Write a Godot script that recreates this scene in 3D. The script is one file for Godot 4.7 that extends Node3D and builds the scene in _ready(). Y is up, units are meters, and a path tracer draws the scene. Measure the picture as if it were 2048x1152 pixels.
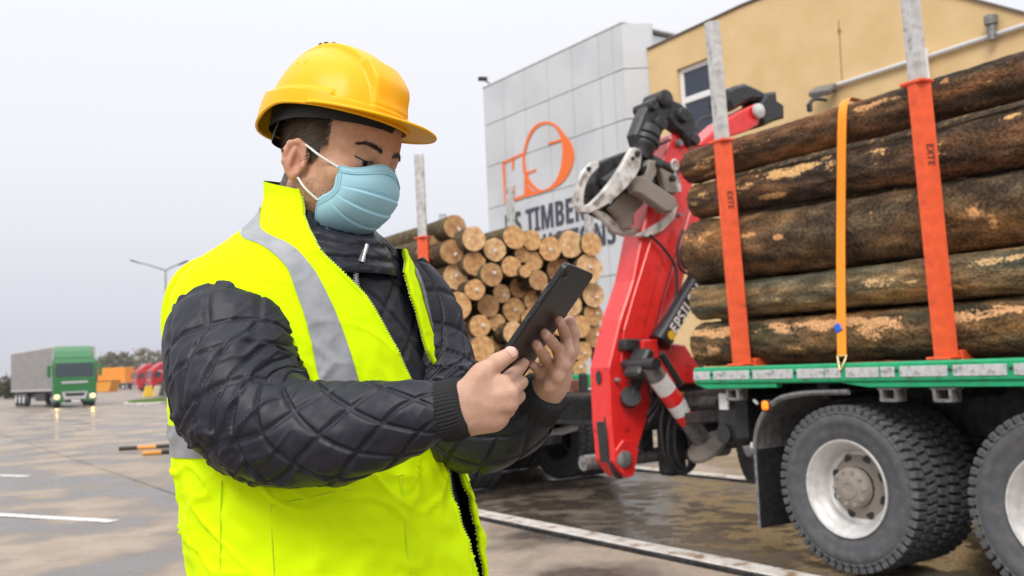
extends Node3D

const FPX := 1950.0
const EYE := Vector3(0, 1.40, 0)
var cam_basis := Basis(Vector3.RIGHT, deg_to_rad(4.52)) * Basis(Vector3.BACK, deg_to_rad(-2.5))
var taken := {}
var mats := {}
var rng := RandomNumberGenerator.new()

# ---- photo pixel (2048 x 1152) to a point at a given depth, on the ground or on a plane
func aim(x: float, y: float) -> Vector3:
	return cam_basis * Vector3((x - 1024.0) / FPX, -(y - 576.0) / FPX, -1.0)
func at(x: float, y: float, d: float) -> Vector3:
	return EYE + aim(x, y) * d
func on_ground(x: float, y: float, h := 0.0) -> Vector3:
	var r := aim(x, y)
	return EYE + r * ((h - EYE.y) / r.y)
func pixel_of(p: Vector3) -> Vector2:
	var q := (p - EYE) * cam_basis
	return Vector2(1024.0 + FPX * q.x / -q.z, 576.0 - FPX * q.y / -q.z)

# ---- mesh builder
class MB:
	var v := PackedVector3Array()
	var n := PackedVector3Array()
	var t := PackedVector2Array()
	var c := PackedColorArray()
	var ix := PackedInt32Array()
	var col := Color(1, 1, 1)
	var uvs := 1.0

	func put(p: Vector3, nn: Vector3, uv: Vector2) -> int:
		v.append(p); n.append(nn); t.append(uv); c.append(col)
		return v.size() - 1

	func three(a: int, b: int, d: int) -> void:
		var fn := (v[d] - v[a]).cross(v[b] - v[a])
		if fn.dot(n[a] + n[b] + n[d]) >= 0.0:
			ix.append(a); ix.append(b); ix.append(d)
		else:
			ix.append(a); ix.append(d); ix.append(b)

	# flat polygon (convex), its outward side given by out
	func face(ps: Array, out: Vector3) -> void:
		var nn: Vector3 = Vector3.ZERO
		for k in range(1, ps.size() - 1):
			nn += (ps[k] - ps[0]).cross(ps[k + 1] - ps[0])
		nn = nn.normalized()
		if nn.dot(out) < 0.0:
			nn = -nn
		var e1: Vector3 = (ps[1] - ps[0]).normalized()
		var e2 := nn.cross(e1)
		var b := v.size()
		for p in ps:
			put(p, nn, Vector2((p - ps[0]).dot(e1), (p - ps[0]).dot(e2)) * uvs)
		for k in range(1, ps.size() - 1):
			three(b, b + k, b + k + 1)

	func box(o: Vector3, s: Vector3, bev := 0.0, bs := Basis()) -> void:
		var h := s * 0.5
		var e := minf(bev, minf(h.x, minf(h.y, h.z)) * 0.9)
		for ax in 3:
			var a1 := (ax + 1) % 3
			var a2 := (ax + 2) % 3
			for sg in [-1.0, 1.0]:
				var ps := []
				for q in [[-1.0, -1.0], [1.0, -1.0], [1.0, 1.0], [-1.0, 1.0]]:
					var w := Vector3.ZERO
					w[ax] = sg * h[ax]; w[a1] = q[0] * (h[a1] - e); w[a2] = q[1] * (h[a2] - e)
					ps.append(o + bs * w)
				var out := Vector3.ZERO
				out[ax] = sg
				face(ps, bs * out)
			if e > 0.0:
				for s1 in [-1.0, 1.0]:
					for s2 in [-1.0, 1.0]:
						var ps := []
						for q in [-1.0, 1.0]:
							var w := Vector3.ZERO
							w[ax] = q * (h[ax] - e); w[a1] = s1 * h[a1]; w[a2] = s2 * (h[a2] - e)
							ps.append(o + bs * w)
						for q in [1.0, -1.0]:
							var w := Vector3.ZERO
							w[ax] = q * (h[ax] - e); w[a1] = s1 * (h[a1] - e); w[a2] = s2 * h[a2]
							ps.append(o + bs * w)
						var out := Vector3.ZERO
						out[a1] = s1; out[a2] = s2
						face(ps, bs * out)
		if e > 0.0:
			for sx in [-1.0, 1.0]:
				for sy in [-1.0, 1.0]:
					for sz in [-1.0, 1.0]:
						var k := Vector3(sx, sy, sz)
						face([o + bs * (Vector3(h.x, h.y - e, h.z - e) * k), o + bs * (Vector3(h.x - e, h.y, h.z - e) * k), o + bs * (Vector3(h.x - e, h.y - e, h.z) * k)], bs * k)

	# bar of rectangular section between two points
	func bar(a: Vector3, b: Vector3, w: float, h: float, bev := 0.0, up := Vector3.UP) -> void:
		var z := (b - a).normalized()
		var x := up.cross(z)
		if x.length() < 0.01:
			x = Vector3.RIGHT.cross(z)
		x = x.normalized()
		box((a + b) * 0.5, Vector3(w, h, (b - a).length()), bev, Basis(x, z.cross(x), z))

	# p: nv rows of nu points; wrap: the last column repeats the first
	func grid(p: PackedVector3Array, nu: int, nv: int, wrap := false, flip := false, us := 1.0, vs := 1.0, uo := Vector2.ZERO, wrapv := false) -> void:
		var b := v.size()
		var sg := -1.0 if flip else 1.0
		for j in nv:
			var j0 := (j - 1 if j > 0 else (nv - 2 if wrapv else 0)) * nu
			var j1 := (j + 1 if j < nv - 1 else (1 if wrapv else nv - 1)) * nu
			for i in nu:
				var i0 := i - 1 if i > 0 else (nu - 2 if wrap else 0)
				var i1 := i + 1 if i < nu - 1 else (1 if wrap else nu - 1)
				var r := j * nu
				var nn := (p[r + i1] - p[r + i0]).cross(p[j1 + i] - p[j0 + i]) * sg
				put(p[r + i], nn.normalized(), Vector2(us * i / (nu - 1), vs * j / (nv - 1)) + uo)
		for j in nv - 1:
			for i in nu - 1:
				var a := b + j * nu + i
				three(a, a + 1, a + nu + 1)
				three(a, a + nu + 1, a + nu)

	func fan(ring: PackedVector3Array, out: Vector3, uvo := Vector2.ZERO) -> void:
		var o := Vector3.ZERO
		for q in ring:
			o += q
		o /= ring.size()
		var nn := out.normalized()
		var x := nn.cross(Vector3.UP)
		if x.length() < 0.05:
			x = nn.cross(Vector3.RIGHT)
		x = x.normalized()
		var y := nn.cross(x)
		var b := put(o, nn, uvo)
		for q in ring:
			put(q, nn, Vector2((q - o).dot(x), (q - o).dot(y)) * uvs + uvo)
		for k in ring.size():
			three(b, b + 1 + k, b + 1 + (k + 1) % ring.size())

	static func frames(path: PackedVector3Array) -> Array:
		var out := []
		var m := path.size()
		var x := Vector3.ZERO
		for k in m:
			var z := (path[mini(k + 1, m - 1)] - path[maxi(k - 1, 0)]).normalized()
			if k == 0:
				x = Vector3.UP.cross(z)
				if x.length() < 0.05:
					x = Vector3.RIGHT.cross(z)
			x = (x - z * x.dot(z)).normalized()
			out.append(Basis(x, z.cross(x), z))
		return out

	func tube(path: PackedVector3Array, radii, sides := 10, caps := true, us := 1.0, vs := 1.0) -> void:
		var fr := MB.frames(path)
		var ps := PackedVector3Array()
		for k in path.size():
			var r: float = radii[k] if radii is Array or radii is PackedFloat32Array else radii
			for s in sides + 1:
				var a := TAU * (s % sides) / sides
				ps.append(path[k] + fr[k].x * (cos(a) * r) + fr[k].y * (sin(a) * r))
		grid(ps, sides + 1, path.size(), true, false, us, vs)
		if caps:
			fan(ps.slice(0, sides), -fr[0].z)
			fan(ps.slice(ps.size() - sides - 1, ps.size() - 1), fr[-1].z)

	func rod(a: Vector3, b: Vector3, r: float, sides := 10, r2 := -1.0) -> void:
		tube(PackedVector3Array([a, b]), [r, r if r2 < 0.0 else r2], sides)

	# profile of (radius, height) turned about y of xf
	func lathe(pr: Array, sides: int, xf: Transform3D, closed := false) -> void:
		var m := pr.size()
		var seg := []
		for k in m - 1:
			var d: Vector2 = (pr[k + 1] - pr[k]).normalized()
			seg.append(Vector2(d.y, -d.x))
		for k in m - 1:
			var na: Vector2 = seg[k]
			var nb: Vector2 = seg[k]
			if k > 0 and seg[k - 1].dot(seg[k]) > 0.7:
				na = (seg[k - 1] + seg[k]).normalized()
			if k < m - 2 and seg[k + 1].dot(seg[k]) > 0.7:
				nb = (seg[k + 1] + seg[k]).normalized()
			var b := v.size()
			for q in 2:
				var pp: Vector2 = pr[k + q]
				var nn: Vector2 = nb if q else na
				for s in sides + 1:
					var a := TAU * (s % sides) / sides
					var dir := Vector3(cos(a), 0, sin(a))
					put(xf * (dir * pp.x + Vector3.UP * pp.y), (xf.basis * (dir * nn.x + Vector3.UP * nn.y)).normalized(), Vector2(1.0 * s / sides, pp.y) * uvs)
			for s in sides:
				var a := b + s
				three(a, a + 1, a + sides + 2)
				three(a, a + sides + 2, a + sides + 1)

	# polygon in xy of xf, from z0 to z1, its rim chamfered by bev
	func prism(poly: PackedVector2Array, z0: float, z1: float, xf := Transform3D(), bev := 0.0) -> void:
		if Geometry2D.is_polygon_clockwise(poly):
			poly = poly.duplicate()
			poly.reverse()
		var m := poly.size()
		var inner := PackedVector2Array()
		var outn := []
		for k in m:
			var d0 := (poly[k] - poly[(k + m - 1) % m]).normalized()
			var d1 := (poly[(k + 1) % m] - poly[k]).normalized()
			var n0 := Vector2(d0.y, -d0.x)
			var n1 := Vector2(d1.y, -d1.x)
			outn.append(n1)
			var w := (n0 + n1).normalized()
			inner.append(poly[k] - w * (bev / maxf(0.35, w.dot(n1))))
		var e := bev * signf(z1 - z0)
		var bz := xf.basis.z * signf(z1 - z0)
		for k in m:
			var k1 := (k + 1) % m
			var o3: Vector3 = xf.basis * Vector3(outn[k].x, outn[k].y, 0)
			face([xf * Vector3(poly[k].x, poly[k].y, z0 + e), xf * Vector3(poly[k1].x, poly[k1].y, z0 + e), xf * Vector3(poly[k1].x, poly[k1].y, z1 - e), xf * Vector3(poly[k].x, poly[k].y, z1 - e)], o3)
			if bev > 0.0:
				face([xf * Vector3(poly[k].x, poly[k].y, z1 - e), xf * Vector3(poly[k1].x, poly[k1].y, z1 - e), xf * Vector3(inner[k1].x, inner[k1].y, z1), xf * Vector3(inner[k].x, inner[k].y, z1)], o3 + bz)
				face([xf * Vector3(poly[k].x, poly[k].y, z0 + e), xf * Vector3(poly[k1].x, poly[k1].y, z0 + e), xf * Vector3(inner[k1].x, inner[k1].y, z0), xf * Vector3(inner[k].x, inner[k].y, z0)], o3 - bz)
		var tr := Geometry2D.triangulate_polygon(inner)
		for q in [[z1, bz], [z0, -bz]]:
			for k in range(0, tr.size(), 3):
				face([xf * Vector3(inner[tr[k]].x, inner[tr[k]].y, q[0]), xf * Vector3(inner[tr[k + 1]].x, inner[tr[k + 1]].y, q[0]), xf * Vector3(inner[tr[k + 2]].x, inner[tr[k + 2]].y, q[0])], q[1])

	func mesh() -> ArrayMesh:
		var a := []
		a.resize(Mesh.ARRAY_MAX)
		a[Mesh.ARRAY_VERTEX] = v; a[Mesh.ARRAY_NORMAL] = n; a[Mesh.ARRAY_TEX_UV] = t; a[Mesh.ARRAY_COLOR] = c; a[Mesh.ARRAY_INDEX] = ix
		var m := ArrayMesh.new()
		m.add_surface_from_arrays(Mesh.PRIMITIVE_TRIANGLES, a)
		return m

func numbered(called: String) -> String:
	taken[called] = taken.get(called, 0) + 1
	return called if taken[called] == 1 else "%s_%03d" % [called, taken[called] - 1]

# a mesh as one named node: a part when it has a parent, else top-level
func obj(called: String, mb, m: Material, parent: Node = null, where := Transform3D()) -> MeshInstance3D:
	var o := MeshInstance3D.new()
	o.mesh = mb.mesh() if mb is MB else mb
	o.material_override = m
	o.transform = where
	if parent == null or parent == self:
		o.name = numbered(called)
		add_child(o)
	else:
		o.name = called
		parent.add_child(o, true)
	return o

func thing(called: String, label: String, category: String, where := Transform3D(), group := "") -> Node3D:
	var o := Node3D.new()
	o.name = numbered(called)
	add_child(o)
	o.transform = where
	return tag(o, label, category, group)

func tag(o: Node, label: String, category: String, group := "", kind := "") -> Node:
	if label: o.set_meta("label", label)
	if category: o.set_meta("category", category)
	if group: o.set_meta("group", group)
	if kind: o.set_meta("kind", kind)
	return o

func lin(r: float, g: float, b: float) -> Color:
	return Color(r, g, b).linear_to_srgb()

func mat(color: Color, rough := 0.7, metal := 0.0, extra := {}) -> StandardMaterial3D:
	var m := StandardMaterial3D.new()
	m.albedo_color = color
	m.roughness = rough
	m.metallic = metal
	for k in extra:
		m.set(k, extra[k])
	return m

func noise(sd: int, freq: float, octaves := 4, type := FastNoiseLite.TYPE_SIMPLEX_SMOOTH) -> FastNoiseLite:
	var f := FastNoiseLite.new()
	f.seed = sd; f.frequency = freq; f.noise_type = type
	f.fractal_octaves = octaves
	f.fractal_type = FastNoiseLite.FRACTAL_FBM if octaves > 1 else FastNoiseLite.FRACTAL_NONE
	return f

# stops: [[position, Color (linear)], ...]; values are stretched to 0..1
func bytes_of(f: FastNoiseLite, w: int, h: int) -> PackedByteArray:
	var im := f.get_seamless_image(w, h)
	im.convert(Image.FORMAT_L8)
	return im.get_data()

func ramp_lut(stops: Array, srgb := true) -> Array:
	var out := []
	for k in 256:
		var x := k / 255.0
		var c: Color = stops[-1][1]
		if x <= stops[0][0]:
			c = stops[0][1]
		else:
			for q in stops.size() - 1:
				if x >= stops[q][0] and x <= stops[q + 1][0]:
					c = stops[q][1].lerp(stops[q + 1][1], (x - stops[q][0]) / maxf(1e-5, stops[q + 1][0] - stops[q][0]))
		out.append(c.linear_to_srgb() if srgb else c)
	return out

func tex_from(bytes: PackedByteArray, w: int, h: int, stops: Array, srgb := true) -> ImageTexture:
	var lut := ramp_lut(stops, srgb)
	var r := PackedByteArray(); var g := PackedByteArray(); var b := PackedByteArray()
	for c in lut:
		r.append(int(clampf(c.r, 0, 1) * 255)); g.append(int(clampf(c.g, 0, 1) * 255)); b.append(int(clampf(c.b, 0, 1) * 255))
	var out := PackedByteArray()
	out.resize(w * h * 3)
	var q := 0
	for k in bytes.size():
		var x := bytes[k]
		out[q] = r[x]; out[q + 1] = g[x]; out[q + 2] = b[x]
		q += 3
	return ImageTexture.create_from_image(Image.create_from_data(w, h, false, Image.FORMAT_RGB8, out))

func ntex(sd: int, freq: float, stops: Array, octaves := 4, size := 512, srgb := true, type := FastNoiseLite.TYPE_SIMPLEX_SMOOTH) -> ImageTexture:
	return tex_from(bytes_of(noise(sd, freq, octaves, type), size, size), size, size, stops, srgb)

func grey(x: float) -> Color:
	return Color(x, x, x)

func tri(m: StandardMaterial3D, per_metre: float, world := true) -> StandardMaterial3D:
	m.uv1_triplanar = true
	m.uv1_world_triplanar = world
	m.uv1_scale = Vector3.ONE * per_metre
	return m

func curve(pts: Array, per := 6) -> PackedVector3Array:
	var out := PackedVector3Array()
	var m := pts.size()
	for k in m - 1:
		var a: Vector3 = pts[maxi(k - 1, 0)]
		var b: Vector3 = pts[k]
		var c: Vector3 = pts[k + 1]
		var d: Vector3 = pts[mini(k + 2, m - 1)]
		for q in per:
			out.append(b.cubic_interpolate(c, a, d, 1.0 * q / per))
	out.append(pts[m - 1])
	return out

func letters(text: String, height: float, depth: float, bold := true) -> TextMesh:
	var t := TextMesh.new()
	var f := SystemFont.new()
	f.font_names = PackedStringArray(["Droid Sans"])
	f.font_weight = 700 if bold else 400
	t.font = f
	t.text = text
	t.font_size = 64
	t.pixel_size = height / 46.0
	t.depth = depth
	t.curve_step = 1.0
	return t

func _ready() -> void:
	rng.seed = 7
	make_camera_and_light()
	make_materials()
	build_ground()
	build_buildings()
	build_distance()
	build_trailer()
	build_trailer_logs()
	build_crane()
	build_log_truck()
	build_person()

func make_camera_and_light() -> void:
	var cam := Camera3D.new()
	cam.name = "camera"
	var at_ := CameraAttributesPhysical.new()
	at_.frustum_focus_distance = 1.36
	at_.frustum_focal_length = 30.0
	at_.exposure_aperture = 7.1
	at_.frustum_near = 0.1
	at_.frustum_far = 2000.0
	cam.attributes = at_
	add_child(cam)
	cam.fov = rad_to_deg(2.0 * atan(576.0 / FPX))
	cam.near = 0.1
	cam.far = 2000.0
	cam.transform = Transform3D(cam_basis, EYE)
	cam.current = true
	var e := Environment.new()
	e.background_mode = Environment.BG_SKY
	# overcast: grey at the horizon, brightening steadily towards the zenith, the same all round
	var im := Image.create_empty(64, 256, false, Image.FORMAT_RGBF)
	var up := [[0.0, 0.449], [2.0, 0.487], [5.0, 0.543], [9.0, 0.61], [13.0, 0.652], [20.0, 0.68], [30.0, 0.775], [45.0, 0.964], [60.0, 1.134], [90.0, 1.276]]
	for y in 256:
		var el := 90.0 - (y + 0.5) / 256.0 * 180.0
		var l := 0.25
		if el > 0.0:
			for k in up.size() - 1:
				if el >= up[k][0]:
					l = lerpf(up[k][1], up[k + 1][1], (el - up[k][0]) / (up[k + 1][0] - up[k][0]))
		var cool := clampf(1.0 - el / 25.0, 0.0, 1.0)
		for x in 64:
			im.set_pixel(x, y, Color(l * lerpf(0.99, 0.97, cool), l * lerpf(1.0, 0.985, cool), l * lerpf(1.035, 1.09, cool)))
	var sk := PanoramaSkyMaterial.new()
	sk.panorama = ImageTexture.create_from_image(im)
	e.sky = Sky.new()
	e.sky.sky_material = sk
	e.tonemap_mode = Environment.TONE_MAPPER_LINEAR
	e.tonemap_exposure = 1.41
	e.fog_enabled = true
	e.fog_density = 0.0003
	e.fog_light_color = Color(0.88, 0.89, 0.93)
	e.sdfgi_enabled = true
	e.ssao_enabled = true
	e.ssil_enabled = true
	var w := WorldEnvironment.new()
	w.name = "world"
	w.environment = e
	add_child(w)
	var sun := DirectionalLight3D.new()
	sun.name = "sun"
	sun.light_energy = 0.5
	sun.sky_mode = DirectionalLight3D.SKY_MODE_LIGHT_ONLY
	sun.light_angular_distance = 28.0
	sun.light_color = Color(1.0, 0.98, 0.95)
	sun.shadow_enabled = true
	add_child(sun)
	sun.look_at_from_position(Vector3(-2.2, 8.5, 8), Vector3.ZERO)

# ------------------------------------------------------------------ materials
func make_materials() -> void:
	var c512 := bytes_of(noise(3, 0.012, 5), 512, 512)
	var f512 := bytes_of(noise(4, 0.08, 4), 512, 512)
	mats.fine_bump = tex_from(f512, 512, 512, [[0.0, grey(0)], [1.0, grey(1)]], false)
	# concrete of the yard: damp film, dry patches and sand
	var big := bytes_of(noise(11, 0.006, 5), 1024, 1024)
	var streak := bytes_of(noise(12, 0.02, 4), 1024, 1024)
	var fine := bytes_of(noise(13, 0.15, 3), 1024, 1024)
	for kind in ["yard", "bridge"]:
		var alb := PackedByteArray(); alb.resize(1024 * 1024 * 3)
		var rou := PackedByteArray(); rou.resize(1024 * 1024)
		var yard: bool = kind == "yard"
		for k in 1024 * 1024:
			var b := big[k] / 255.0
			var s := streak[k] / 255.0
			var f := fine[k] / 255.0
			var wet := clampf((b * 0.82 + s * 0.18 - 0.40) * 4.2, 0.0, 1.0) if yard else clampf((b * 0.5 + s * 0.5 - 0.30) * 4.0, 0.0, 1.0)
			var d := 0.86 + 0.24 * (f - 0.3) + 0.26 * (s - 0.5)
			var r: float; var g: float; var bl: float
			if yard:
				r = lerpf(0.42, 0.155, wet) * d; g = lerpf(0.34, 0.127, wet) * d; bl = lerpf(0.27, 0.107, wet) * d
			else:
				r = lerpf(0.19, 0.09, wet) * d; g = lerpf(0.152, 0.071, wet) * d; bl = lerpf(0.115, 0.056, wet) * d
			var q := k * 3
			alb[q] = int(sqrt(r) * 255.0); alb[q + 1] = int(sqrt(g) * 255.0); alb[q + 2] = int(sqrt(bl) * 255.0)
			rou[k] = int(clampf(lerpf(0.75, 0.25, wet) + 0.22 * (f - 0.5), 0.05, 1.0) * 255.0)
		var m := mat(Color.WHITE, 1.0)
		m.albedo_texture = ImageTexture.create_from_image(Image.create_from_data(1024, 1024, false, Image.FORMAT_RGB8, alb))
		m.roughness_texture = ImageTexture.create_from_image(Image.create_from_data(1024, 1024, false, Image.FORMAT_L8, rou))
		m.heightmap_enabled = true
		m.heightmap_texture = mats.fine_bump
		m.heightmap_scale = 0.12
		mats[kind] = tri(m, 1.0 / 13.0 if yard else 1.0 / 6.0)
	mats.line = tri(mat(Color.WHITE, 0.6, 0, {"albedo_texture": ntex(21, 0.03, [[0.0, Color(0.30, 0.27, 0.24)], [0.34, Color(0.62, 0.59, 0.56)], [0.55, Color(0.82, 0.8, 0.78)]], 5, 256)}), 1.2)
	mats.edge_steel = tri(mat(Color.WHITE, 0.55, 0.1, {"albedo_texture": ntex(22, 0.02, [[0.0, Color(0.18, 0.09, 0.05)], [0.2, Color(0.34, 0.24, 0.16)], [0.32, Color(0.52, 0.47, 0.42)], [0.7, Color(0.68, 0.64, 0.6)]], 5, 256)}), 0.9)
	mats.dark_steel = tri(mat(Color.WHITE, 0.5, 0.4, {"albedo_texture": tex_from(c512, 512, 512, [[0.2, Color(0.02, 0.02, 0.022)], [0.8, Color(0.06, 0.058, 0.056)]])}), 1.5, false)
	mats.black = tri(mat(Color.WHITE, 0.45, 0.0, {"albedo_texture": tex_from(c512, 512, 512, [[0.2, Color(0.012, 0.012, 0.014)], [0.8, Color(0.035, 0.035, 0.037)]])}), 3.0, false)
	mats.grey_steel = tri(mat(Color.WHITE, 0.5, 0.3, {"albedo_texture": tex_from(c512, 512, 512, [[0.2, Color(0.12, 0.115, 0.11)], [0.7, Color(0.27, 0.265, 0.26)]])}), 2.0, false)
	var worn := [[0.0, Color(0.2, 0.16, 0.13)], [0.2, Color(0.38, 0.37, 0.36)], [0.4, Color(0.5, 0.49, 0.48)], [0.8, Color(0.6, 0.59, 0.58)]]
	mats.alu = tri(mat(Color.WHITE, 0.5, 0.25, {"albedo_texture": ntex(23, 0.015, worn, 5, 256)}), 2.5, false)
	mats.red = tri(mat(Color.WHITE, 0.32, 0.0, {"albedo_texture": tex_from(c512, 512, 512, [[0.08, Color(0.40, 0.014, 0.012)], [0.2, Color(0.74, 0.02, 0.018)], [0.8, Color(0.84, 0.03, 0.026)]]), "clearcoat_enabled": true, "clearcoat": 0.4, "clearcoat_roughness": 0.25}), 1.2, false)
	mats.stake = tri(mat(Color.WHITE, 0.45, 0.0, {"albedo_texture": tex_from(c512, 512, 512, [[0.08, Color(0.35, 0.05, 0.02)], [0.24, Color(0.74, 0.085, 0.022)], [0.8, Color(0.88, 0.12, 0.03)]])}), 1.7, false)
	mats.green = tri(mat(Color.WHITE, 0.4, 0.0, {"albedo_texture": tex_from(c512, 512, 512, [[0.12, Color(0.06, 0.16, 0.08)], [0.3, Color(0.01, 0.32, 0.13)], [0.8, Color(0.012, 0.40, 0.17)]])}), 1.3, false)
	mats.reflector = tri(mat(Color.WHITE, 0.35, 0.2, {"albedo_texture": ntex(24, 0.03, [[0.1, Color(0.2, 0.2, 0.2)], [0.35, Color(0.5, 0.5, 0.51)], [0.8, Color(0.66, 0.66, 0.67)]], 4, 256)}), 2.2, false)
	mats.tyre = tri(mat(Color.WHITE, 0.85, 0.0, {"albedo_texture": tex_from(c512, 512, 512, [[0.2, Color(0.07, 0.072, 0.078)], [0.6, Color(0.09, 0.092, 0.10)], [0.9, Color(0.13, 0.125, 0.12)]]), "heightmap_enabled": true, "heightmap_texture": mats.fine_bump, "heightmap_scale": 0.05}), 1.6, false)
	mats.rim = tri(mat(Color.WHITE, 0.42, 0.35, {"albedo_texture": tex_from(c512, 512, 512, [[0.1, Color(0.52, 0.49, 0.46)], [0.5, Color(0.66, 0.65, 0.64)], [0.8, Color(0.72, 0.71, 0.70)]])}), 2.2, false)
	mats.hub = tri(mat(Color.WHITE, 0.75, 0.1, {"albedo_texture": tex_from(f512, 512, 512, [[0.2, Color(0.2, 0.17, 0.14)], [0.8, Color(0.36, 0.32, 0.28)]])}), 3.0, false)
	mats.amber = mat(lin(0.85, 0.25, 0.02), 0.2, 0, {"emission_enabled": true, "emission": Color(1.0, 0.45, 0.05), "emission_energy_multiplier": 0.9})
	mats.strap = mat(lin(0.95, 0.30, 0.01), 0.7, 0, {"rim_enabled": true, "rim": 0.2})
	mats.claw_white = tri(mat(Color.WHITE, 0.6, 0.0, {"albedo_texture": ntex(25, 0.018, [[0.1, Color(0.16, 0.135, 0.115)], [0.35, Color(0.34, 0.31, 0.28)], [0.5, Color(0.54, 0.51, 0.48)], [0.8, Color(0.70, 0.68, 0.66)]], 5, 256)}), 1.3, false)
	mats.white_paint = tri(mat(Color.WHITE, 0.5, 0.0, {"albedo_texture": tex_from(c512, 512, 512, [[0.1, Color(0.45, 0.43, 0.42)], [0.35, Color(0.74, 0.73, 0.73)], [0.8, Color(0.8, 0.8, 0.8)]])}), 1.0, false)
	# bark: four looks, along u round the log, v along it
	var ridge := bytes_of(noise(31, 0.05, 5), 512, 512)
	var patch := bytes_of(noise(32, 0.016, 6), 512, 512)
	var speck := bytes_of(noise(33, 0.16, 3), 512, 512)
	var hgt := PackedByteArray(); hgt.resize(512 * 512)
	for k in 512 * 512:
		hgt[k] = int(clampf(ridge[k] * 0.75 + speck[k] * 0.35 - 10.0, 0, 255))
	mats.bark_height = ImageTexture.create_from_image(Image.create_from_data(512, 512, false, Image.FORMAT_L8, hgt))
	# [bark dark, bark light, bare wood, share of bare wood, lichen share]
	var looks := [
		[Color(0.035, 0.022, 0.015), Color(0.15, 0.095, 0.06), Color(0.55, 0.29, 0.12), 0.76, 0.80],
		[Color(0.040, 0.028, 0.018), Color(0.17, 0.12, 0.075), Color(0.50, 0.30, 0.14), 0.74, 0.76],
		[Color(0.07, 0.055, 0.035), Color(0.24, 0.185, 0.115), Color(0.5, 0.34, 0.18), 0.84, 0.78],
		[Color(0.055, 0.04, 0.025), Color(0.24, 0.16, 0.09), Color(0.46, 0.27, 0.13), 0.58, 0.66]]
	mats.bark = []
	for l in [looks[1], looks[2]]:
		var alb := PackedByteArray(); alb.resize(512 * 512 * 3)
		var dk: Color = l[0]; var lt: Color = l[1]; var bw: Color = l[2]
		var p0: float = l[3]; var l0: float = l[4]
		for k in 512 * 512:
			var h := hgt[k] / 255.0
			var p := patch[k] / 255.0
			var s := speck[k] / 255.0
			var x := clampf(h * 1.1 + p * 0.9 - 0.55, 0.0, 1.0)
			var r := lerpf(dk.r, lt.r, x); var g := lerpf(dk.g, lt.g, x); var b := lerpf(dk.b, lt.b, x)
			var w := clampf((p + 0.38 * (h - 0.5) + 0.22 * (s - 0.5) - p0) * 7.0, 0.0, 1.0)
			if w > 0.0:
				r = lerpf(r, bw.r * (0.7 + 0.5 * s), w); g = lerpf(g, bw.g * (0.7 + 0.5 * s), w); b = lerpf(b, bw.b * (0.7 + 0.5 * s), w)
			var li := clampf((1.0 - p + 0.35 * (s - 0.5) - l0) * 12.0, 0.0, 1.0)
			if li > 0.0:
				r = lerpf(r, 0.13, li * 0.8); g = lerpf(g, 0.135, li * 0.8); b = lerpf(b, 0.06, li * 0.8)
			var q := k * 3
			alb[q] = int(sqrt(r) * 255.0); alb[q + 1] = int(sqrt(g) * 255.0); alb[q + 2] = int(sqrt(b) * 255.0)
		var m := mat(Color.WHITE, 0.9, 0, {"metallic_specular": 0.25, "heightmap_enabled": true, "heightmap_texture": mats.bark_height, "heightmap_scale": 1.1})
		m.albedo_texture = ImageTexture.create_from_image(Image.create_from_data(512, 512, false, Image.FORMAT_RGB8, alb))
		mats.bark.append(m)
	# cut ends: rings about the pith and checks across them
	mats.cut = []
	for q in 4:
		var base: Color = [Color(0.76, 0.51, 0.23), Color(0.66, 0.43, 0.19), Color(0.82, 0.60, 0.31), Color(0.56, 0.37, 0.17)][q]
		var alb := PackedByteArray(); alb.resize(256 * 256 * 3)
		var wob := noise(40 + q, 0.02, 4)
		var st := noise(60 + q, 0.012, 3)
		for y in 256:
			for x in 256:
				var dx := x - 128.0; var dy := y - 128.0
				var rr := sqrt(dx * dx + dy * dy) + 7.0 * wob.get_noise_2d(x, y)
				var ring := 0.5 + 0.5 * sin(rr * 0.75)
				var v := 0.86 + 0.09 * ring + 0.24 * st.get_noise_2d(x, y) + 0.12 * wob.get_noise_2d(y * 6.0, x * 0.8)
				# darker heart, drying checks from the pith and saw lines
				if rr < 34.0 + 10.0 * q: v *= 0.95
				var an := atan2(dy, dx)
				for cx in 3:
					var da := absf(wrapf(an - (cx * 2.3 + q * 1.1) - 0.25 * st.get_noise_2d(rr * 3.0, cx * 50.0), -PI, PI))
					if da * rr < 1.3 and rr < 60.0 + 22.0 * cx: v *= 0.55
				v += 0.04 * sin((x * 0.8 + y * 0.35) * 1.3 + q)
				var i := (y * 256 + x) * 3
				alb[i] = int(clampf(sqrt(base.r * v), 0, 1) * 255); alb[i + 1] = int(clampf(sqrt(base.g * v * v), 0, 1) * 255); alb[i + 2] = int(clampf(sqrt(base.b * v * v), 0, 1) * 255)
		var m := mat(Color.WHITE, 0.8)
		m.albedo_texture = ImageTexture.create_from_image(Image.create_from_data(256, 256, false, Image.FORMAT_RGB8, alb))
		m.uv1_offset = Vector3(0.5, 0.5, 0)
		mats.cut.append(m)

# ------------------------------------------------------------------ frames of the place
var AWAY := Vector3(-0.5445, 0, -0.8388)        # along the vehicles, away from the viewer
var OUT := Vector3(-0.8388, 0, 0.5445)          # out of their near side
var VO := Vector3(1.575, 0, -6.997)
var veh := Transform3D(Basis(Vector3(0.5445, 0, 0.8388), Vector3.UP, Vector3(-0.8388, 0, 0.5445)), VO)
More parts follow.
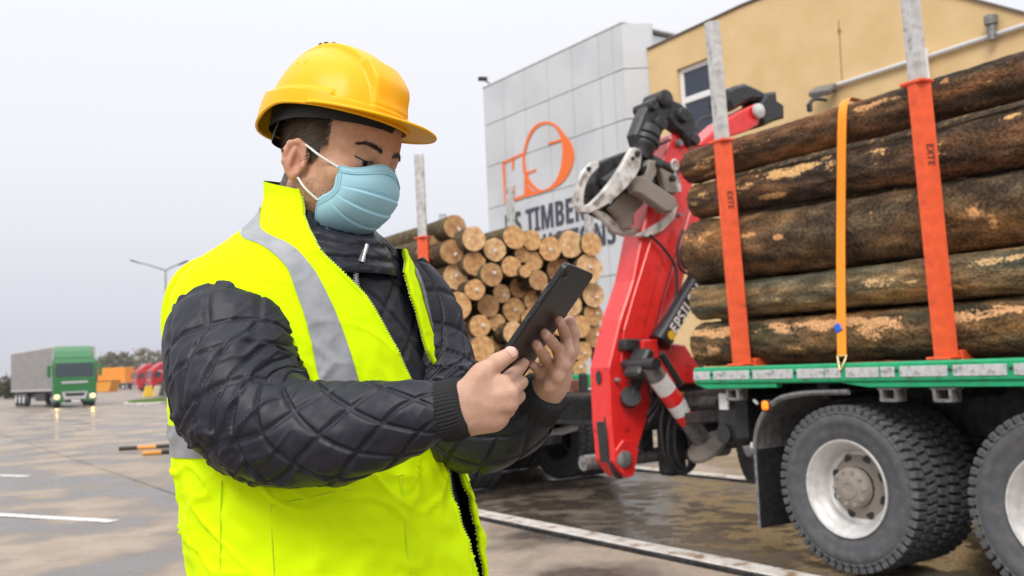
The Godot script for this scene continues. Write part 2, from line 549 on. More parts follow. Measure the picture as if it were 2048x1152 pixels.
# pixel on the vertical plane z = n of the vehicles' frame: (x, y, n) there
func side(px: float, py: float, n := 0.0) -> Vector3:
	var r := aim(px, py)
	var t := (VO + OUT * n - EYE).dot(OUT) / r.dot(OUT)
	return veh.affine_inverse() * (EYE + r * t)
func across(px: float, py: float, x: float) -> Vector3:
	var nn := veh.basis.x
	var r := aim(px, py)
	var t := (VO + nn * x - EYE).dot(nn) / r.dot(nn)
	return veh.affine_inverse() * (EYE + r * t)

func build_ground() -> void:
	var g := MB.new()
	g.face([Vector3(-900, 0, 300), Vector3(900, 0, 300), Vector3(900, 0, -1200), Vector3(-900, 0, -1200)], Vector3.UP)
	var ground := obj("ground", g, mats.yard, null, Transform3D(Basis(), Vector3(0, -0.014, 0)))
	tag(ground, "", "", "", "structure")
	# slabs of the yard with open joints, laid along the weighbridge
	var rows := [0.505, 2.09, 5.7, 9.3, 12.9, 16.5]
	for r in rows.size() - 1:
		for k in 14:
			var x0 := -62.0 + k * 5.2 + (1.3 if r % 2 else 0.0)
			var b := MB.new()
			var gap := 0.005
			b.box(Vector3(x0 + 2.6, -0.01, (rows[r] + rows[r + 1]) * 0.5), Vector3(5.2 - gap, 0.02, rows[r + 1] - rows[r] - 0.045), 0.004)
			obj("slab", b, mats.yard, ground, Transform3D(veh.basis, veh.origin + Vector3(0, 0.014, 0)))
	# weighbridge: deck between two painted steel edges
	var wb := Node3D.new()
	wb.name = "weighbridge"
	add_child(wb)
	wb.transform = veh
	tag(wb, "", "", "", "structure")
	for k in 4:
		var d := MB.new()
		d.box(Vector3(3.0 - k * 5.0, -0.008, -1.335), Vector3(4.988, 0.016, 3.1), 0.003)
		obj("deck_plate", d, mats.bridge, wb)
	for q in [[0.36, 0.19], [-3.03, 0.19]]:
		for k in 4:
			var e := MB.new()
			var x := 3.0 - k * 5.0
			e.box(Vector3(x, 0.014, q[0]), Vector3(4.99, 0.028, q[1]), 0.008)
			var o := obj("edge_rail", e, mats.edge_steel, wb)
			var lip := MB.new()
			lip.box(Vector3(x, 0.006, q[0] + q[1] * 0.5 + 0.018), Vector3(4.99, 0.03, 0.03), 0.003)
			lip.box(Vector3(x, 0.006, q[0] - q[1] * 0.5 - 0.018), Vector3(4.99, 0.03, 0.03), 0.003)
			obj("lip", lip, mats.dark_steel, o)
	# painted bay lines
	for l in [[on_ground(0, 1030), on_ground(228, 1043), 0.15, 5.0], [on_ground(0, 951), on_ground(55, 953), 0.14, 5.0]]:
		var d: Vector3 = (l[1] - l[0]).normalized()
		var s: Vector3 = d.cross(Vector3.UP) * (l[2] * 0.5)
		var a: Vector3 = l[1] - d * l[3]
		var b: Vector3 = l[1]
		var m := MB.new()
		m.face([a - s, b - s, b + s, a + s], Vector3.UP)
		var o := obj("painted_line", m, mats.line, null, Transform3D(Basis(), Vector3(0, 0.005, 0)))
		tag(o, "", "", "", "structure")
	# two striped poles lying on the ground
	var stripe_o := mat(lin(0.72, 0.33, 0.07), 0.6)
	var stripe_k := mat(lin(0.03, 0.03, 0.03), 0.6)
	for l in [[on_ground(238, 902), on_ground(375, 894), 0, "black and orange striped pole lying on wet concrete, its black end out"], [on_ground(285, 912), on_ground(420, 902), 1, "black and orange striped pole lying on wet concrete, its orange end out"]]:
		var a: Vector3 = l[0]
		var b: Vector3 = l[1]
		var p := thing("barrier_pole", l[3], "pole", Transform3D(Basis(), a), "striped poles lying on the yard")
		for k in 4:
			var m := MB.new()
			m.rod(Vector3(0, 0.045, 0) + (b - a) * (k * 0.27), Vector3(0, 0.045, 0) + (b - a) * (k * 0.27 + 0.27), 0.045, 10)
			obj("stripe", m, stripe_k if (k + l[2]) % 2 == 0 else stripe_o, p)

# ------------------------------------------------------------------ buildings
func build_buildings() -> void:
	var d := Vector3(-sin(deg_to_rad(34.9)), 0, -cos(deg_to_rad(34.9)))
	var nrm := Vector3(-cos(deg_to_rad(34.9)), 0, sin(deg_to_rad(34.9)))
	var b0 := Vector3(3.014, 0, -21.78)
	var fr := Transform3D(Basis(-d, Vector3.UP, nrm), b0)
	var panel_m := tri(mat(Color.WHITE, 0.38, 0.15, {"albedo_texture": ntex(71, 0.006, [[0.1, Color(0.535, 0.545, 0.565)], [0.8, Color(0.61, 0.62, 0.64)]], 4, 256)}), 0.3, false)
	var dark := mat(lin(0.10, 0.10, 0.105), 0.8)
	# clad tower: x from -6.3 (far) to -0.3, panels 1.0 wide, rows 1.16 high
	var tw := thing("clad_tower", "white metal clad tower carrying an orange emblem and dark company lettering", "building", fr)
	var core := MB.new()
	core.box(Vector3(-3.35, 4.55, -1.6), Vector3(5.8, 9.1, 2.9), 0.0)
	obj("core", core, panel_m, tw)
	var xs := [-6.27, -5.28, -4.29, -3.28, -2.26, -1.22, -0.72, -0.36]
	var ys := [9.18, 8.11, 6.93, 5.75, 4.57, 3.39, 2.21, 1.03, 0.06]
	for j in ys.size() - 1:
		for i in xs.size() - 2:
			var m := MB.new()
			m.box(Vector3((xs[i] + xs[i + 1]) * 0.5, (ys[j] + ys[j + 1]) * 0.5, -0.02), Vector3(xs[i + 1] - xs[i] - 0.016, ys[j] - ys[j + 1] - 0.016, 0.05), 0.004)
			obj("panel", m, panel_m, tw)
		# corner panel, bent back towards the yellow wall
		var y0: float = ys[j + 1] + 0.011
		var y1: float = ys[j] - 0.011
		var cm := MB.new()
		cm.prism(PackedVector2Array([Vector2(-0.71, 0.005), Vector2(-0.36, 0.005), Vector2(0.0, -0.55), Vector2(0.0, -0.62), Vector2(-0.40, -0.05), Vector2(-0.71, -0.05)]), y0, y1, Transform3D(Basis(Vector3.RIGHT, Vector3.BACK, Vector3.UP), Vector3.ZERO), 0.004)
		obj("panel", cm, panel_m, tw)
		var sm := MB.new()
		sm.box(Vector3(-6.29, (ys[j] + ys[j + 1]) * 0.5, -1.55), Vector3(0.05, ys[j] - ys[j + 1] - 0.022, 2.98), 0.006)
		obj("panel", sm, panel_m, tw)
	var cap := MB.new()
	cap.box(Vector3(-3.32, 9.21, -1.5), Vector3(5.95, 0.05, 3.02), 0.01)
	obj("coping", cap, mats.reflector, tw)
	# lettering, on the plane of the panels
	var ink := mat(lin(0.045, 0.05, 0.075), 0.5)
	var orange := mat(lin(0.86, 0.16, 0.015), 0.45)
	var fpt := func(px: float, py: float) -> Vector2:
		var r := aim(px, py)
		var t := (b0 + nrm * 0.01 - EYE).dot(nrm) / r.dot(nrm)
		var q := fr.affine_inverse() * (EYE + r * t)
		return Vector2(q.x, q.y)
	for l in [["HS TIMBER", Vector2(1010, 452), Vector2(1168, 418), 0.62], ["PRODUCTIONS", Vector2(1009, 506), Vector2(1230, 466), 0.56]]:
		var a: Vector2 = fpt.call(l[1].x, l[1].y)
		var b: Vector2 = fpt.call(l[2].x, l[2].y)
		var tm := letters(l[0], l[3], 0.02)
		var wdt := tm.get_aabb().size.x
		var o := obj("lettering", tm, ink, tw)
		var sx := (b.x - a.x) / wdt
		o.position = Vector3((a.x + b.x) * 0.5, (a.y + b.y) * 0.5, 0.018)
		o.scale = Vector3(sx, 1, 1)
	# emblem: ring open at the right with a heavy right side, and a square letter at its left
	var ring := MB.new()
	var outer := [[1098, 243], [1075, 248], [1058, 268], [1048, 300], [1046, 322], [1048, 345], [1056, 366], [1070, 380], [1085, 384], [1105, 378], [1124, 366], [1138, 348], [1147, 325], [1148, 306], [1143, 288], [1132, 272], [1117, 254]]
	var inner := [[1098, 248], [1078, 253], [1062, 272], [1052, 302], [1050, 322], [1053, 343], [1061, 362], [1074, 376], [1087, 380], [1103, 372], [1115, 356], [1122, 336], [1125, 315], [1126, 300], [1124, 285], [1121, 272], [1112, 256]]
	var sm := func(list: Array, k: int, f: float) -> Vector2:
		var m := list.size()
		var p := func(i: int) -> Vector2: return Vector2(list[posmod(i, m)][0], list[posmod(i, m)][1])
		var q: Vector2 = p.call(k).cubic_interpolate(p.call(k + 1), p.call(k - 1), p.call(k + 2), f)
		return fpt.call(q.x, q.y)
	for k in outer.size():
		for j in 4:
			var f0 := j / 4.0
			var f1 := (j + 1) / 4.0
			ring.prism(PackedVector2Array([sm.call(outer, k, f0), sm.call(outer, k, f1), sm.call(inner, k, f1), sm.call(inner, k, f0)]), 0.008, 0.03)
	for bar in [[[1005, 324], [1047, 305], [1047, 310], [1005, 329]], [[1005, 324], [1009, 323], [1013, 408], [1010, 409]], [[1012, 404], [1048, 389], [1086, 379], [1086, 385], [1048, 395], [1012, 409]], [[1049, 345], [1053, 345], [1054, 370], [1068, 384], [1049, 390]], [[1024, 318], [1028, 316], [1028, 339], [1025, 340]], [[1026, 372], [1029, 371], [1030, 397], [1027, 398]], [[1049, 346], [1072, 338], [1072, 342], [1049, 351]], [[1097, 285], [1126, 277], [1127, 281], [1097, 290]]]:
		var q := PackedVector2Array()
		for p in bar:
			q.append(fpt.call(p[0], p[1]))
		ring.prism(q, 0.009, 0.027)
	obj("emblem", ring, orange, tw)
	# security camera on the coping
	var cc := thing("security_camera", "small dark security camera on the corner of the white tower", "camera", fr * Transform3D(Basis(), Vector3(-6.1, 9.235, -0.1)))
	var arm := MB.new()
	arm.rod(Vector3(0, 0, 0), Vector3(0, 0.10, 0), 0.025, 8)
	arm.rod(Vector3(0, 0.09, 0), Vector3(-0.05, 0.16, 0.12), 0.025, 8)
	obj("bracket", arm, mats.grey_steel, cc)
	var ch := MB.new()
	ch.box(Vector3(-0.07, 0.2, 0.16), Vector3(0.11, 0.11, 0.26), 0.02, Basis(Vector3.UP, -0.4))
	obj("housing", ch, mats.black, cc)

	# yellow rendered building
	var plaster := tri(mat(Color.WHITE, 0.9, 0, {"albedo_texture": ntex(72, 0.012, [[0.1, Color(0.66, 0.46, 0.225)], [0.5, Color(0.70, 0.495, 0.25)], [0.9, Color(0.735, 0.525, 0.275)]], 6, 512), "heightmap_enabled": true, "heightmap_texture": mats.fine_bump, "heightmap_scale": 0.25}), 0.16, false)
	var yb := thing("rendered_building", "yellow rendered building with white framed window and sloping roof edge", "building", fr)
	var wl := MB.new()
	var zf := -0.45
	# wall in pieces round the window opening (x 1.32..2.75, y 5.2..7.66)
	var wall_at := func(px: float, py: float) -> Vector3:
		var r := aim(px, py)
		return fr.affine_inverse() * (EYE + r * ((b0 + nrm * zf - EYE).dot(nrm) / r.dot(nrm)))
	var wa: Vector3 = wall_at.call(1353, 139)
	var wb: Vector3 = wall_at.call(1438, 110)
	var wm: Vector3 = wall_at.call(1366, 200)
	var wx0: float = wa.x
	var wx1: float = wb.x
	var wy1: float = wa.y
	var wy0: float = wy1 - 2.3
	var xfz := Transform3D(Basis(), Vector3.ZERO)
	wl.prism(PackedVector2Array([Vector2(-0.02, 0), Vector2(wx0, 0), Vector2(wx0, 8.56), Vector2(-0.02, 8.52)]), zf - 0.3, zf, xfz)
	wl.prism(PackedVector2Array([Vector2(wx0, 0), Vector2(wx1, 0), Vector2(wx1, wy0), Vector2(wx0, wy0)]), zf - 0.3, zf, xfz)
	wl.prism(PackedVector2Array([Vector2(wx0, wy1), Vector2(wx1, wy1), Vector2(wx1, 8.6), Vector2(wx0, 8.56)]), zf - 0.3, zf, xfz)
	wl.prism(PackedVector2Array([Vector2(wx1, 0), Vector2(12.5, 0), Vector2(12.5, 4.2), Vector2(8.72, 6.46), Vector2(5.3, 8.56), Vector2(wx1, 8.6)]), zf - 0.3, zf, xfz)
	obj("wall", wl, plaster, yb)
	var body := MB.new()
	body.box(Vector3(4, 2.1, -8), Vector3(16.0, 4.19, 14.0), 0.0)
	obj("rear_wall", body, plaster, yb)
	# the room behind the window: back, sides, floor and ceiling
	var rx := (wx0 + wx1) * 0.5
	var plain := mat(lin(0.55, 0.52, 0.47), 0.9)
	for q in [[Vector3(rx, 6.5, -4.3), Vector3(3.4, 3.2, 0.1)], [Vector3(rx - 1.65, 6.5, -2.5), Vector3(0.1, 3.2, 3.48)], [Vector3(rx + 1.65, 6.5, -2.5), Vector3(0.1, 3.2, 3.48)], [Vector3(rx, 4.95, -2.5), Vector3(3.18, 0.1, 3.48)], [Vector3(rx, 8.05, -2.5), Vector3(3.18, 0.1, 3.48)]]:
		var room := MB.new()
		room.box(q[0], q[1], 0.0)
		obj("room_wall", room, plain, yb)
	var rf := MB.new()
	var crest := [Vector2(-0.02, 8.52), Vector2(2.85, 8.6), Vector2(5.3, 8.56), Vector2(8.72, 6.46), Vector2(12.5, 4.2)]
	for k in crest.size() - 1:
		rf.bar(Vector3(crest[k].x, crest[k].y + 0.02, zf - 0.15), Vector3(crest[k + 1].x, crest[k + 1].y + 0.02, zf - 0.15), 0.40, 0.045, 0.01)
	obj("roof_edge", rf, mat(lin(0.16, 0.13, 0.11), 0.6, 0.2), yb)
	var wn := MB.new()
	var fw := 0.10
	var zw := zf - 0.13
	for q in [[wx0, wx0 + fw, wy0, wy1], [wx1 - fw, wx1, wy0, wy1], [wx0 + fw, wx1 - fw, wy1 - fw, wy1], [wx0 + fw, wx1 - fw, wy0, wy0 + fw], [wx0 + fw, wx1 - fw, wm.y - 0.07, wm.y + 0.07]]:
		wn.box(Vector3((q[0] + q[1]) * 0.5, (q[2] + q[3]) * 0.5, zw), Vector3(q[1] - q[0], q[3] - q[2], 0.09), 0.012)
	var win := obj("window", wn, mat(lin(0.78, 0.78, 0.79), 0.4), yb)
	var glass := mat(Color(0.20, 0.24, 0.32, 0.55), 0.04)
	glass.transparency = BaseMaterial3D.TRANSPARENCY_ALPHA
	for q in [[wy0 + fw, wm.y - 0.07], [wm.y + 0.07, wy1 - fw]]:
		var pn := MB.new()
		pn.box(Vector3((wx0 + wx1) * 0.5, (q[0] + q[1]) * 0.5, zw - 0.01), Vector3(wx1 - wx0 - 2.0 * fw, q[1] - q[0], 0.012), 0.0)
		obj("pane", pn, glass, win)
	var sl := MB.new()
	sl.box(Vector3((wx0 + wx1) * 0.5, wy0 - 0.03, zf + 0.02), Vector3(wx1 - wx0 + 0.1, 0.05, 0.2), 0.01)
	obj("sill", sl, mats.reflector, win)
	var ypt := func(px: float, py: float, off := 0.0) -> Vector3:
		var r := aim(px, py)
		var t := (b0 + nrm * (zf + off) - EYE).dot(nrm) / r.dot(nrm)
		return fr.affine_inverse() * (EYE + r * t)
	var cd := MB.new()
	var pipe := [ypt.call(1668, 172, 0.06), ypt.call(1805, 128, 0.06), ypt.call(1850, 115, 0.06), ypt.call(2056, 48, 0.06)]
	cd.tube(PackedVector3Array(pipe), 0.04, 10)
	obj("conduit", cd, mat(lin(0.62, 0.62, 0.63), 0.5), yb)
	var dp := MB.new()
	dp.tube(PackedVector3Array([ypt.call(1848, 98, 0.14), ypt.call(1850, 130, 0.14), ypt.call(1856, 180, 0.14), ypt.call(1880, 420, 0.14)]), 0.06, 12)
	obj("down_pipe", dp, mat(lin(0.78, 0.78, 0.79), 0.45), yb)
	var vn := MB.new()
	var v0: Vector3 = ypt.call(1984, 68, 0.12)
	vn.rod(v0 - Vector3(0, 0.1, 0), v0 + Vector3(0, 0.18, 0), 0.07, 12)
	vn.rod(v0 + Vector3(0, 0.16, 0), v0 + Vector3(0, 0.30, 0), 0.105, 12)
	obj("vent_cowl", vn, mats.grey_steel, yb)
	var fl := thing("floodlight", "grey floodlight at the end of the white conduit on yellow wall", "light", fr * Transform3D(Basis(), ypt.call(1658, 182, 0.1)))
	var fh := MB.new()
	fh.box(Vector3(-0.02, 0.0, 0.16), Vector3(0.46, 0.10, 0.30), 0.02, Basis(Vector3.RIGHT, 0.55) * Basis(Vector3.BACK, -0.1))
	obj("housing", fh, mats.grey_steel, fl)
	var fg := MB.new()
	fg.box(Vector3(-0.02, -0.06, 0.13), Vector3(0.40, 0.015, 0.24), 0.0, Basis(Vector3.RIGHT, 0.55) * Basis(Vector3.BACK, -0.1))
	obj("glass", fg, mat(lin(0.1, 0.13, 0.12), 0.1), fl)
	var fb := MB.new()
	fb.bar(Vector3(0.05, 0, -0.1), Vector3(0.05, 0.0, 0.12), 0.08, 0.05, 0.01)
	obj("bracket", fb, mats.dark_steel, fl)
	var cr := MB.new()
	cr.tube(PackedVector3Array([ypt.call(1677, 40, 0.004), ypt.call(1679, 62, 0.004), ypt.call(1681, 110, 0.004), ypt.call(1684, 160, 0.004)]), 0.012, 5)
	cr.rod(ypt.call(1678, 60, 0.0), ypt.call(1678, 60, 0.04), 0.03, 8)
	obj("cable", cr, mat(lin(0.36, 0.25, 0.13), 0.7), yb)

# ------------------------------------------------------------------ far side of the yard
func facing(fwd: Vector3, where: Vector3) -> Transform3D:
	var z := Vector3(fwd.x, 0, fwd.z).normalized()
	return Transform3D(Basis(Vector3.UP.cross(z), Vector3.UP, z), where)

func wheel_at(parent: Node3D, o: Vector3, r: float, w: float, sgn: float) -> void:
	var ty := MB.new()
	var xf := Transform3D(Basis(Vector3(0, 1, 0), Vector3(sgn, 0, 0), Vector3(0, 0, sgn)), o)
	ty.lathe([Vector2(r * 0.55, -w), Vector2(r * 0.9, -w), Vector2(r, -w * 0.85), Vector2(r, -w * 0.15), Vector2(r * 0.9, 0), Vector2(r * 0.55, 0)], 24, xf)
	var t := obj("wheel", ty, mats.tyre, parent)
	var rm := MB.new()
	rm.lathe([Vector2(r * 0.55, 0.0), Vector2(r * 0.5, -0.04), Vector2(r * 0.25, -0.02), Vector2(r * 0.2, 0.03), Vector2(0.001, 0.03)], 20, xf)
	obj("rim", rm, mats.rim, t)

# tractor unit, front at z = 0, driving towards +z
func tractor(called: String, label: String, where: Transform3D, paint: Material, lit: bool, group := "") -> Node3D:
	var c := thing(called, label, "truck", where, group)
	var b := MB.new()
	# side outline of the cab (z to the rear is negative), extruded across
	var outline := PackedVector2Array([Vector2(0, 0.75), Vector2(0.02, 1.75), Vector2(-0.12, 2.75), Vector2(-0.28, 3.02), Vector2(-2.15, 3.1), Vector2(-2.15, 0.95), Vector2(-1.9, 0.95), Vector2(-1.75, 1.12), Vector2(-0.95, 1.12), Vector2(-0.8, 0.85), Vector2(-0.75, 0.4), Vector2(0.0, 0.32)])
	var xf := Transform3D(Basis(Vector3(0, 0, 1), Vector3.UP, Vector3(-1, 0, 0)), Vector3.ZERO)
	b.prism(outline, -1.24, 1.24, xf, 0.09)
	obj("cab", b, paint, c)
	var sp := MB.new()
	var dome := PackedVector2Array([Vector2(-0.45, 3.06), Vector2(-0.95, 3.5), Vector2(-1.5, 3.78), Vector2(-2.1, 3.85), Vector2(-2.1, 3.06)])
	sp.prism(dome, -1.12, 1.12, xf, 0.12)
	obj("air_deflector", sp, paint, c)
	var sc := MB.new()
	sc.face([Vector3(-1.08, 1.88, 0.025), Vector3(1.08, 1.88, 0.025), Vector3(1.04, 2.7, -0.10), Vector3(-1.04, 2.7, -0.10)], Vector3(0, 0, 1))
	obj("windscreen", sc, mat(lin(0.035, 0.05, 0.06), 0.08), c, Transform3D(Basis(), Vector3(0, 0, 0.012)))
	for s in [-1.0, 1.0]:
		var sw := MB.new()
		sw.face([Vector3(s * 1.248, 1.85, -0.25), Vector3(s * 1.248, 1.85, -1.1), Vector3(s * 1.248, 2.6, -1.1), Vector3(s * 1.248, 2.6, -0.45)], Vector3(s, 0, 0))
		obj("side_window", sw, mat(lin(0.05, 0.07, 0.08), 0.08), c)
		var mi := MB.new()
		mi.box(Vector3(s * 1.45, 2.25, 0.05), Vector3(0.22, 0.75, 0.16), 0.05)
		mi.rod(Vector3(s * 1.2, 2.55, -0.1), Vector3(s * 1.42, 2.55, 0.03), 0.03, 6)
		obj("mirror", mi, paint, c)
		var st := MB.new()
		st.box(Vector3(s * 1.0, 0.62, 0.02), Vector3(0.42, 0.34, 0.10), 0.06)
		obj("headlight_surround", st, mats.reflector, c)
		var hl := MB.new()
		hl.lathe([Vector2(0.13, 0), Vector2(0.12, 0.03), Vector2(0.07, 0.055), Vector2(0.001, 0.06)], 16, Transform3D(Basis(Vector3.RIGHT, Vector3.BACK, Vector3.DOWN), Vector3(s * 1.02, 0.66, 0.075)))
		obj("headlight", hl, mat(Color(1, 0.9, 0.7), 0.2, 0, {"emission_enabled": true, "emission": Color(1, 0.78, 0.42), "emission_energy_multiplier": 1.5}) if lit else mats.reflector, c)
		if lit:
			var lamp := SpotLight3D.new()
			lamp.name = "headlight_beam"
			lamp.light_color = Color(1, 0.82, 0.5)
			lamp.light_energy = 0.6
			lamp.spot_range = 40.0
			lamp.spot_angle = 40.0
			lamp.shadow_enabled = true
			c.add_child(lamp, true)
			lamp.transform = Transform3D(Basis(Vector3.UP, PI) * Basis(Vector3.RIGHT, -0.12), Vector3(s * 1.02, 0.66, 0.16))
	var gr := MB.new()
	gr.prism(PackedVector2Array([Vector2(-0.72, 0.95), Vector2(0.72, 0.95), Vector2(0.62, 0.48), Vector2(-0.62, 0.48)]), 0.0, 0.05, Transform3D(Basis(), Vector3(0, 0, 0)), 0.02)
	obj("grille_frame", gr, mats.reflector, c)
	var gi := MB.new()
	gi.prism(PackedVector2Array([Vector2(-0.58, 0.88), Vector2(0.58, 0.88), Vector2(0.5, 0.68), Vector2(-0.5, 0.68)]), 0.05, 0.065, Transform3D(), 0.005)
	gi.box(Vector3(0, 0.40, 0.02), Vector3(1.0, 0.2, 0.03), 0.01)
	obj("grille", gi, mats.black, c)
	var br := MB.new()
	br.box(Vector3(0, 1.52, 0.03), Vector3(1.5, 0.13, 0.05), 0.02)
	obj("name_strip", br, mats.reflector, c)
	var pl := MB.new()
	pl.box(Vector3(0.05, 0.38, 0.045), Vector3(0.52, 0.12, 0.02), 0.005)
	obj("number_plate", pl, mat(lin(0.7, 0.7, 0.68), 0.4), c)
	var ch := MB.new()
	ch.box(Vector3(0, 0.72, -3.2), Vector3(0.9, 0.3, 5.4), 0.03)
	ch.box(Vector3(-1.0, 0.68, -2.9), Vector3(0.5, 0.6, 1.3), 0.05)
	ch.box(Vector3(1.0, 0.68, -2.9), Vector3(0.5, 0.6, 1.3), 0.05)
	obj("chassis", ch, mats.dark_steel, c)
	for s in [-1.0, 1.0]:
		wheel_at(c, Vector3(s * 1.22, 0.5, -1.35), 0.5, 0.32, s)
		wheel_at(c, Vector3(s * 1.22, 0.5, -5.0), 0.5, 0.55, s)
	return c

func leaf_crown(r: RandomNumberGenerator, w: float, h: float, base: float, clumps: int, each: int, leaf: float, tone: Color) -> MB:
	var m := MB.new()
	for k in clumps:
		var a := r.randf() * TAU
		var rr := sqrt(r.randf())
		var yy := r.randf()
		var wd := sin(PI * clampf(0.12 + yy * 0.8, 0, 1))
		var o := Vector3(cos(a) * rr * w * wd, base + yy * h, sin(a) * rr * w * wd)
		var cr := w * r.randf_range(0.16, 0.32)
		for q in each:
			var d := Vector3(r.randfn(), r.randfn() * 0.8, r.randfn()) * cr * 0.55
			var x := Vector3(r.randfn(), r.randfn(), r.randfn()).normalized()
			var y := x.cross(Vector3(r.randfn(), r.randfn(), r.randfn())).normalized()
			var s := leaf * r.randf_range(0.6, 1.3)
			var f := r.randf_range(0.7, 1.35)
			m.col = Color(tone.r * f, tone.g * f * r.randf_range(0.92, 1.1), tone.b * f)
			m.face([o + d - x * s, o + d + y * s * 0.6, o + d + x * s, o + d - y * s * 0.6], x.cross(y))
	return m

func tree(pos: Vector3, h: float, w: float, sd: int, tone: Color, dense: float, label: String, group: String) -> void:
	var r := RandomNumberGenerator.new()
	r.seed = sd
	var t := thing("tree", label, "tree", Transform3D(Basis(), pos), group)
	var tk := MB.new()
	tk.tube(PackedVector3Array([Vector3.ZERO, Vector3(0.1, h * 0.3, 0), Vector3(-0.1, h * 0.6, 0.1), Vector3(0, h * 0.9, 0)]), [0.2, 0.15, 0.1, 0.03], 7)
	for k in 9:
		var a := r.randf() * TAU
		var y0 := h * r.randf_range(0.25, 0.6)
		var d := Vector3(cos(a), r.randf_range(0.6, 1.2), sin(a)) * w * r.randf_range(0.5, 0.9)
		tk.tube(PackedVector3Array([Vector3(0, y0, 0), Vector3(0, y0, 0) + d * 0.5, Vector3(0, y0, 0) + d * 1.0 + Vector3(0, 0.3, 0)]), [0.07, 0.045, 0.015], 5)
	obj("trunk", tk, mats.trunk, t)
	obj("crown", leaf_crown(r, w, h * 0.75, h * 0.27, int(60 * dense), 26, 0.26, tone), mats.leaf, t)

func build_distance() -> void:
	mats.leaf = mat(Color.WHITE, 0.8, 0, {"vertex_color_use_as_albedo": true, "backlight_enabled": true, "backlight": Color(0.1, 0.12, 0.05)})
	mats.trunk = mat(lin(0.07, 0.055, 0.045), 0.9)
	var green_p := mat(lin(0.012, 0.155, 0.035), 0.3, 0, {"clearcoat_enabled": true, "clearcoat": 0.6})
	var red_p := mat(lin(0.46, 0.010, 0.014), 0.45, 0, {"clearcoat_enabled": true, "clearcoat": 0.5})
	# green tractor with a grey curtain-sided semi-trailer
	var fw := Vector3(0.45, 0, 0.89).normalized()
	var p0 := on_ground(150, 814)
	var tr := tractor("green_truck", "green truck with lit headlights pulling a grey box trailer", facing(fw, p0), green_p, true)
	var bx := Node3D.new()
	bx.name = "trailer"
	tr.add_child(bx)
	bx.transform = tr.transform.affine_inverse() * facing(Vector3(0.615, 0, 0.79), p0 - fw * 3.3)
	var box := MB.new()
	box.box(Vector3(0, 2.45, -6.0), Vector3(2.5, 2.75, 13.2), 0.04)
	obj("curtain_side", box, tri(mat(Color.WHITE, 0.6, 0, {"albedo_texture": ntex(81, 0.01, [[0.2, Color(0.24, 0.23, 0.222)], [0.8, Color(0.30, 0.287, 0.275)]], 4, 256)}), 0.25, false), bx)
	var fe := MB.new()
	for s in [-1.0, 1.0]:
		fe.box(Vector3(s * 1.22, 2.45, 0.58), Vector3(0.12, 2.8, 0.14), 0.02)
		fe.box(Vector3(s * 1.24, 3.80, -6.0), Vector3(0.06, 0.10, 13.1), 0.01)
		fe.box(Vector3(s * 1.24, 1.08, -6.0), Vector3(0.06, 0.12, 13.1), 0.01)
	obj("frame", fe, mat(lin(0.5, 0.48, 0.46), 0.5), bx)
	var ub := MB.new()
	ub.box(Vector3(0, 0.9, -6.0), Vector3(1.0, 0.25, 12.0), 0.02)
	ub.box(Vector3(-1.1, 0.62, -3.6), Vector3(0.15, 0.5, 2.8), 0.02)
	obj("underframe", ub, mats.dark_steel, bx)
	for k in 3:
		for s in [-1.0, 1.0]:
			wheel_at(bx, Vector3(s * 1.23, 0.5, -8.4 - k * 1.3), 0.5, 0.4, s)
	# row of red tractors and an orange container truck, far across the yard
	var far := [[298.0, 780.0, 128.0, "red tractor unit parked beside the orange container, white swoosh on its side"], [336.0, 780.0, 124.0, "red tractor unit parked at the end of the row by the lamp post"], [270.0, 780.0, 138.0, "red tractor unit half hidden between orange container and its neighbour"]]
	for k in far.size():
		var q: Array = far[k]
		var pp := at(q[0], q[1], q[2])
		pp.y = 0.0
		var c := tractor("red_truck", q[3], facing(Vector3(-0.72, 0, 0.55), pp), red_p, false, "red trucks parked across the yard")
		if k == 0:
			var sw := MB.new()
			var arc := PackedVector3Array()
			for j in 12:
				var a := -0.9 + j * 0.24
				arc.append(Vector3(1.27, 1.9 + sin(a) * 0.75, -1.0 - cos(a) * 0.75))
			sw.tube(arc, 0.06, 6)
			obj("swoosh", sw, mats.white_paint, c)
	var op := at(232, 777, 182)
	op.y = 0.0
	var oc := thing("container_truck", "bright orange container on a flat trailer beyond the green truck", "container", facing(Vector3(0.9, 0, 0.3), op))
	var ob := MB.new()
	ob.box(Vector3(0, 2.7, 0), Vector3(2.5, 2.9, 6.2), 0.05)
	obj("container", ob, mat(lin(0.85, 0.28, 0.02), 0.5), oc)
	var rib_m := mat(lin(0.82, 0.26, 0.02), 0.5)
	var rib := BoxMesh.new()
	rib.size = Vector3(0.04, 2.6, 0.14)
	for k in 20:
		obj("rib", rib, rib_m, oc, Transform3D(Basis(), Vector3(1.265, 2.7, -2.9 + k * 0.305)))
	var mk := MB.new()
	mk.box(Vector3(1.295, 2.5, 0.6), Vector3(0.02, 0.75, 0.7), 0.0)
	mk.box(Vector3(1.295, 2.5, -1.2), Vector3(0.02, 0.7, 0.22), 0.0)
	mk.box(Vector3(1.295, 2.5, -1.9), Vector3(0.02, 0.7, 0.3), 0.0)
	obj("marking", mk, mats.white_paint, oc)
	var fr := MB.new()
	fr.box(Vector3(0, 1.05, 0), Vector3(2.4, 0.25, 7.0), 0.02)
	obj("flatbed", fr, mats.dark_steel, oc)
	for s in [-1.0, 1.0]:
		for z in [-2.4, -1.2, 2.6]:
			wheel_at(oc, Vector3(s * 1.2, 0.5, z), 0.5, 0.35, s)
	# low orange loader body in front of the container
	var lo := at(205, 778, 150)
	lo.y = 0.0
	var ld := thing("orange_skip", "low orange skip standing in front of the orange container", "skip", facing(Vector3(0.9, 0, 0.3), lo))
	var lm := MB.new()
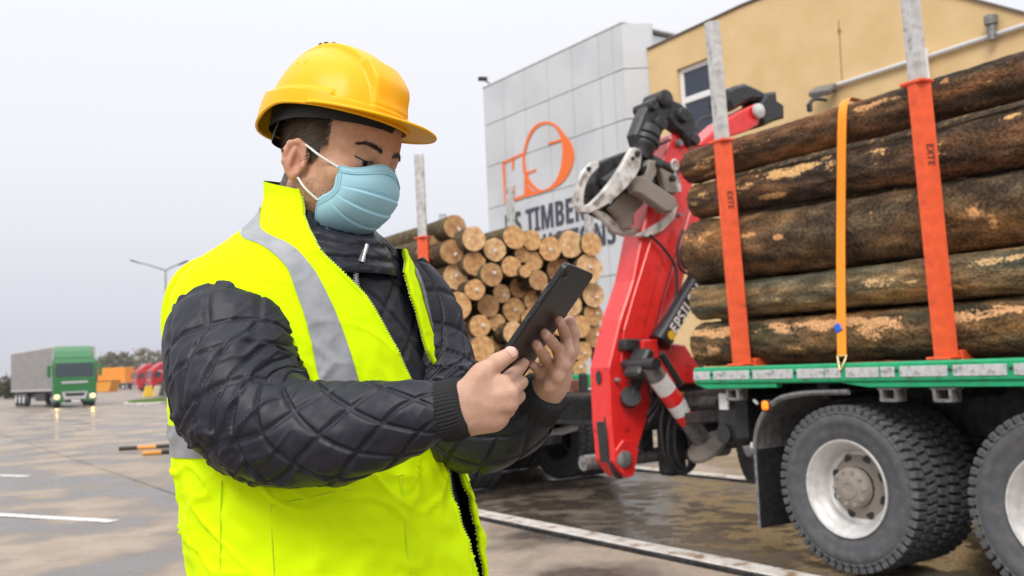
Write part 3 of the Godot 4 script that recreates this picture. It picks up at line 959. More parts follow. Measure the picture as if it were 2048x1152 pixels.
	lm.prism(PackedVector2Array([Vector2(-2.2, 0.05), Vector2(2.0, 0.05), Vector2(2.6, 1.7), Vector2(-2.6, 1.7)]), -1.0, 1.0, Transform3D(Basis(Vector3.BACK, Vector3.UP, Vector3.LEFT), Vector3.ZERO), 0.05)
	obj("body", lm, mat(lin(0.72, 0.3, 0.03), 0.5), ld)
	var lr := MB.new()
	lr.box(Vector3(0, 1.68, 0), Vector3(2.15, 0.1, 5.3), 0.02)
	obj("rim", lr, mats.dark_steel, ld)
	# traffic island with grass, concrete blocks and the lamp post
	var isl := MB.new()
	var ic := on_ground(345, 803)
	var rim := PackedVector2Array()
	for k in 28:
		var a := TAU * k / 28
		rim.append(Vector2(ic.x + 0.4 + cos(a) * 2.9, ic.z + sin(a) * 5.5))
	isl.prism(rim, -0.02, 0.12, Transform3D(Basis(Vector3.RIGHT, Vector3.BACK, Vector3.DOWN), Vector3.ZERO), 0.02)
	var io := obj("traffic_island", isl, mats.edge_steel)
	io.scale.y = -1.0
	tag(io, "", "", "", "structure")
	var gs := MB.new()
	var r := RandomNumberGenerator.new()
	r.seed = 5
	for k in 5200:
		var a := r.randf() * TAU
		var q := sqrt(r.randf())
		var o := Vector3(ic.x + 0.4 + cos(a) * q * 2.6, 0.11, ic.z + sin(a) * q * 5.2)
		var d := Vector3(r.randfn() * 0.05, r.randf_range(0.08, 0.2), r.randfn() * 0.05)
		var f := r.randf_range(0.7, 1.3)
		gs.col = Color(0.11 * f, 0.19 * f, 0.03 * f)
		var sd := Vector3(0.022, 0, r.randf_range(-0.02, 0.02))
		gs.face([o - sd, o + sd, o + d], Vector3(0, 0.3, 1))
	tag(obj("grass", gs, mats.leaf), "short green grass growing on the traffic island", "grass", "", "stuff")
	var lp := thing("street_lamp", "tall grey lamp post with two arms rising from the traffic island", "lamp", Transform3D(Basis(), on_ground(334, 804, 0.1)))
	var top := at(331, 541, 67.5) - lp.position
	var pm := MB.new()
	pm.tube(PackedVector3Array([Vector3.ZERO, Vector3(0, 1.2, 0), Vector3(0, 1.25, 0), Vector3(top.x, top.y, top.z)]), [0.13, 0.13, 0.10, 0.06], 10)
	obj("pole", pm, mats.grey_steel, lp)
	for q in [[276, 525], [361, 528]]:
		var e := at(q[0], q[1], 67.5) - lp.position
		var am := MB.new()
		am.tube(PackedVector3Array([top, top.lerp(e, 0.6) + Vector3(0, 0.05, 0), e]), [0.05, 0.045, 0.04], 8)
		var ao := obj("arm", am, mats.grey_steel, lp)
		var hm := MB.new()
		hm.bar(e - (e - top).normalized() * 0.1, e + (e - top).normalized() * 0.55, 0.26, 0.09, 0.02)
		obj("lamp_head", hm, mats.dark_steel, ao)
	for q in [[297.0, 790.0, 0, "yellow concrete barrier block beside the grass island"], [316.0, 790.0, 1, "cream concrete barrier block behind the grass island"], [327.0, 790.0, 2, "dark concrete barrier block between the cream block and lamp post"]]:
		var bp := at(q[0], q[1], 88.0)
		bp.y = 0.0
		var bm := MB.new()
		bm.prism(PackedVector2Array([Vector2(-0.45, 0), Vector2(0.45, 0), Vector2(0.4, 0.25), Vector2(0.22, 0.95), Vector2(-0.22, 0.95), Vector2(-0.4, 0.25)]), -0.42, 0.42, Transform3D(), 0.03)
		var t := thing("barrier_block", q[3], "barrier", Transform3D(Basis(Vector3.UP, 0.5), bp), "concrete blocks by the island")
		obj("block", bm, [mat(lin(0.72, 0.46, 0.03), 0.7), mat(lin(0.55, 0.5, 0.36), 0.7), mat(lin(0.06, 0.06, 0.06), 0.7)][q[2]], t)
		var hk := MB.new()
		hk.tube(curve([Vector3(-0.1, 0.93, 0), Vector3(-0.08, 1.05, 0), Vector3(0.08, 1.05, 0), Vector3(0.1, 0.93, 0)], 3), 0.02, 6)
		obj("lifting_loop", hk, mats.dark_steel, t)
	# trees behind the yard
	r.seed = 91
	var k := 0
	for q in [[172, 212, 7.0], [190, 208, 7.6], [208, 214, 7.8], [224, 205, 8.2], [240, 212, 8.3], [256, 208, 8.0], [272, 214, 8.4], [288, 206, 8.9], [303, 213, 8.8], [318, 208, 8.6], [333, 214, 8.2], [350, 210, 8.0], [372, 214, 8.0]]:
		var pp := at(q[0], 768, q[1])
		pp.y = 0.0
		var thin: bool = q[0] > 262 and q[0] < 320
		tree(pp, q[2] * 0.9, 2.6, 100 + k, Color(0.17, 0.16, 0.10) if not thin else Color(0.2, 0.17, 0.11), 0.62 if not thin else 0.34, "grey green tree standing behind the parked trucks" if not thin else "thin bare topped tree letting the sky through behind the red trucks", "trees behind the parked trucks")
		k += 1
	for q in [[-40, 118, 2.6], [-12, 116, 2.4], [8, 120, 2.7], [26, 118, 2.5], [44, 121, 2.6], [62, 117, 2.5]]:
		var pp := at(q[0], 780, q[1])
		pp.y = 0.0
		var bs := thing("bush", "olive bush in the hedge behind the grey box trailer", "bush", Transform3D(Basis(), pp), "hedge behind the box trailer")
		r.seed = 300 + k
		var stem := MB.new()
		for j in 5:
			stem.tube(PackedVector3Array([Vector3.ZERO, Vector3(r.randf_range(-0.8, 0.8), q[2] * 0.7, r.randf_range(-0.8, 0.8))]), [0.05, 0.02], 5)
		obj("stem", stem, mats.trunk, bs)
		obj("crown", leaf_crown(r, 1.4, q[2] * 0.9, 0.15, 40, 24, 0.16, Color(0.10, 0.095, 0.05)), mats.leaf, bs)
		k += 1

# ------------------------------------------------------------------ log trailer
# wheel in the vehicles' frame: outer face at z = 0, axle along z
func truck_wheel(parent: Node3D, o: Vector3, twin: bool, out := 1.0) -> void:
	var w := Node3D.new()
	w.name = "wheel"
	parent.add_child(w, true)
	w.transform = Transform3D(Basis(Vector3.UP, 0.0 if out > 0.0 else PI), o)
	if not mats.has("tyre_mesh"):
		var ty := MB.new()
		var xf := Transform3D(Basis(Vector3.RIGHT, Vector3.BACK, Vector3.DOWN), Vector3.ZERO)   # lathe height runs along +z
		ty.lathe([Vector2(0.300, -0.27), Vector2(0.345, -0.292), Vector2(0.44, -0.30), Vector2(0.485, -0.285), Vector2(0.498, -0.25), Vector2(0.498, -0.05), Vector2(0.485, -0.015), Vector2(0.47, -0.004), Vector2(0.462, -0.006), Vector2(0.455, -0.001), Vector2(0.41, 0.004), Vector2(0.405, 0.0), Vector2(0.36, -0.004), Vector2(0.335, -0.01), Vector2(0.33, -0.014), Vector2(0.312, -0.016), Vector2(0.298, -0.03)], 64, xf)
		for row in [[-0.045, 0.085, 0.0], [-0.150, 0.085, 0.5], [-0.255, 0.085, 0.0]]:
			for k in 54:
				var a: float = TAU * (k + row[2]) / 54.0
				var bs := Basis(Vector3.BACK, a) * Basis(Vector3.RIGHT, 0.18 if row[2] > 0.0 else -0.12)
				ty.box(Basis(Vector3.BACK, a) * Vector3(0.505, 0, row[0]), Vector3(0.034, 0.041, row[1]), 0.004, bs)
			# sidewall ends of the shoulder blocks
		for k in 54:
			var a: float = TAU * k / 54.0
			ty.box(Basis(Vector3.BACK, a) * Vector3(0.488, 0, -0.018), Vector3(0.05, 0.036, 0.026), 0.006, Basis(Vector3.BACK, a) * Basis(Vector3.UP, 0.35))
		mats.tyre_mesh = ty.mesh()
		var rm := MB.new()
		rm.lathe([Vector2(0.292, -0.06), Vector2(0.302, -0.028), Vector2(0.308, -0.012), Vector2(0.304, -0.004), Vector2(0.292, -0.008), Vector2(0.282, -0.03), Vector2(0.262, -0.05), Vector2(0.258, -0.075), Vector2(0.244, -0.085), Vector2(0.236, -0.13), Vector2(0.215, -0.15), Vector2(0.2, -0.152)], 56, xf)
		mats.rim_mesh = rm.mesh()
		var ds := MB.new()
		ds.lathe([Vector2(0.202, -0.150), Vector2(0.165, -0.140), Vector2(0.145, -0.128), Vector2(0.12, -0.126)], 40, xf)
		mats.disc_mesh = ds.mesh()
		var hb := MB.new()
		hb.lathe([Vector2(0.128, -0.13), Vector2(0.126, -0.055), Vector2(0.118, -0.046), Vector2(0.07, -0.040), Vector2(0.066, -0.034), Vector2(0.035, -0.032), Vector2(0.03, -0.038), Vector2(0.001, -0.038)], 36, xf)
		for k in 10:
			var a := TAU * k / 10.0
			hb.lathe([Vector2(0.017, -0.12), Vector2(0.017, -0.042), Vector2(0.012, -0.036), Vector2(0.001, -0.036)], 8, xf * Transform3D(Basis(), Vector3(cos(a) * 0.108, 0, sin(a) * 0.108)))
		mats.hub_mesh = hb.mesh()
		var ho := MB.new()
		for k in 8:
			var a := TAU * (k + 0.5) / 8.0
			var hx := xf * Transform3D(Basis(Vector3.UP, 0.0), Vector3(cos(a) * 0.183, 0, sin(a) * 0.183))
			ho.lathe([Vector2(0.03, -0.142), Vector2(0.001, -0.1405)], 12, hx)
		mats.holes_mesh = ho.mesh()
	obj("tyre", mats.tyre_mesh, mats.tyre, w)
	obj("rim", mats.rim_mesh, mats.rim, w)
	obj("disc", mats.disc_mesh, mats.hub, w)
	obj("hub", mats.hub_mesh, mats.hub, w)
	obj("hand_hole", mats.holes_mesh, mats.black, w)
	if twin:
		obj("inner_tyre", mats.tyre_mesh, mats.tyre, w, Transform3D(Basis(), Vector3(0, 0, -0.34)))

# steel log stake with an aluminium extension and stencilled letters
func stake(parent: Node3D, foot: Vector3, lean: float, red_h: float, tip_h: float) -> void:
	var bs := Basis(Vector3.RIGHT, lean)
	var up := bs.y
	var m := MB.new()
	var sec := PackedVector2Array([Vector2(-0.075, -0.03), Vector2(-0.03, 0.045), Vector2(0.03, 0.045), Vector2(0.075, -0.03), Vector2(0.05, -0.06), Vector2(-0.05, -0.06)])
	var xf := Transform3D(Basis(bs.x, bs.z, bs.y), foot)
	m.prism(sec, 0.0, red_h, xf, 0.006)
	var s := obj("stake", m, mats.stake, parent)
	var e := MB.new()
	var sec2 := PackedVector2Array()
	for q in sec:
		sec2.append(q * 0.84)
	e.prism(sec2, red_h - 0.02, red_h + tip_h, xf, 0.005)
	obj("extension", e, mats.alu, s)
	var cap := MB.new()
	cap.box(foot + up * (red_h - 0.012) + bs.z * -0.005, Vector3(0.155, 0.02, 0.118), 0.004, bs)
	obj("collar", cap, mats.stake, s)
	var shoe := MB.new()
	shoe.box(foot + up * 0.010, Vector3(0.158, 0.020, 0.118), 0.006, bs)
	obj("shoe", shoe, mats.stake, s)
	var tm := letters("EXTE", 0.042, 0.003)
	var right := (bs.x * 0.857 - bs.z * -0.0)
	var fn := Vector3(0.857, 0, 0.515)
	var o := obj("stencil", tm, mat(lin(0.12, 0.035, 0.02), 0.7), s)
	o.transform = Transform3D(Basis(-up, fn.cross(-up), fn), foot + up * (red_h - 0.45) + Vector3(0.054, 0, 0.009))

func build_trailer() -> void:
	var t := thing("log_trailer", "green railed log trailer with orange stakes parked on the weighbridge", "trailer", veh)
	var x0 := -0.36
	var x1 := 6.4
	# outer rail
	var rl := MB.new()
	rl.box(Vector3((x0 + x1) * 0.5, 1.262, 0.03), Vector3(x1 - x0, 0.12, 0.10), 0.012)
	var rail := obj("side_rail", rl, mats.green, t)
	var lw := MB.new()
	lw.prism(PackedVector2Array([Vector2(x0, 1.20), Vector2(0.42, 1.20), Vector2(0.42, 1.172), Vector2(x0 + 0.12, 1.165)]), 0.0, 0.066, Transform3D(), 0.004)
	lw.prism(PackedVector2Array([Vector2(0.95, 1.20), Vector2(2.7, 1.20), Vector2(2.6, 1.17), Vector2(1.15, 1.17)]), 0.0, 0.066, Transform3D(), 0.004)
	obj("lower_flange", lw, mats.green, rail)
	for q in [[92, 155], [168, 308], [322, 478], [494, 600], [604, 664], [684, 813], [820, 874], [895, 1080], [1102, 1312], [1340, 1560], [1590, 1800]]:
		var a := side(1340 + q[0] / 1.946, 745, 0.082)
		var b := side(1340 + q[1] / 1.946, 745, 0.082)
		var m := MB.new()
		m.box(Vector3((a.x + b.x) * 0.5, 1.262, 0.083), Vector3(b.x - a.x, 0.062, 0.006), 0.002)
		obj("reflector_strip", m, mats.reflector, rail)
	for q in [162, 315, 486, 882, 1090, 1328]:
		var a := side(1340 + q / 1.946, 745, 0.082)
		var m := MB.new()
		m.lathe([Vector2(0.011, 0.0), Vector2(0.011, 0.003), Vector2(0.001, 0.003)], 10, Transform3D(Basis(Vector3.RIGHT, Vector3.BACK, Vector3.DOWN), Vector3(a.x, 1.268, 0.081)))
		obj("bolt_hole", m, mats.black, rail)
	var fl := MB.new()
	fl.box(Vector3((x0 + x1) * 0.5, 1.245, -1.22), Vector3(x1 - x0 - 0.02, 0.07, 2.40), 0.01)
	obj("deck", fl, mats.dark_steel, t)
	var far := MB.new()
	far.box(Vector3((x0 + x1) * 0.5, 1.262, -2.47), Vector3(x1 - x0, 0.12, 0.10), 0.012)
	obj("far_rail", far, mats.green, t)
	var ch := MB.new()
	for z in [-0.80, -1.64]:
		ch.box(Vector3(2.9, 0.98, z), Vector3(7.2, 0.34, 0.12), 0.01)
	for k in 8:
		ch.box(Vector3(-0.2 + k * 0.85, 1.14, -1.22), Vector3(0.1, 0.12, 2.2), 0.01)
	obj("chassis", ch, mats.dark_steel, t)
	for q in [[-0.02, 0.0, 0.0], [1.58, 0.0, 0.0], [4.6, 0.0, 0.0]]:
		stake(t, Vector3(q[0] + 0.02, 1.322, -0.045), 0.036, 1.645, 0.87)
		var bo := MB.new()
		bo.box(Vector3(q[0] + 0.02, 1.33, -1.22), Vector3(0.14, 0.09, 2.2), 0.01)
		obj("bolster", bo, mats.stake, t)
		var fs := MB.new()
		fs.box(Vector3(q[0] + 0.02, 2.1, -2.40), Vector3(0.13, 1.5, 0.09), 0.012)
		obj("far_stake", fs, mats.stake, t)
	# running gear: two axles with twin wheels
	for x in [0.91, 2.26, 3.61]:
		truck_wheel(t, Vector3(x, 0.535, 0.05), true)
		truck_wheel(t, Vector3(x, 0.535, -2.49), true, -1.0)
		var ax := MB.new()
		ax.rod(Vector3(x, 0.535, -0.15), Vector3(x, 0.535, -2.3), 0.07, 12)
		ax.rod(Vector3(x, 0.535, -0.06), Vector3(x, 0.535, -0.30), 0.13, 16)
		ax.box(Vector3(x, 0.74, -0.80), Vector3(1.1, 0.09, 0.09), 0.01)
		ax.box(Vector3(x, 0.74, -1.64), Vector3(1.1, 0.09, 0.09), 0.01)
		obj("axle", ax, mats.dark_steel, t)
	# mudguard in front of the first wheel: arched sheet, then a rubber flap
	var mg := MB.new()
	var ps := PackedVector3Array()
	var prof := []
	for p in [[1512, 905], [1514, 870], [1522, 840], [1538, 815], [1560, 797], [1590, 789], [1625, 785], [1700, 783]]:
		var q := side(p[0], p[1], 0.03)
		prof.append(Vector3(q.x, q.y, 0))
	var arc := curve(prof, 4)
	for p in arc:
		for z in [0.045, 0.04, -0.02, -0.3, -0.62]:
			ps.append(p + Vector3(0.012 if z > 0.042 else 0.0, -0.018 if z > 0.042 else 0.0, z))
	mg.grid(ps, 5, arc.size())
	var edge := PackedVector3Array()
	for p in arc:
		edge.append(p + Vector3(0.0, 0, 0.04))
	mg.tube(edge, 0.016, 8)
	var mgo := obj("mudguard", mg, mats.grey_steel, t)
	var fp := side(1512, 905, 0.03)
	var fb := side(1512, 1056, 0.03)
	var fm := MB.new()
	fm.box(Vector3(fp.x - 0.004, (fp.y + fb.y) * 0.5 + 0.02, -0.30), Vector3(0.014, fp.y - fb.y + 0.04, 0.66), 0.004)
	obj("mud_flap", fm, mats.black, mgo)
	var fe := MB.new()
	fe.box(Vector3(fp.x - 0.004, (fp.y + fb.y) * 0.5, 0.036), Vector3(0.022, fp.y - fb.y, 0.012), 0.003)
	obj("flap_edge", fe, mats.grey_steel, mgo)
	var lp := side(1530, 811, 0.07)
	var am := MB.new()
	am.box(lp, Vector3(0.055, 0.06, 0.03), 0.012)
	obj("marker_lamp", am, mats.amber, t)
	var lb := MB.new()
	lb.box(lp + Vector3(0, -0.005, -0.025), Vector3(0.075, 0.085, 0.03), 0.01)
	obj("lamp_base", lb, mats.black, t)
	# tank, valve box, brackets under the deck
	var tk := MB.new()
	var tc := side(1502, 830, -0.35)
	tk.box(tc, Vector3(0.30, 0.42, 0.5), 0.06)
	tk.rod(tc + Vector3(-0.02, -0.12, 0.24), tc + Vector3(-0.02, -0.12, 0.28), 0.07, 14)
	obj("valve_box", tk, mats.black, t)
	var lbm := MB.new()
	lbm.box(side(1448, 803, -0.05), Vector3(0.09, 0.12, 0.02), 0.004)
	obj("label_plate", lbm, mats.white_paint, t)
	var fit := MB.new()
	fit.rod(side(1508, 800, -0.02), side(1516, 808, -0.02), 0.012, 8)
	fit.rod(side(1507, 885, -0.02), side(1507, 895, -0.02), 0.022, 8)
	obj("air_fitting", fit, mats.white_paint, t)
	for px in [1473, 1785, 1893]:
		var q := side(px, 776, 0.0)
		var m := MB.new()
		for dx in [-0.05, 0.05]:
			m.box(Vector3(q.x + dx, 1.125, 0.0), Vector3(0.022, 0.085, 0.10), 0.004)
		m.box(Vector3(q.x, 1.09, 0.0), Vector3(0.12, 0.02, 0.09), 0.003)
		m.box(Vector3(q.x, 1.16, 0.0), Vector3(0.16, 0.016, 0.09), 0.003)
		obj("bracket", m, mats.grey_steel, t)
	var bb := MB.new()
	bb.bar(side(1375, 838, -0.4), side(1470, 826, -0.4), 0.07, 0.1, 0.01)
	bb.bar(side(1390, 800, -0.6), side(1480, 790, -0.6), 0.3, 0.14, 0.02)
	bb.rod(side(1404, 806, -0.3), side(1440, 806, -0.3), 0.05, 10)
	obj("drawbar", bb, mats.dark_steel, t)
	# steered front axle of the trailer, tread seen from ahead
	var sw := Node3D.new()
	sw.name = "spare_wheel"
	t.add_child(sw)
	var sc := side(1487, 918, -1.1)
	sw.transform = Transform3D(Basis(Vector3.UP, -0.576), Vector3(sc.x + 0.05, 0.83, -1.1))
	obj("tyre", mats.tyre_mesh, mats.tyre, sw)
	obj("rim", mats.rim_mesh, mats.rim, sw)
	var cra := MB.new()
	cra.box(Vector3(sc.x + 0.1, sc.y + 0.55, -1.1), Vector3(0.12, 0.5, 0.12), 0.01)
	obj("wheel_carrier", cra, mats.dark_steel, t)

# ------------------------------------------------------------------ logs
# a: butt in the vehicles' frame, b: top end; r0, r1 radii; bark look; butt cut
func log_at(parent_label: String, group: String, a: Vector3, b: Vector3, r0: float, r1: float, look: int, cutm: int, sd: int, seg := 26, sides := 22, rough := 1.0, wedge := false, own: Material = null) -> Node3D:
	var r := RandomNumberGenerator.new()
	r.seed = sd
	var lg := thing("log", parent_label, "log", veh, group)
	var z := (b - a).normalized()
	var x := Vector3.UP.cross(z).normalized()
	var y := z.cross(x)
	var nz := noise(sd, 1.0, 3)
	var ps := PackedVector3Array()
	var bend := Vector2(r.randf_range(-1, 1), r.randf_range(-1, 1)) * 0.02 * rough
	var first := PackedVector3Array()
	var last := PackedVector3Array()
	for j in seg + 1:
		var f := 1.0 * j / seg
		var o := a.lerp(b, f) + (x * bend.x + y * bend.y) * sin(f * PI)
		var rr := lerpf(r0, r1, f) * (1.0 + 0.10 * exp(-f * 16.0))
		for i in sides + 1:
			var an := TAU * (i % sides) / sides
			var d := Vector3(cos(an), sin(an), 0)
			var k := rr * (1.0 + rough * (0.07 * nz.get_noise_3d(d.x * 1.1, d.y * 1.1, f * 7.0) + 0.05 * nz.get_noise_3d(d.x * 4.0 + 9.0, d.y * 4.0, f * 40.0) + 0.03 * nz.get_noise_3d(d.x * 9.0 + 3.0, d.y * 9.0, f * 110.0)))
			var p := o + x * (d.x * k) + y * (d.y * k)
			if wedge and j == 0:
				p += z * (0.16 * clampf((d.x - 0.1) , 0.0, 1.0) + 0.05 * nz.get_noise_2d(d.x * 3.0, d.y * 3.0))
			elif j == 0:
				p += z * (0.02 * d.x + 0.015 * nz.get_noise_2d(d.x * 3.0, d.y * 3.0)) * rough
			if j == 0 and i < sides: first.append(p)
			if j == seg and i < sides: last.append(p)
			ps.append(p)
	var m := MB.new()
	var len := (b - a).length()
	if own:
		m.grid(ps, sides + 1, seg + 1, true)
	else:
		m.grid(ps, sides + 1, seg + 1, true, false, maxf(1.0, roundf(TAU * r0 / 0.9)), len / 1.1, Vector2(r.randf(), r.randf()))
	obj("bark", m, own if own else mats.bark[look], lg)
	for q in [[first, -z, "butt_end"], [last, z, "top_end"]]:
		var e := MB.new()
		e.uvs = 0.42 / maxf(r0, 0.05)
		e.fan(q[0], q[1], Vector2(r.randf_range(-0.08, 0.08), r.randf_range(-0.08, 0.08)))
		obj(q[2], e, mats.cut[cutm], lg)
	return lg

# bark of one outer log, 256 round by 1024 along: torn bare patches where the photo shows them
var bare := [
	[[1475, 300, 90, 4, 0.5], [1800, 195, 40, 5, 0.6], [1735, 212, 42, 12, 1.0], [1900, 225, 34, 8, 0.6], [1405, 330, 30, 10, 0.5], [1985, 160, 20, 7, 0.5], [1890, 165, 12, 8, 0.7], [1420, 345, 26, 6, 0.7]],
	[[1565, 338, 68, 17, 1.0], [1540, 390, 34, 12, 0.85], [1470, 375, 48, 22, 0.5], [1760, 300, 40, 20, 0.45], [1880, 292, 20, 14, 0.6], [1660, 330, 18, 14, 0.6], [1640, 310, 16, 6, 0.8], [1400, 400, 26, 18, 0.4], [2010, 225, 30, 6, 0.4]],
	[[1558, 471, 13, 7, 1.0], [1490, 468, 20, 6, 0.7], [1735, 405, 12, 26, 0.5], [1960, 400, 36, 26, 0.4], [1980, 440, 16, 14, 0.5], [1830, 380, 26, 14, 0.35], [1400, 470, 24, 24, 0.4]],
	[[1828, 557, 22, 4, 1.0], [1960, 520, 60, 10, 0.45], [2030, 510, 24, 10, 0.8], [1560, 590, 60, 8, 0.25], [1750, 560, 60, 12, 0.3]],
	[[1440, 662, 90, 16, 0.9], [1560, 650, 80, 16, 0.8], [1680, 640, 80, 18, 0.85], [1765, 640, 60, 20, 0.9], [1960, 620, 70, 16, 0.85], [2010, 610, 60, 14, 0.7], [1420, 700, 40, 14, 0.5], [1750, 675, 26, 18, 0.6], [1930, 660, 40, 20, 0.5], [1600, 690, 50, 8, 0.4]]]
func own_bark(k: int, a: Vector3, span: Vector3, r0: float, r1: float) -> StandardMaterial3D:
	var tone: Array = [
		[Color(0.048, 0.028, 0.017), Color(0.30, 0.18, 0.10), Color(0.58, 0.33, 0.15), 0.0],
		[Color(0.054, 0.031, 0.020), Color(0.33, 0.20, 0.115), Color(0.74, 0.47, 0.21), 0.0],
		[Color(0.048, 0.031, 0.018), Color(0.30, 0.20, 0.11), Color(0.66, 0.36, 0.16), 0.0],
		[Color(0.10, 0.073, 0.040), Color(0.47, 0.35, 0.195), Color(0.66, 0.45, 0.23), 0.1],
		[Color(0.058, 0.041, 0.022), Color(0.42, 0.27, 0.14), Color(0.68, 0.40, 0.20), 0.55]][k]
	var W := 256
	var H := 1024
	var big := bytes_of(noise(600 + k, 0.012, 3), 256, 256)
	var mid := bytes_of(noise(610 + k, 0.035, 4), 256, 256)
	var fine := bytes_of(noise(620 + k, 0.16, 3), 256, 256)
	var spots := PackedFloat32Array()
	spots.resize(W * H)
	var len := span.length()
	for b in bare[k]:
		var q := side(b[0], b[1], a.z + lerpf(r0, r1, 0.5) * 0.9)
		var f := (q.x - a.x) / span.x
		var rr := lerpf(r0, r1, clampf(f * 2.0, 0, 1))
		var an := PI - asin(clampf((q.y - (a.y + span.y * f)) / rr, -0.97, 0.97))
		var e := side(b[0] + b[2], b[1], a.z + rr * 0.9)
		var hu: float = b[3] / 290.0 / (TAU * rr) * W
		var hv: float = absf(e.x - q.x) / len * H
		var cu := an / TAU * W
		var cv := f * H
		for v in range(maxi(0, int(cv - hv * 1.4)), mini(H, int(cv + hv * 1.4))):
			for u in range(int(cu - hu * 1.5), int(cu + hu * 1.5)):
				var d := 1.15 - sqrt(pow((u - cu) / hu, 2.0) + pow((v - cv) / hv, 2.0))
				if d > 0.0:
					var w := posmod(u, W) + v * W
					spots[w] = maxf(spots[w], minf(d, 0.6) * b[4])
	var alb := PackedByteArray(); alb.resize(W * H * 3)
	var hg := PackedByteArray(); hg.resize(W * H)
	var dk: Color = tone[0]; var lt: Color = tone[1]; var bw: Color = tone[2]
	var li: float = tone[3]
	for v in H:
		var v1 := (v >> 2) & 255
		var v2 := (v >> 1) & 255
		var v3 := v & 255
		for u in W:
			var n1 := big[v1 * 256 + u] / 255.0
			var n2 := mid[v2 * 256 + u] / 255.0
			var n3 := fine[v3 * 256 + u] / 255.0
			var x := clampf(n1 * 0.75 + n2 * 0.85 + (n3 - 0.5) * 0.8 - 0.42, 0.0, 1.0)
			x = x * (0.55 + 0.45 * x)
			var r := lerpf(dk.r, lt.r, x); var g := lerpf(dk.g, lt.g, x); var b := lerpf(dk.b, lt.b, x)
			var red := 1.0 + 0.7 * (n1 - 0.5)
			r *= red
			b *= 2.0 - red
			var moss := clampf((0.42 - n1 + (n3 - 0.5) * 0.5) * 5.0, 0.0, 1.0) * li
			if moss > 0.0:
				r = lerpf(r, 0.10, moss * 0.6); g = lerpf(g, 0.105, moss * 0.6); b = lerpf(b, 0.045, moss * 0.6)
			var i := v * W + u
			var s := clampf((spots[i] + (n2 - 0.5) * 0.9 + (n3 - 0.5) * 0.5 - 0.30) * 6.0, 0.0, 1.0) if spots[i] > 0.02 else 0.0
			if s > 0.0:
				var t := 0.65 + 0.6 * n3
				r = lerpf(r, bw.r * t, s); g = lerpf(g, bw.g * t, s); b = lerpf(b, bw.b * t, s)
			hg[i] = int(clampf(n2 * 0.6 + n3 * 0.4 - s * 0.25, 0.0, 1.0) * 255.0)
			var q := i * 3
			alb[q] = int(sqrt(r) * 255.0); alb[q + 1] = int(sqrt(g) * 255.0); alb[q + 2] = int(sqrt(b) * 255.0)
	var m := mat(Color.WHITE, 0.9, 0, {"metallic_specular": 0.25})
	m.albedo_texture = ImageTexture.create_from_image(Image.create_from_data(W, H, false, Image.FORMAT_RGB8, alb))
	m.heightmap_enabled = true
	m.heightmap_texture = ImageTexture.create_from_image(Image.create_from_data(W, H, false, Image.FORMAT_L8, hg))
	m.heightmap_scale = 2.0
	return m

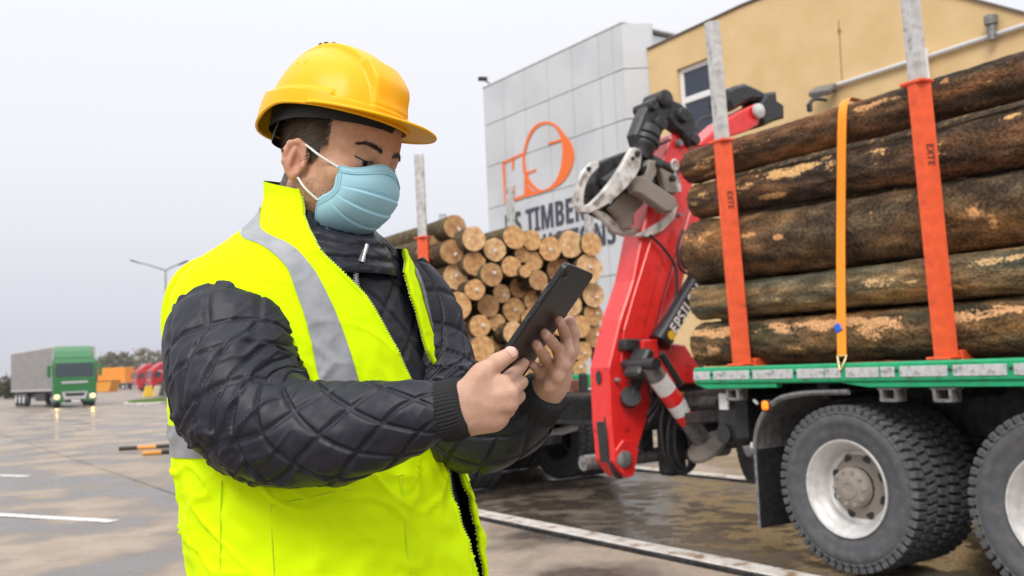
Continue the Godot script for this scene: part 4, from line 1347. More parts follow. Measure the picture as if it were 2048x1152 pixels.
func build_trailer_logs() -> void:
	var g := "logs loaded on the near trailer"
	# [top and bottom height at far end, at stake two, bark, label]
	var rows := [
		[3.02, 2.765, 3.02, 2.752, 0, "dark rough log topping the trailer stack, under the orange strap"],
		[2.752, 2.49, 2.76, 2.41, 1, "dark log with long bare yellow patch, second from top of trailer stack"],
		[2.465, 1.975, 2.40, 1.965, 1, "thickest dark log with slanting pale saw cut at its end, middle of trailer stack"],
		[1.95, 1.69, 1.96, 1.69, 2, "smooth grey brown log second from bottom of the trailer stack"],
		[1.66, 1.335, 1.685, 1.335, 3, "mottled log with flaking orange bark resting on the trailer deck"]]
	for k in rows.size():
		var q: Array = rows[k]
		var r0: float = (q[0] - q[1]) * 0.5
		var r1: float = (q[2] - q[3]) * 0.5
		var y0: float = (q[0] + q[1]) * 0.5
		var y1: float = (q[2] + q[3]) * 0.5
		var zc := -0.12 - maxf(r0, r1)
		var a := Vector3(-0.57 + 0.02 * (k % 2), y0, zc + (0.04 if k == 2 else 0.0))
		var b := Vector3(2.1, y1, zc)
		var d := (b - a) / 2.67
		var n := r1 + (r1 - r0) / 2.67 * 2.4
		log_at(q[5], g, a, a + d * 5.2, r0 / 1.04, maxf(r1 * 0.95, n), 0, 2, 500 + k, 90, 48, 1.0, k == 2, own_bark(k, a, d * 5.2, r0, r1))
	# those behind, glimpsed through the gaps
	var r := RandomNumberGenerator.new()
	r.seed = 44
	var k := 0
	for col in 2:
		var y := 1.335
		while y < 2.8:
			var rad := r.randf_range(0.13, 0.19)
			if y + rad * 2.0 > 2.97: break
			log_at("dark log in the middle of the trailer load behind the outer logs", g, Vector3(-0.6 + r.randf_range(-0.08, 0.05), y + rad, -0.70 - col * 0.44), Vector3(4.5, y + rad, -0.70 - col * 0.44), rad, rad * 0.93, r.randi() % 2, r.randi() % 4, 540 + k, 12, 14)
			y += rad * 2.0 + 0.01
			k += 1
	# orange lashing strap
	var st := thing("lashing_strap", "flat orange lashing strap pulled over the trailer logs, blue tag on it", "strap", veh)
	var top := side(1690, 200, -0.2)
	var pts := [side(1720, 203, -0.75), side(1700, 198, -0.42), side(1692, 200, -0.24), side(1686, 218, -0.135), side(1684, 262, -0.105), side(1683, 350, -0.10), side(1682, 450, -0.09), side(1682, 560, -0.04), side(1683, 650, 0.02), side(1684, 712, 0.068)]
	var path := curve(pts, 5)
	var sm := MB.new()
	var ps := PackedVector3Array()
	for p in path:
		for x in [-0.034, 0.034]:
			ps.append(p + Vector3(x, 0, 0))
	sm.grid(ps, 2, path.size())
	var ps2 := PackedVector3Array()
	for p in ps:
		ps2.append(p + Vector3(0, 0.001, 0.003))
	sm.grid(ps2, 2, path.size())
	obj("webbing", sm, mats.strap, st)
	var hk := MB.new()
	hk.tube(PackedVector3Array([path[-1] + Vector3(-0.035, 0, 0), path[-1] + Vector3(0.035, 0, 0), path[-1] + Vector3(0.006, -0.085, 0.024), path[-1] + Vector3(-0.006, -0.085, 0.024), path[-1] + Vector3(-0.035, 0, 0)]), 0.008, 6)
	obj("hook", hk, mat(lin(0.62, 0.5, 0.25), 0.35, 0.7), st)
	var tg := MB.new()
	tg.box(side(1676, 656, 0.035), Vector3(0.055, 0.055, 0.012), 0.006, Basis(Vector3.BACK, 0.5))
	obj("tag", tg, mat(lin(0.03, 0.12, 0.62), 0.4), st)

# ------------------------------------------------------------------ loading crane, folded across the vehicle
const CRANE_X := -1.5
func cp(px: float, py: float, z := 0.13) -> Vector2:
	var v := across(px, py, CRANE_X + z)
	return Vector2(-v.z, v.y)
func cp3(px: float, py: float, z := 0.13) -> Vector3:
	var v := cp(px, py, z)
	return Vector3(v.x, v.y, z)
func cpoly(pts: Array, z := 0.13) -> PackedVector2Array:
	var out := PackedVector2Array()
	for p in pts:
		out.append(cp(p[0], p[1], z))
	return out
# crop pixels of the grapple study to photo pixels
func gp(p: Array) -> Array:
	return [p[0] / 2.617 + 1120.0, p[1] / 2.617 + 120.0]

func claw(parent: Node3D, called: String, pts: Array, half: Array, z: float, thick: float, m: Material) -> void:
	var c := []
	for p in pts:
		var g := gp(p)
		c.append(cp3(g[0], g[1], z))
	var path := curve(c, 5)
	var mb := MB.new()
	var la := PackedVector2Array()
	var lb := PackedVector2Array()
	for k in path.size():
		var f := 1.0 * k / (path.size() - 1) * (half.size() - 1)
		var i := mini(int(f), half.size() - 2)
		var h: float = lerpf(half[i], half[i + 1], f - i) / 2.617 / 225.0
		var t := (path[mini(k + 1, path.size() - 1)] - path[maxi(k - 1, 0)]).normalized()
		var s := Vector2(t.y, -t.x)
		la.append(Vector2(path[k].x, path[k].y) + s * h)
		lb.append(Vector2(path[k].x, path[k].y) - s * h)
	# flat plate with chamfered rim, cut into short lengths along the curve
	for k in path.size() - 1:
		var z0 := z - thick * 0.5
		var z1 := z + thick * 0.5
		var mid := (path[k] + path[k + 1]) * 0.5
		for q in [[la[k], la[k + 1]], [lb[k], lb[k + 1]]]:
			var out := Vector3((q[0].x + q[1].x) * 0.5 - mid.x, (q[0].y + q[1].y) * 0.5 - mid.y, 0)
			var a0: Vector2 = q[0].lerp(Vector2(path[k].x, path[k].y), 0.25)
			var a1: Vector2 = q[1].lerp(Vector2(path[k + 1].x, path[k + 1].y), 0.25)
			var w := thick * 0.22
			mb.face([Vector3(q[0].x, q[0].y, z0 + w), Vector3(q[1].x, q[1].y, z0 + w), Vector3(q[1].x, q[1].y, z1 - w), Vector3(q[0].x, q[0].y, z1 - w)], out)
			mb.face([Vector3(q[0].x, q[0].y, z1 - w), Vector3(q[1].x, q[1].y, z1 - w), Vector3(a1.x, a1.y, z1), Vector3(a0.x, a0.y, z1)], out + Vector3(0, 0, 0.03))
			mb.face([Vector3(q[0].x, q[0].y, z0 + w), Vector3(q[1].x, q[1].y, z0 + w), Vector3(a1.x, a1.y, z0), Vector3(a0.x, a0.y, z0)], out - Vector3(0, 0, 0.03))
		var ia := la[k].lerp(Vector2(path[k].x, path[k].y), 0.25)
		var ib := la[k + 1].lerp(Vector2(path[k + 1].x, path[k + 1].y), 0.25)
		var ja := lb[k].lerp(Vector2(path[k].x, path[k].y), 0.25)
		var jb := lb[k + 1].lerp(Vector2(path[k + 1].x, path[k + 1].y), 0.25)
		mb.face([Vector3(ia.x, ia.y, z1), Vector3(ib.x, ib.y, z1), Vector3(jb.x, jb.y, z1), Vector3(ja.x, ja.y, z1)], Vector3.BACK)
		mb.face([Vector3(ia.x, ia.y, z0), Vector3(ib.x, ib.y, z0), Vector3(jb.x, jb.y, z0), Vector3(ja.x, ja.y, z0)], Vector3.FORWARD)
	obj(called, mb, m, parent)

func build_crane() -> void:
	var tc := veh * Transform3D(Basis(Vector3(0, 0, -1), Vector3.UP, Vector3(1, 0, 0)), Vector3(CRANE_X, 0, 0))
	var c := thing("loading_crane", "red folded timber loading crane with black cylinder between the two log loads", "crane", tc)
	var bm := MB.new()
	bm.prism(cpoly([[1300, 690], [1328, 585], [1358, 480], [1386, 372], [1381, 305], [1371, 278], [1355, 263], [1342, 271], [1322, 330], [1300, 400], [1284, 470], [1266, 560], [1240, 640], [1217, 735], [1222, 850], [1229, 922], [1243, 944], [1254, 956], [1266, 950], [1276, 899], [1298, 827], [1306, 781]]), -0.13, 0.13, Transform3D(), 0.012)
	var boom := obj("main_boom", bm, mats.red, c)
	# raised web on the near plate and weld ribs
	var wb := MB.new()
	wb.prism(cpoly([[1246, 660], [1266, 590], [1300, 480], [1325, 400], [1345, 330], [1360, 330], [1352, 420], [1325, 510], [1300, 600], [1280, 690], [1262, 720], [1240, 725]]), 0.125, 0.142, Transform3D(), 0.008)
	wb.prism(cpoly([[1229, 900], [1243, 880], [1268, 880], [1275, 900], [1266, 950], [1254, 956], [1243, 944]]), 0.125, 0.15, Transform3D(), 0.008)
	obj("web_plate", wb, mats.red, boom)
	var eb := MB.new()
	eb.prism(cpoly([[1326, 600], [1362, 480], [1392, 388], [1404, 437], [1395, 452], [1368, 560], [1336, 690], [1308, 690]], 0.05), -0.10, 0.05, Transform3D(), 0.012)
	obj("extension_beam", eb, mats.red, c)
	# slot with hoses in the narrow face
	var sl := MB.new()
	var s0 := cp(1217, 760)
	sl.lathe([Vector2(0.035, 0.0), Vector2(0.035, 0.006), Vector2(0.001, 0.006)], 16, Transform3D(Basis(Vector3.BACK, Vector3.LEFT, Vector3.UP * 1.7), Vector3(s0.x + 0.001, s0.y + 0.02, 0.0)))
	obj("hose_hole", sl, mats.black, boom)
	sl = MB.new()
	var s1 := cp(1226, 900)
	sl.box(Vector3(s1.x + 0.004, s1.y + 0.06, 0.0), Vector3(0.02, 0.34, 0.12), 0.006, Basis(Vector3.BACK, 0.06))
	obj("hose_slot", sl, mats.black, boom)
	for k in 3:
		var h := MB.new()
		var dz := -0.05 + k * 0.05
		h.tube(curve([cp3(1219, 770, dz) + Vector3(0.01, 0, 0), cp3(1216, 850, dz) - Vector3(0.02, 0, 0), cp3(1222, 905, dz) - Vector3(0.03, 0, 0), cp3(1238, 948, dz) - Vector3(0.02, 0.01, 0), cp3(1262, 940, dz)], 6), 0.024, 8)
		obj("hose", h, mats.black, c)
	for q in [[1247, 918, 0.07], [1356, 287, 0.035], [1232, 760, 0.018], [1258, 798, 0.075], [1357, 430, 0.02], [1336, 705, 0.02], [1385, 742, 0.02]]:
		var o := cp3(q[0], q[1], 0.142)
		var pn := MB.new()
		pn.lathe([Vector2(q[2], 0.0), Vector2(q[2], 0.028), Vector2(q[2] * 0.8, 0.04), Vector2(0.001, 0.04)], 18, Transform3D(Basis(Vector3.RIGHT, Vector3.BACK, Vector3.DOWN), o))
		obj("pin", pn, mats.grey_steel, boom)
	var sp := MB.new()
	sp.rod(cp3(1258, 798, 0.15), cp3(1262, 792, 0.22), 0.085, 18)
	sp.bar(cp3(1262, 792, 0.18), cp3(1283, 745, 0.18), 0.09, 0.07, 0.012)
	obj("valve_arm", sp, mats.black, c)
	sp = MB.new()
	sp.bar(cp3(1242, 690, 0.17), cp3(1292, 690, 0.17), 0.12, 0.10, 0.015)
	obj("valve_block", sp, mats.dark_steel, c)
	# cylinder with white lettering
	var ca := cp3(1322, 680, 0.24)
	var cb := cp3(1394, 560, 0.24)
	var cy := MB.new()
	cy.rod(ca, cb, 0.088, 24)
	cy.rod(ca - (cb - ca).normalized() * 0.03, ca + (cb - ca).normalized() * 0.05, 0.1, 24)
	var cyl := obj("hydraulic_cylinder", cy, mat(lin(0.018, 0.018, 0.022), 0.3), c)
	var rd := MB.new()
	rd.rod(cb, cb + (cb - ca).normalized() * 0.35, 0.045, 16)
	obj("piston_rod", rd, mat(lin(0.6, 0.6, 0.6), 0.15, 1.0), cyl)
	var tm := letters("EPSILON", 0.098, 0.004)
	var dirx := (cb - ca).normalized()
	var fn := Vector3(dirx.y, -dirx.x, 0) * 0.0 + Vector3(0, 0, 1)
	var to := obj("lettering", tm, mat(lin(0.8, 0.8, 0.8), 0.5), cyl)
	var wdt := tm.get_aabb().size.x
	to.transform = Transform3D(Basis(dirx * ((cb - ca).length() * 0.72 / wdt), Vector3.BACK.cross(dirx), Vector3.BACK), ca.lerp(cb, 0.50) + Vector3(0, 0, 0.0895))
	var yd := MB.new()
	yd.lathe([Vector2(0.04, 0), Vector2(0.04, 0.004), Vector2(0.001, 0.004)], 20, Transform3D(Basis(Vector3.RIGHT, Vector3.BACK, Vector3.DOWN), ca.lerp(cb, 0.07) + Vector3(0, 0, 0.1)))
	obj("badge", yd, mat(lin(0.8, 0.5, 0.02), 0.4), cyl)
	# turntable and base
	var bs := MB.new()
	bs.prism(cpoly([[1306, 682], [1372, 690], [1402, 737], [1402, 768], [1318, 768], [1298, 720]], 0.2), -0.1, 0.2, Transform3D(), 0.015)
	bs.prism(cpoly([[1284, 680], [1316, 678], [1318, 715], [1304, 722], [1286, 715]], 0.26), 0.14, 0.26, Transform3D(), 0.01)
	obj("base_box", bs, mats.red, c)
	var pd := MB.new()
	var p0 := cp(1350, 770, 0.0)
	pd.box(Vector3(p0.x + 0.25, 0.96, -0.12), Vector3(1.3, 0.34, 0.36), 0.03)
	pd.box(Vector3(p0.x + 0.6, 0.7, -0.2), Vector3(0.8, 0.3, 0.5), 0.05)
	pd.rod(Vector3(p0.x + 0.1, 0.8, -0.1), Vector3(p0.x + 0.1, 1.4, -0.1), 0.26, 20)
	pd.box(Vector3(p0.x - 0.22, 0.78, -0.25), Vector3(0.16, 0.55, 0.2), 0.02)
	obj("pedestal", pd, mats.dark_steel, c)
	# frame that carries the crane on the truck chassis
	var cf := MB.new()
	cf.box(Vector3(1.2, 0.93, -1.6), Vector3(0.9, 0.26, 3.4), 0.02)
	obj("chassis_frame", cf, mats.dark_steel, c)
	# stabiliser: cross tube and striped leg
	var tb := MB.new()
	tb.rod(cp3(1166, 926, -0.2), cp3(1450, 893, -0.2), 0.065, 18)
	tb.rod(cp3(1330, 905, -0.2), cp3(1450, 893, -0.2), 0.085, 18)
	var stb := obj("stabiliser_beam", tb, mats.grey_steel, c)
	var vm := MB.new()
	vm.box(cp3(1342, 880, -0.15), Vector3(0.2, 0.62, 0.2), 0.03)
	obj("beam_bracket", vm, mats.dark_steel, stb)
	var la := cp3(1296, 728, 0.42)
	var lb := cp3(1408, 886, 0.42)
	var leg := Node3D.new()
	leg.name = "stabiliser_leg"
	c.add_child(leg)
	var cuts := [0.0, 0.17, 0.335, 0.475, 0.60, 0.70, 1.0]
	for k in 6:
		var m := MB.new()
		m.rod(la.lerp(lb, cuts[k]), la.lerp(lb, cuts[k + 1]), [0.080, 0.081, 0.0805, 0.081, 0.0805, 0.0798][k], 24)
		obj("stripe" if k > 0 and k < 5 else "tube", m, [mats.grey_steel, mats.white_paint, mats.red, mats.white_paint, mats.red, mats.grey_steel][k], leg)
	var ft := MB.new()
	var ld := (lb - la).normalized()
	var lx := ld.cross(Vector3.BACK).normalized()
	var fb := Basis(lx, ld, lx.cross(ld))
	ft.lathe([Vector2(0.07, -0.05), Vector2(0.11, 0.0), Vector2(0.175, 0.03), Vector2(0.18, 0.06), Vector2(0.165, 0.065), Vector2(0.03, 0.045), Vector2(0.001, 0.045)], 28, Transform3D(fb * Basis(Vector3.RIGHT, 0.0), lb))
	obj("foot_plate", ft, mats.hub, leg)
	var lh := MB.new()
	lh.bar(la + Vector3(-0.05, 0.03, -0.1), la + Vector3(0.03, -0.02, -0.1), 0.2, 0.26, 0.02)
	lh.rod(la + Vector3(-0.03, 0, -0.25), la + Vector3(-0.03, 0, 0.14), 0.05, 14)
	lh.tube(PackedVector3Array([la + Vector3(0.13, 0.08, 0.02), la.lerp(lb, 0.35) + Vector3(0.13, 0.05, 0.02)]), 0.03, 8)
	obj("leg_pivot", lh, mats.black, leg)
	for q in [[[1352, 800], [1336, 860], [1340, 920], [1364, 946], [1388, 930], [1390, 890]], [[1362, 800], [1350, 850], [1352, 910], [1370, 938], [1385, 915], [1378, 880]], [[1330, 800], [1322, 850], [1328, 905], [1345, 935], [1372, 945], [1380, 900], [1372, 850]], [[1294, 830], [1315, 800], [1330, 770], [1350, 790]], [[1296, 845], [1318, 812], [1335, 780], [1352, 800]]]:
		var h := MB.new()
		var pts := []
		for p in q:
			pts.append(cp3(p[0], p[1], 0.22))
		h.tube(curve(pts, 5), 0.016, 8)
		obj("hose", h, mats.black, c)
	for q in [[[1300, 470], [1330, 500], [1352, 540], [1350, 600], [1330, 660]], [[1372, 470], [1362, 500], [1366, 530], [1382, 540], [1392, 520]], [[1366, 460], [1355, 495], [1360, 535], [1380, 550]], [[1340, 280], [1300, 300], [1285, 330]], [[1310, 700], [1296, 740], [1300, 790], [1318, 830], [1345, 850]], [[1270, 700], [1262, 740], [1262, 790]]]:
		var h := MB.new()
		var pts := []
		for p in q:
			pts.append(cp3(p[0], p[1], 0.19))
		h.tube(curve(pts, 5), 0.013, 8)
		obj("hose", h, mats.black, c)
	var hz := MB.new()
	hz.box(cp3(1371, 815, 0.12), Vector3(0.17, 0.28, 0.02), 0.004)
	var hzo := obj("hazard_plate", hz, mat(lin(0.75, 0.45, 0.02), 0.5), c)
	var hs := MB.new()
	for k in 3:
		hs.box(cp3(1371, 801 + k * 14, 0.134), Vector3(0.17, 0.03, 0.006), 0.0, Basis(Vector3.BACK, 0.35))
	obj("hazard_stripe", hs, mats.black, hzo)

	# rear part of the folded boom, past the first stake
	var rb := MB.new()
	var rp := []
	for p in [[720, 445], [790, 385], [860, 320], [940, 268], [1000, 240], [1030, 226], [1048, 245], [1052, 290], [1044, 335], [985, 372], [900, 400], [800, 440], [740, 455]]:
		rp.append(gp(p))
	rb.prism(cpoly(rp, 0.0), -0.25, 0.0, Transform3D(), 0.015)
	var rbo := obj("outer_boom", rb, mats.red, c)
	var lm := MB.new()
	var l0 := gp([1035, 268])
	lm.lathe([Vector2(0.075, 0), Vector2(0.07, 0.03), Vector2(0.04, 0.045), Vector2(0.001, 0.05)], 20, Transform3D(Basis(Vector3.RIGHT, Vector3.BACK, Vector3.DOWN), cp3(l0[0], l0[1], 0.02)))
	obj("work_lamp", lm, mats.rim, rbo)
	var st := MB.new()
	for q in [[[885, 150], [935, 128], [985, 117], [1040, 140], [1088, 165], [1075, 205], [1010, 205], [930, 255], [915, 262], [890, 205]], [[1095, 165], [1148, 158], [1152, 205], [1188, 230], [1190, 300], [1140, 315], [1080, 342], [1058, 300], [1062, 215]]]:
		var pp := []
		for p in q:
			pp.append(gp(p))
		st.prism(cpoly(pp, 0.0), -0.32, -0.02, Transform3D(), 0.03)
	obj("seat", st, mats.black, rbo)
	var rail := MB.new()
	var hp := []
	for p in [[715, 370], [718, 340], [740, 310], [790, 296], [850, 290]]:
		var g := gp(p)
		hp.append(cp3(g[0], g[1], 0.05))
	rail.tube(curve(hp, 4), 0.012, 8)
	obj("hand_rail", rail, mats.black, rbo)
	rail = MB.new()
	hp = []
	for p in [[1621, 222], [1621, 205], [1632, 198], [1652, 200]]:
		hp.append(cp3(p[0], p[1], 0.05))
	rail.tube(curve(hp, 4), 0.02, 8)
	rail.box(cp3(1619, 215, 0.05), Vector3(0.05, 0.09, 0.05), 0.01)
	obj("mirror_arm", rail, mats.black, rbo)

	# rotator link and grapple
	var gr := thing("log_grapple", "dirty white clawed timber grapple hanging on a black rotator from the red crane", "grapple", tc)
	var k1 := MB.new()
	for q in [[[395, 385], [432, 285], [470, 212], [520, 182], [560, 180], [590, 205], [600, 245], [568, 300], [545, 370], [520, 425], [470, 450], [410, 440]], [[560, 190], [640, 226], [690, 268], [715, 325], [716, 395], [742, 402], [728, 445], [690, 452], [650, 385], [606, 352], [566, 300]]]:
		var pp := []
		for p in q:
			pp.append(gp(p))
		k1.prism(cpoly(pp, 0.2), 0.06, 0.2, Transform3D(), 0.02)
	obj("link", k1, mats.black, gr)
	for q in [[520, 330, 0.07], [545, 205, 0.08], [640, 290, 0.07], [700, 420, 0.05], [480, 240, 0.05]]:
		var g := gp([q[0], q[1]])
		var o := cp3(g[0], g[1], 0.2)
		var k2 := MB.new()
		k2.lathe([Vector2(q[2], -0.2), Vector2(q[2], 0.03), Vector2(q[2] * 0.8, 0.045), Vector2(0.001, 0.045)], 18, Transform3D(Basis(Vector3.RIGHT, Vector3.BACK, Vector3.DOWN), o))
		obj("pin", k2, mats.dark_steel, gr)
	var ro := MB.new()
	var ra := gp([470, 350]); var rz := gp([420, 500])
	var rdir := (cp3(rz[0], rz[1], 0.15) - cp3(ra[0], ra[1], 0.15)).normalized()
	var rx := rdir.cross(Vector3.BACK).normalized()
	ro.lathe([Vector2(0.05, 0.0), Vector2(0.11, 0.02), Vector2(0.12, 0.1), Vector2(0.10, 0.11), Vector2(0.13, 0.13), Vector2(0.13, 0.17), Vector2(0.11, 0.18), Vector2(0.11, 0.22), Vector2(0.09, 0.24), Vector2(0.09, 0.33), Vector2(0.001, 0.33)], 22, Transform3D(Basis(rx, rdir, rx.cross(rdir)), cp3(ra[0], ra[1], 0.15)))
	obj("rotator", ro, mats.black, gr)
	var gb := MB.new()
	for q in [[[[190, 545], [260, 510], [375, 468], [440, 480], [520, 520], [600, 575], [618, 650], [580, 690], [430, 610], [330, 700], [210, 720], [180, 640]], -0.04, 0.16], [[[170, 690], [240, 690], [300, 740], [350, 850], [310, 830], [230, 790]], -0.08, 0.06], [[[330, 700], [400, 640], [430, 700], [420, 850], [370, 890], [340, 860]], -0.02, 0.07]]:
		var pp := []
		for p in q[0]:
			pp.append(gp(p))
		gb.prism(cpoly(pp, 0.15), q[1], q[2], Transform3D(), 0.015)
	obj("frame", gb, mats.dark_steel, gr)
	var gc := MB.new()
	for q in [[[225, 650], [350, 560]], [[470, 520], [605, 590]], [[430, 560], [470, 650]]]:
		var a := gp(q[0]); var b := gp(q[1])
		gc.rod(cp3(a[0], a[1], 0.21), cp3(b[0], b[1], 0.21), 0.05, 14)
	obj("cylinder", gc, mats.black, gr)
	var gpl := MB.new()
	var pp2 := []
	for p in [[385, 640], [400, 608], [440, 606], [612, 722], [618, 745], [590, 795], [555, 795], [430, 705], [390, 690]]:
		pp2.append(gp(p))
	gpl.prism(cpoly(pp2, 0.3), 0.2, 0.3, Transform3D(), 0.015)
	obj("side_plate", gpl, mats.hub, gr)
	var white: Material = mats.claw_white
	for q in [
		[[[395, 458], [420, 464], [430, 500], [424, 560], [398, 612], [350, 668], [300, 716], [255, 752], [205, 782], [150, 804], [112, 796], [84, 762], [76, 722], [98, 748], [130, 762], [165, 748], [220, 694], [262, 645], [300, 592], [335, 535], [362, 485], [378, 460]], 0.30, 0.355],
		[[[204, 530], [166, 533], [122, 582], [98, 640], [92, 692], [78, 745], [104, 792], [130, 764], [126, 702], [142, 642], [166, 602], [206, 560]], 0.20, 0.25],
		[[[176, 786], [230, 842], [286, 900], [340, 922], [402, 918], [470, 894], [545, 838], [545, 800], [480, 842], [400, 880], [342, 884], [300, 848], [250, 806], [210, 788]], 0.02, 0.07],
		[[[396, 922], [470, 928], [540, 894], [602, 832], [622, 752], [600, 740], [580, 790], [530, 842], [466, 882]], 0.12, 0.17]]:
		var pp := []
		for p in q[0]:
			pp.append(gp(p))
		var m := MB.new()
		m.prism(cpoly(pp, q[2]), q[1], q[2], Transform3D(), 0.008)
		obj("jaw", m, white, gr)
	for q in [[405, 490, 0.026, 0.36], [380, 515, 0.016, 0.36], [150, 570, 0.02, 0.255], [590, 620, 0.03, 0.3], [520, 545, 0.03, 0.3]]:
		var g := gp([q[0], q[1]])
		var m := MB.new()
		m.lathe([Vector2(q[2], -0.02), Vector2(q[2], 0.012), Vector2(q[2] * 0.7, 0.02), Vector2(0.001, 0.02)], 14, Transform3D(Basis(Vector3.RIGHT, Vector3.BACK, Vector3.DOWN), cp3(g[0], g[1], q[3])))
		obj("pivot_bolt", m, mats.dark_steel, gr)
	for q in [[[[268, 772], [330, 692], [420, 712], [442, 752], [392, 802], [376, 884], [342, 882], [320, 832]], 0.06, 0.14], [[[440, 640], [470, 520], [520, 530], [505, 600], [470, 660]], 0.18, 0.27], [[[520, 560], [560, 540], [610, 590], [612, 700], [560, 690]], 0.16, 0.24]]:
		var pp := []
		for p in q[0]:
			pp.append(gp(p))
		var m := MB.new()
		m.prism(cpoly(pp, q[2]), q[1], q[2], Transform3D(), 0.01)
		obj("bracket", m, mats.hub, gr)
	claw(gr, "claw", [[600, 545], [598, 590], [616, 640], [622, 690]], [12, 9, 9, 10], 0.24, 0.04, white)
	var rg := MB.new()
	var ring := PackedVector3Array()
	for k in 17:
		var a := TAU * k / 16.0
		var o := gp([600, 550])
		ring.append(cp3(o[0], o[1], 0.26) + Vector3(cos(a) * 0.035, sin(a) * 0.045, 0))
	rg.tube(ring, 0.012, 8, false)
	obj("shackle", rg, white, gr)

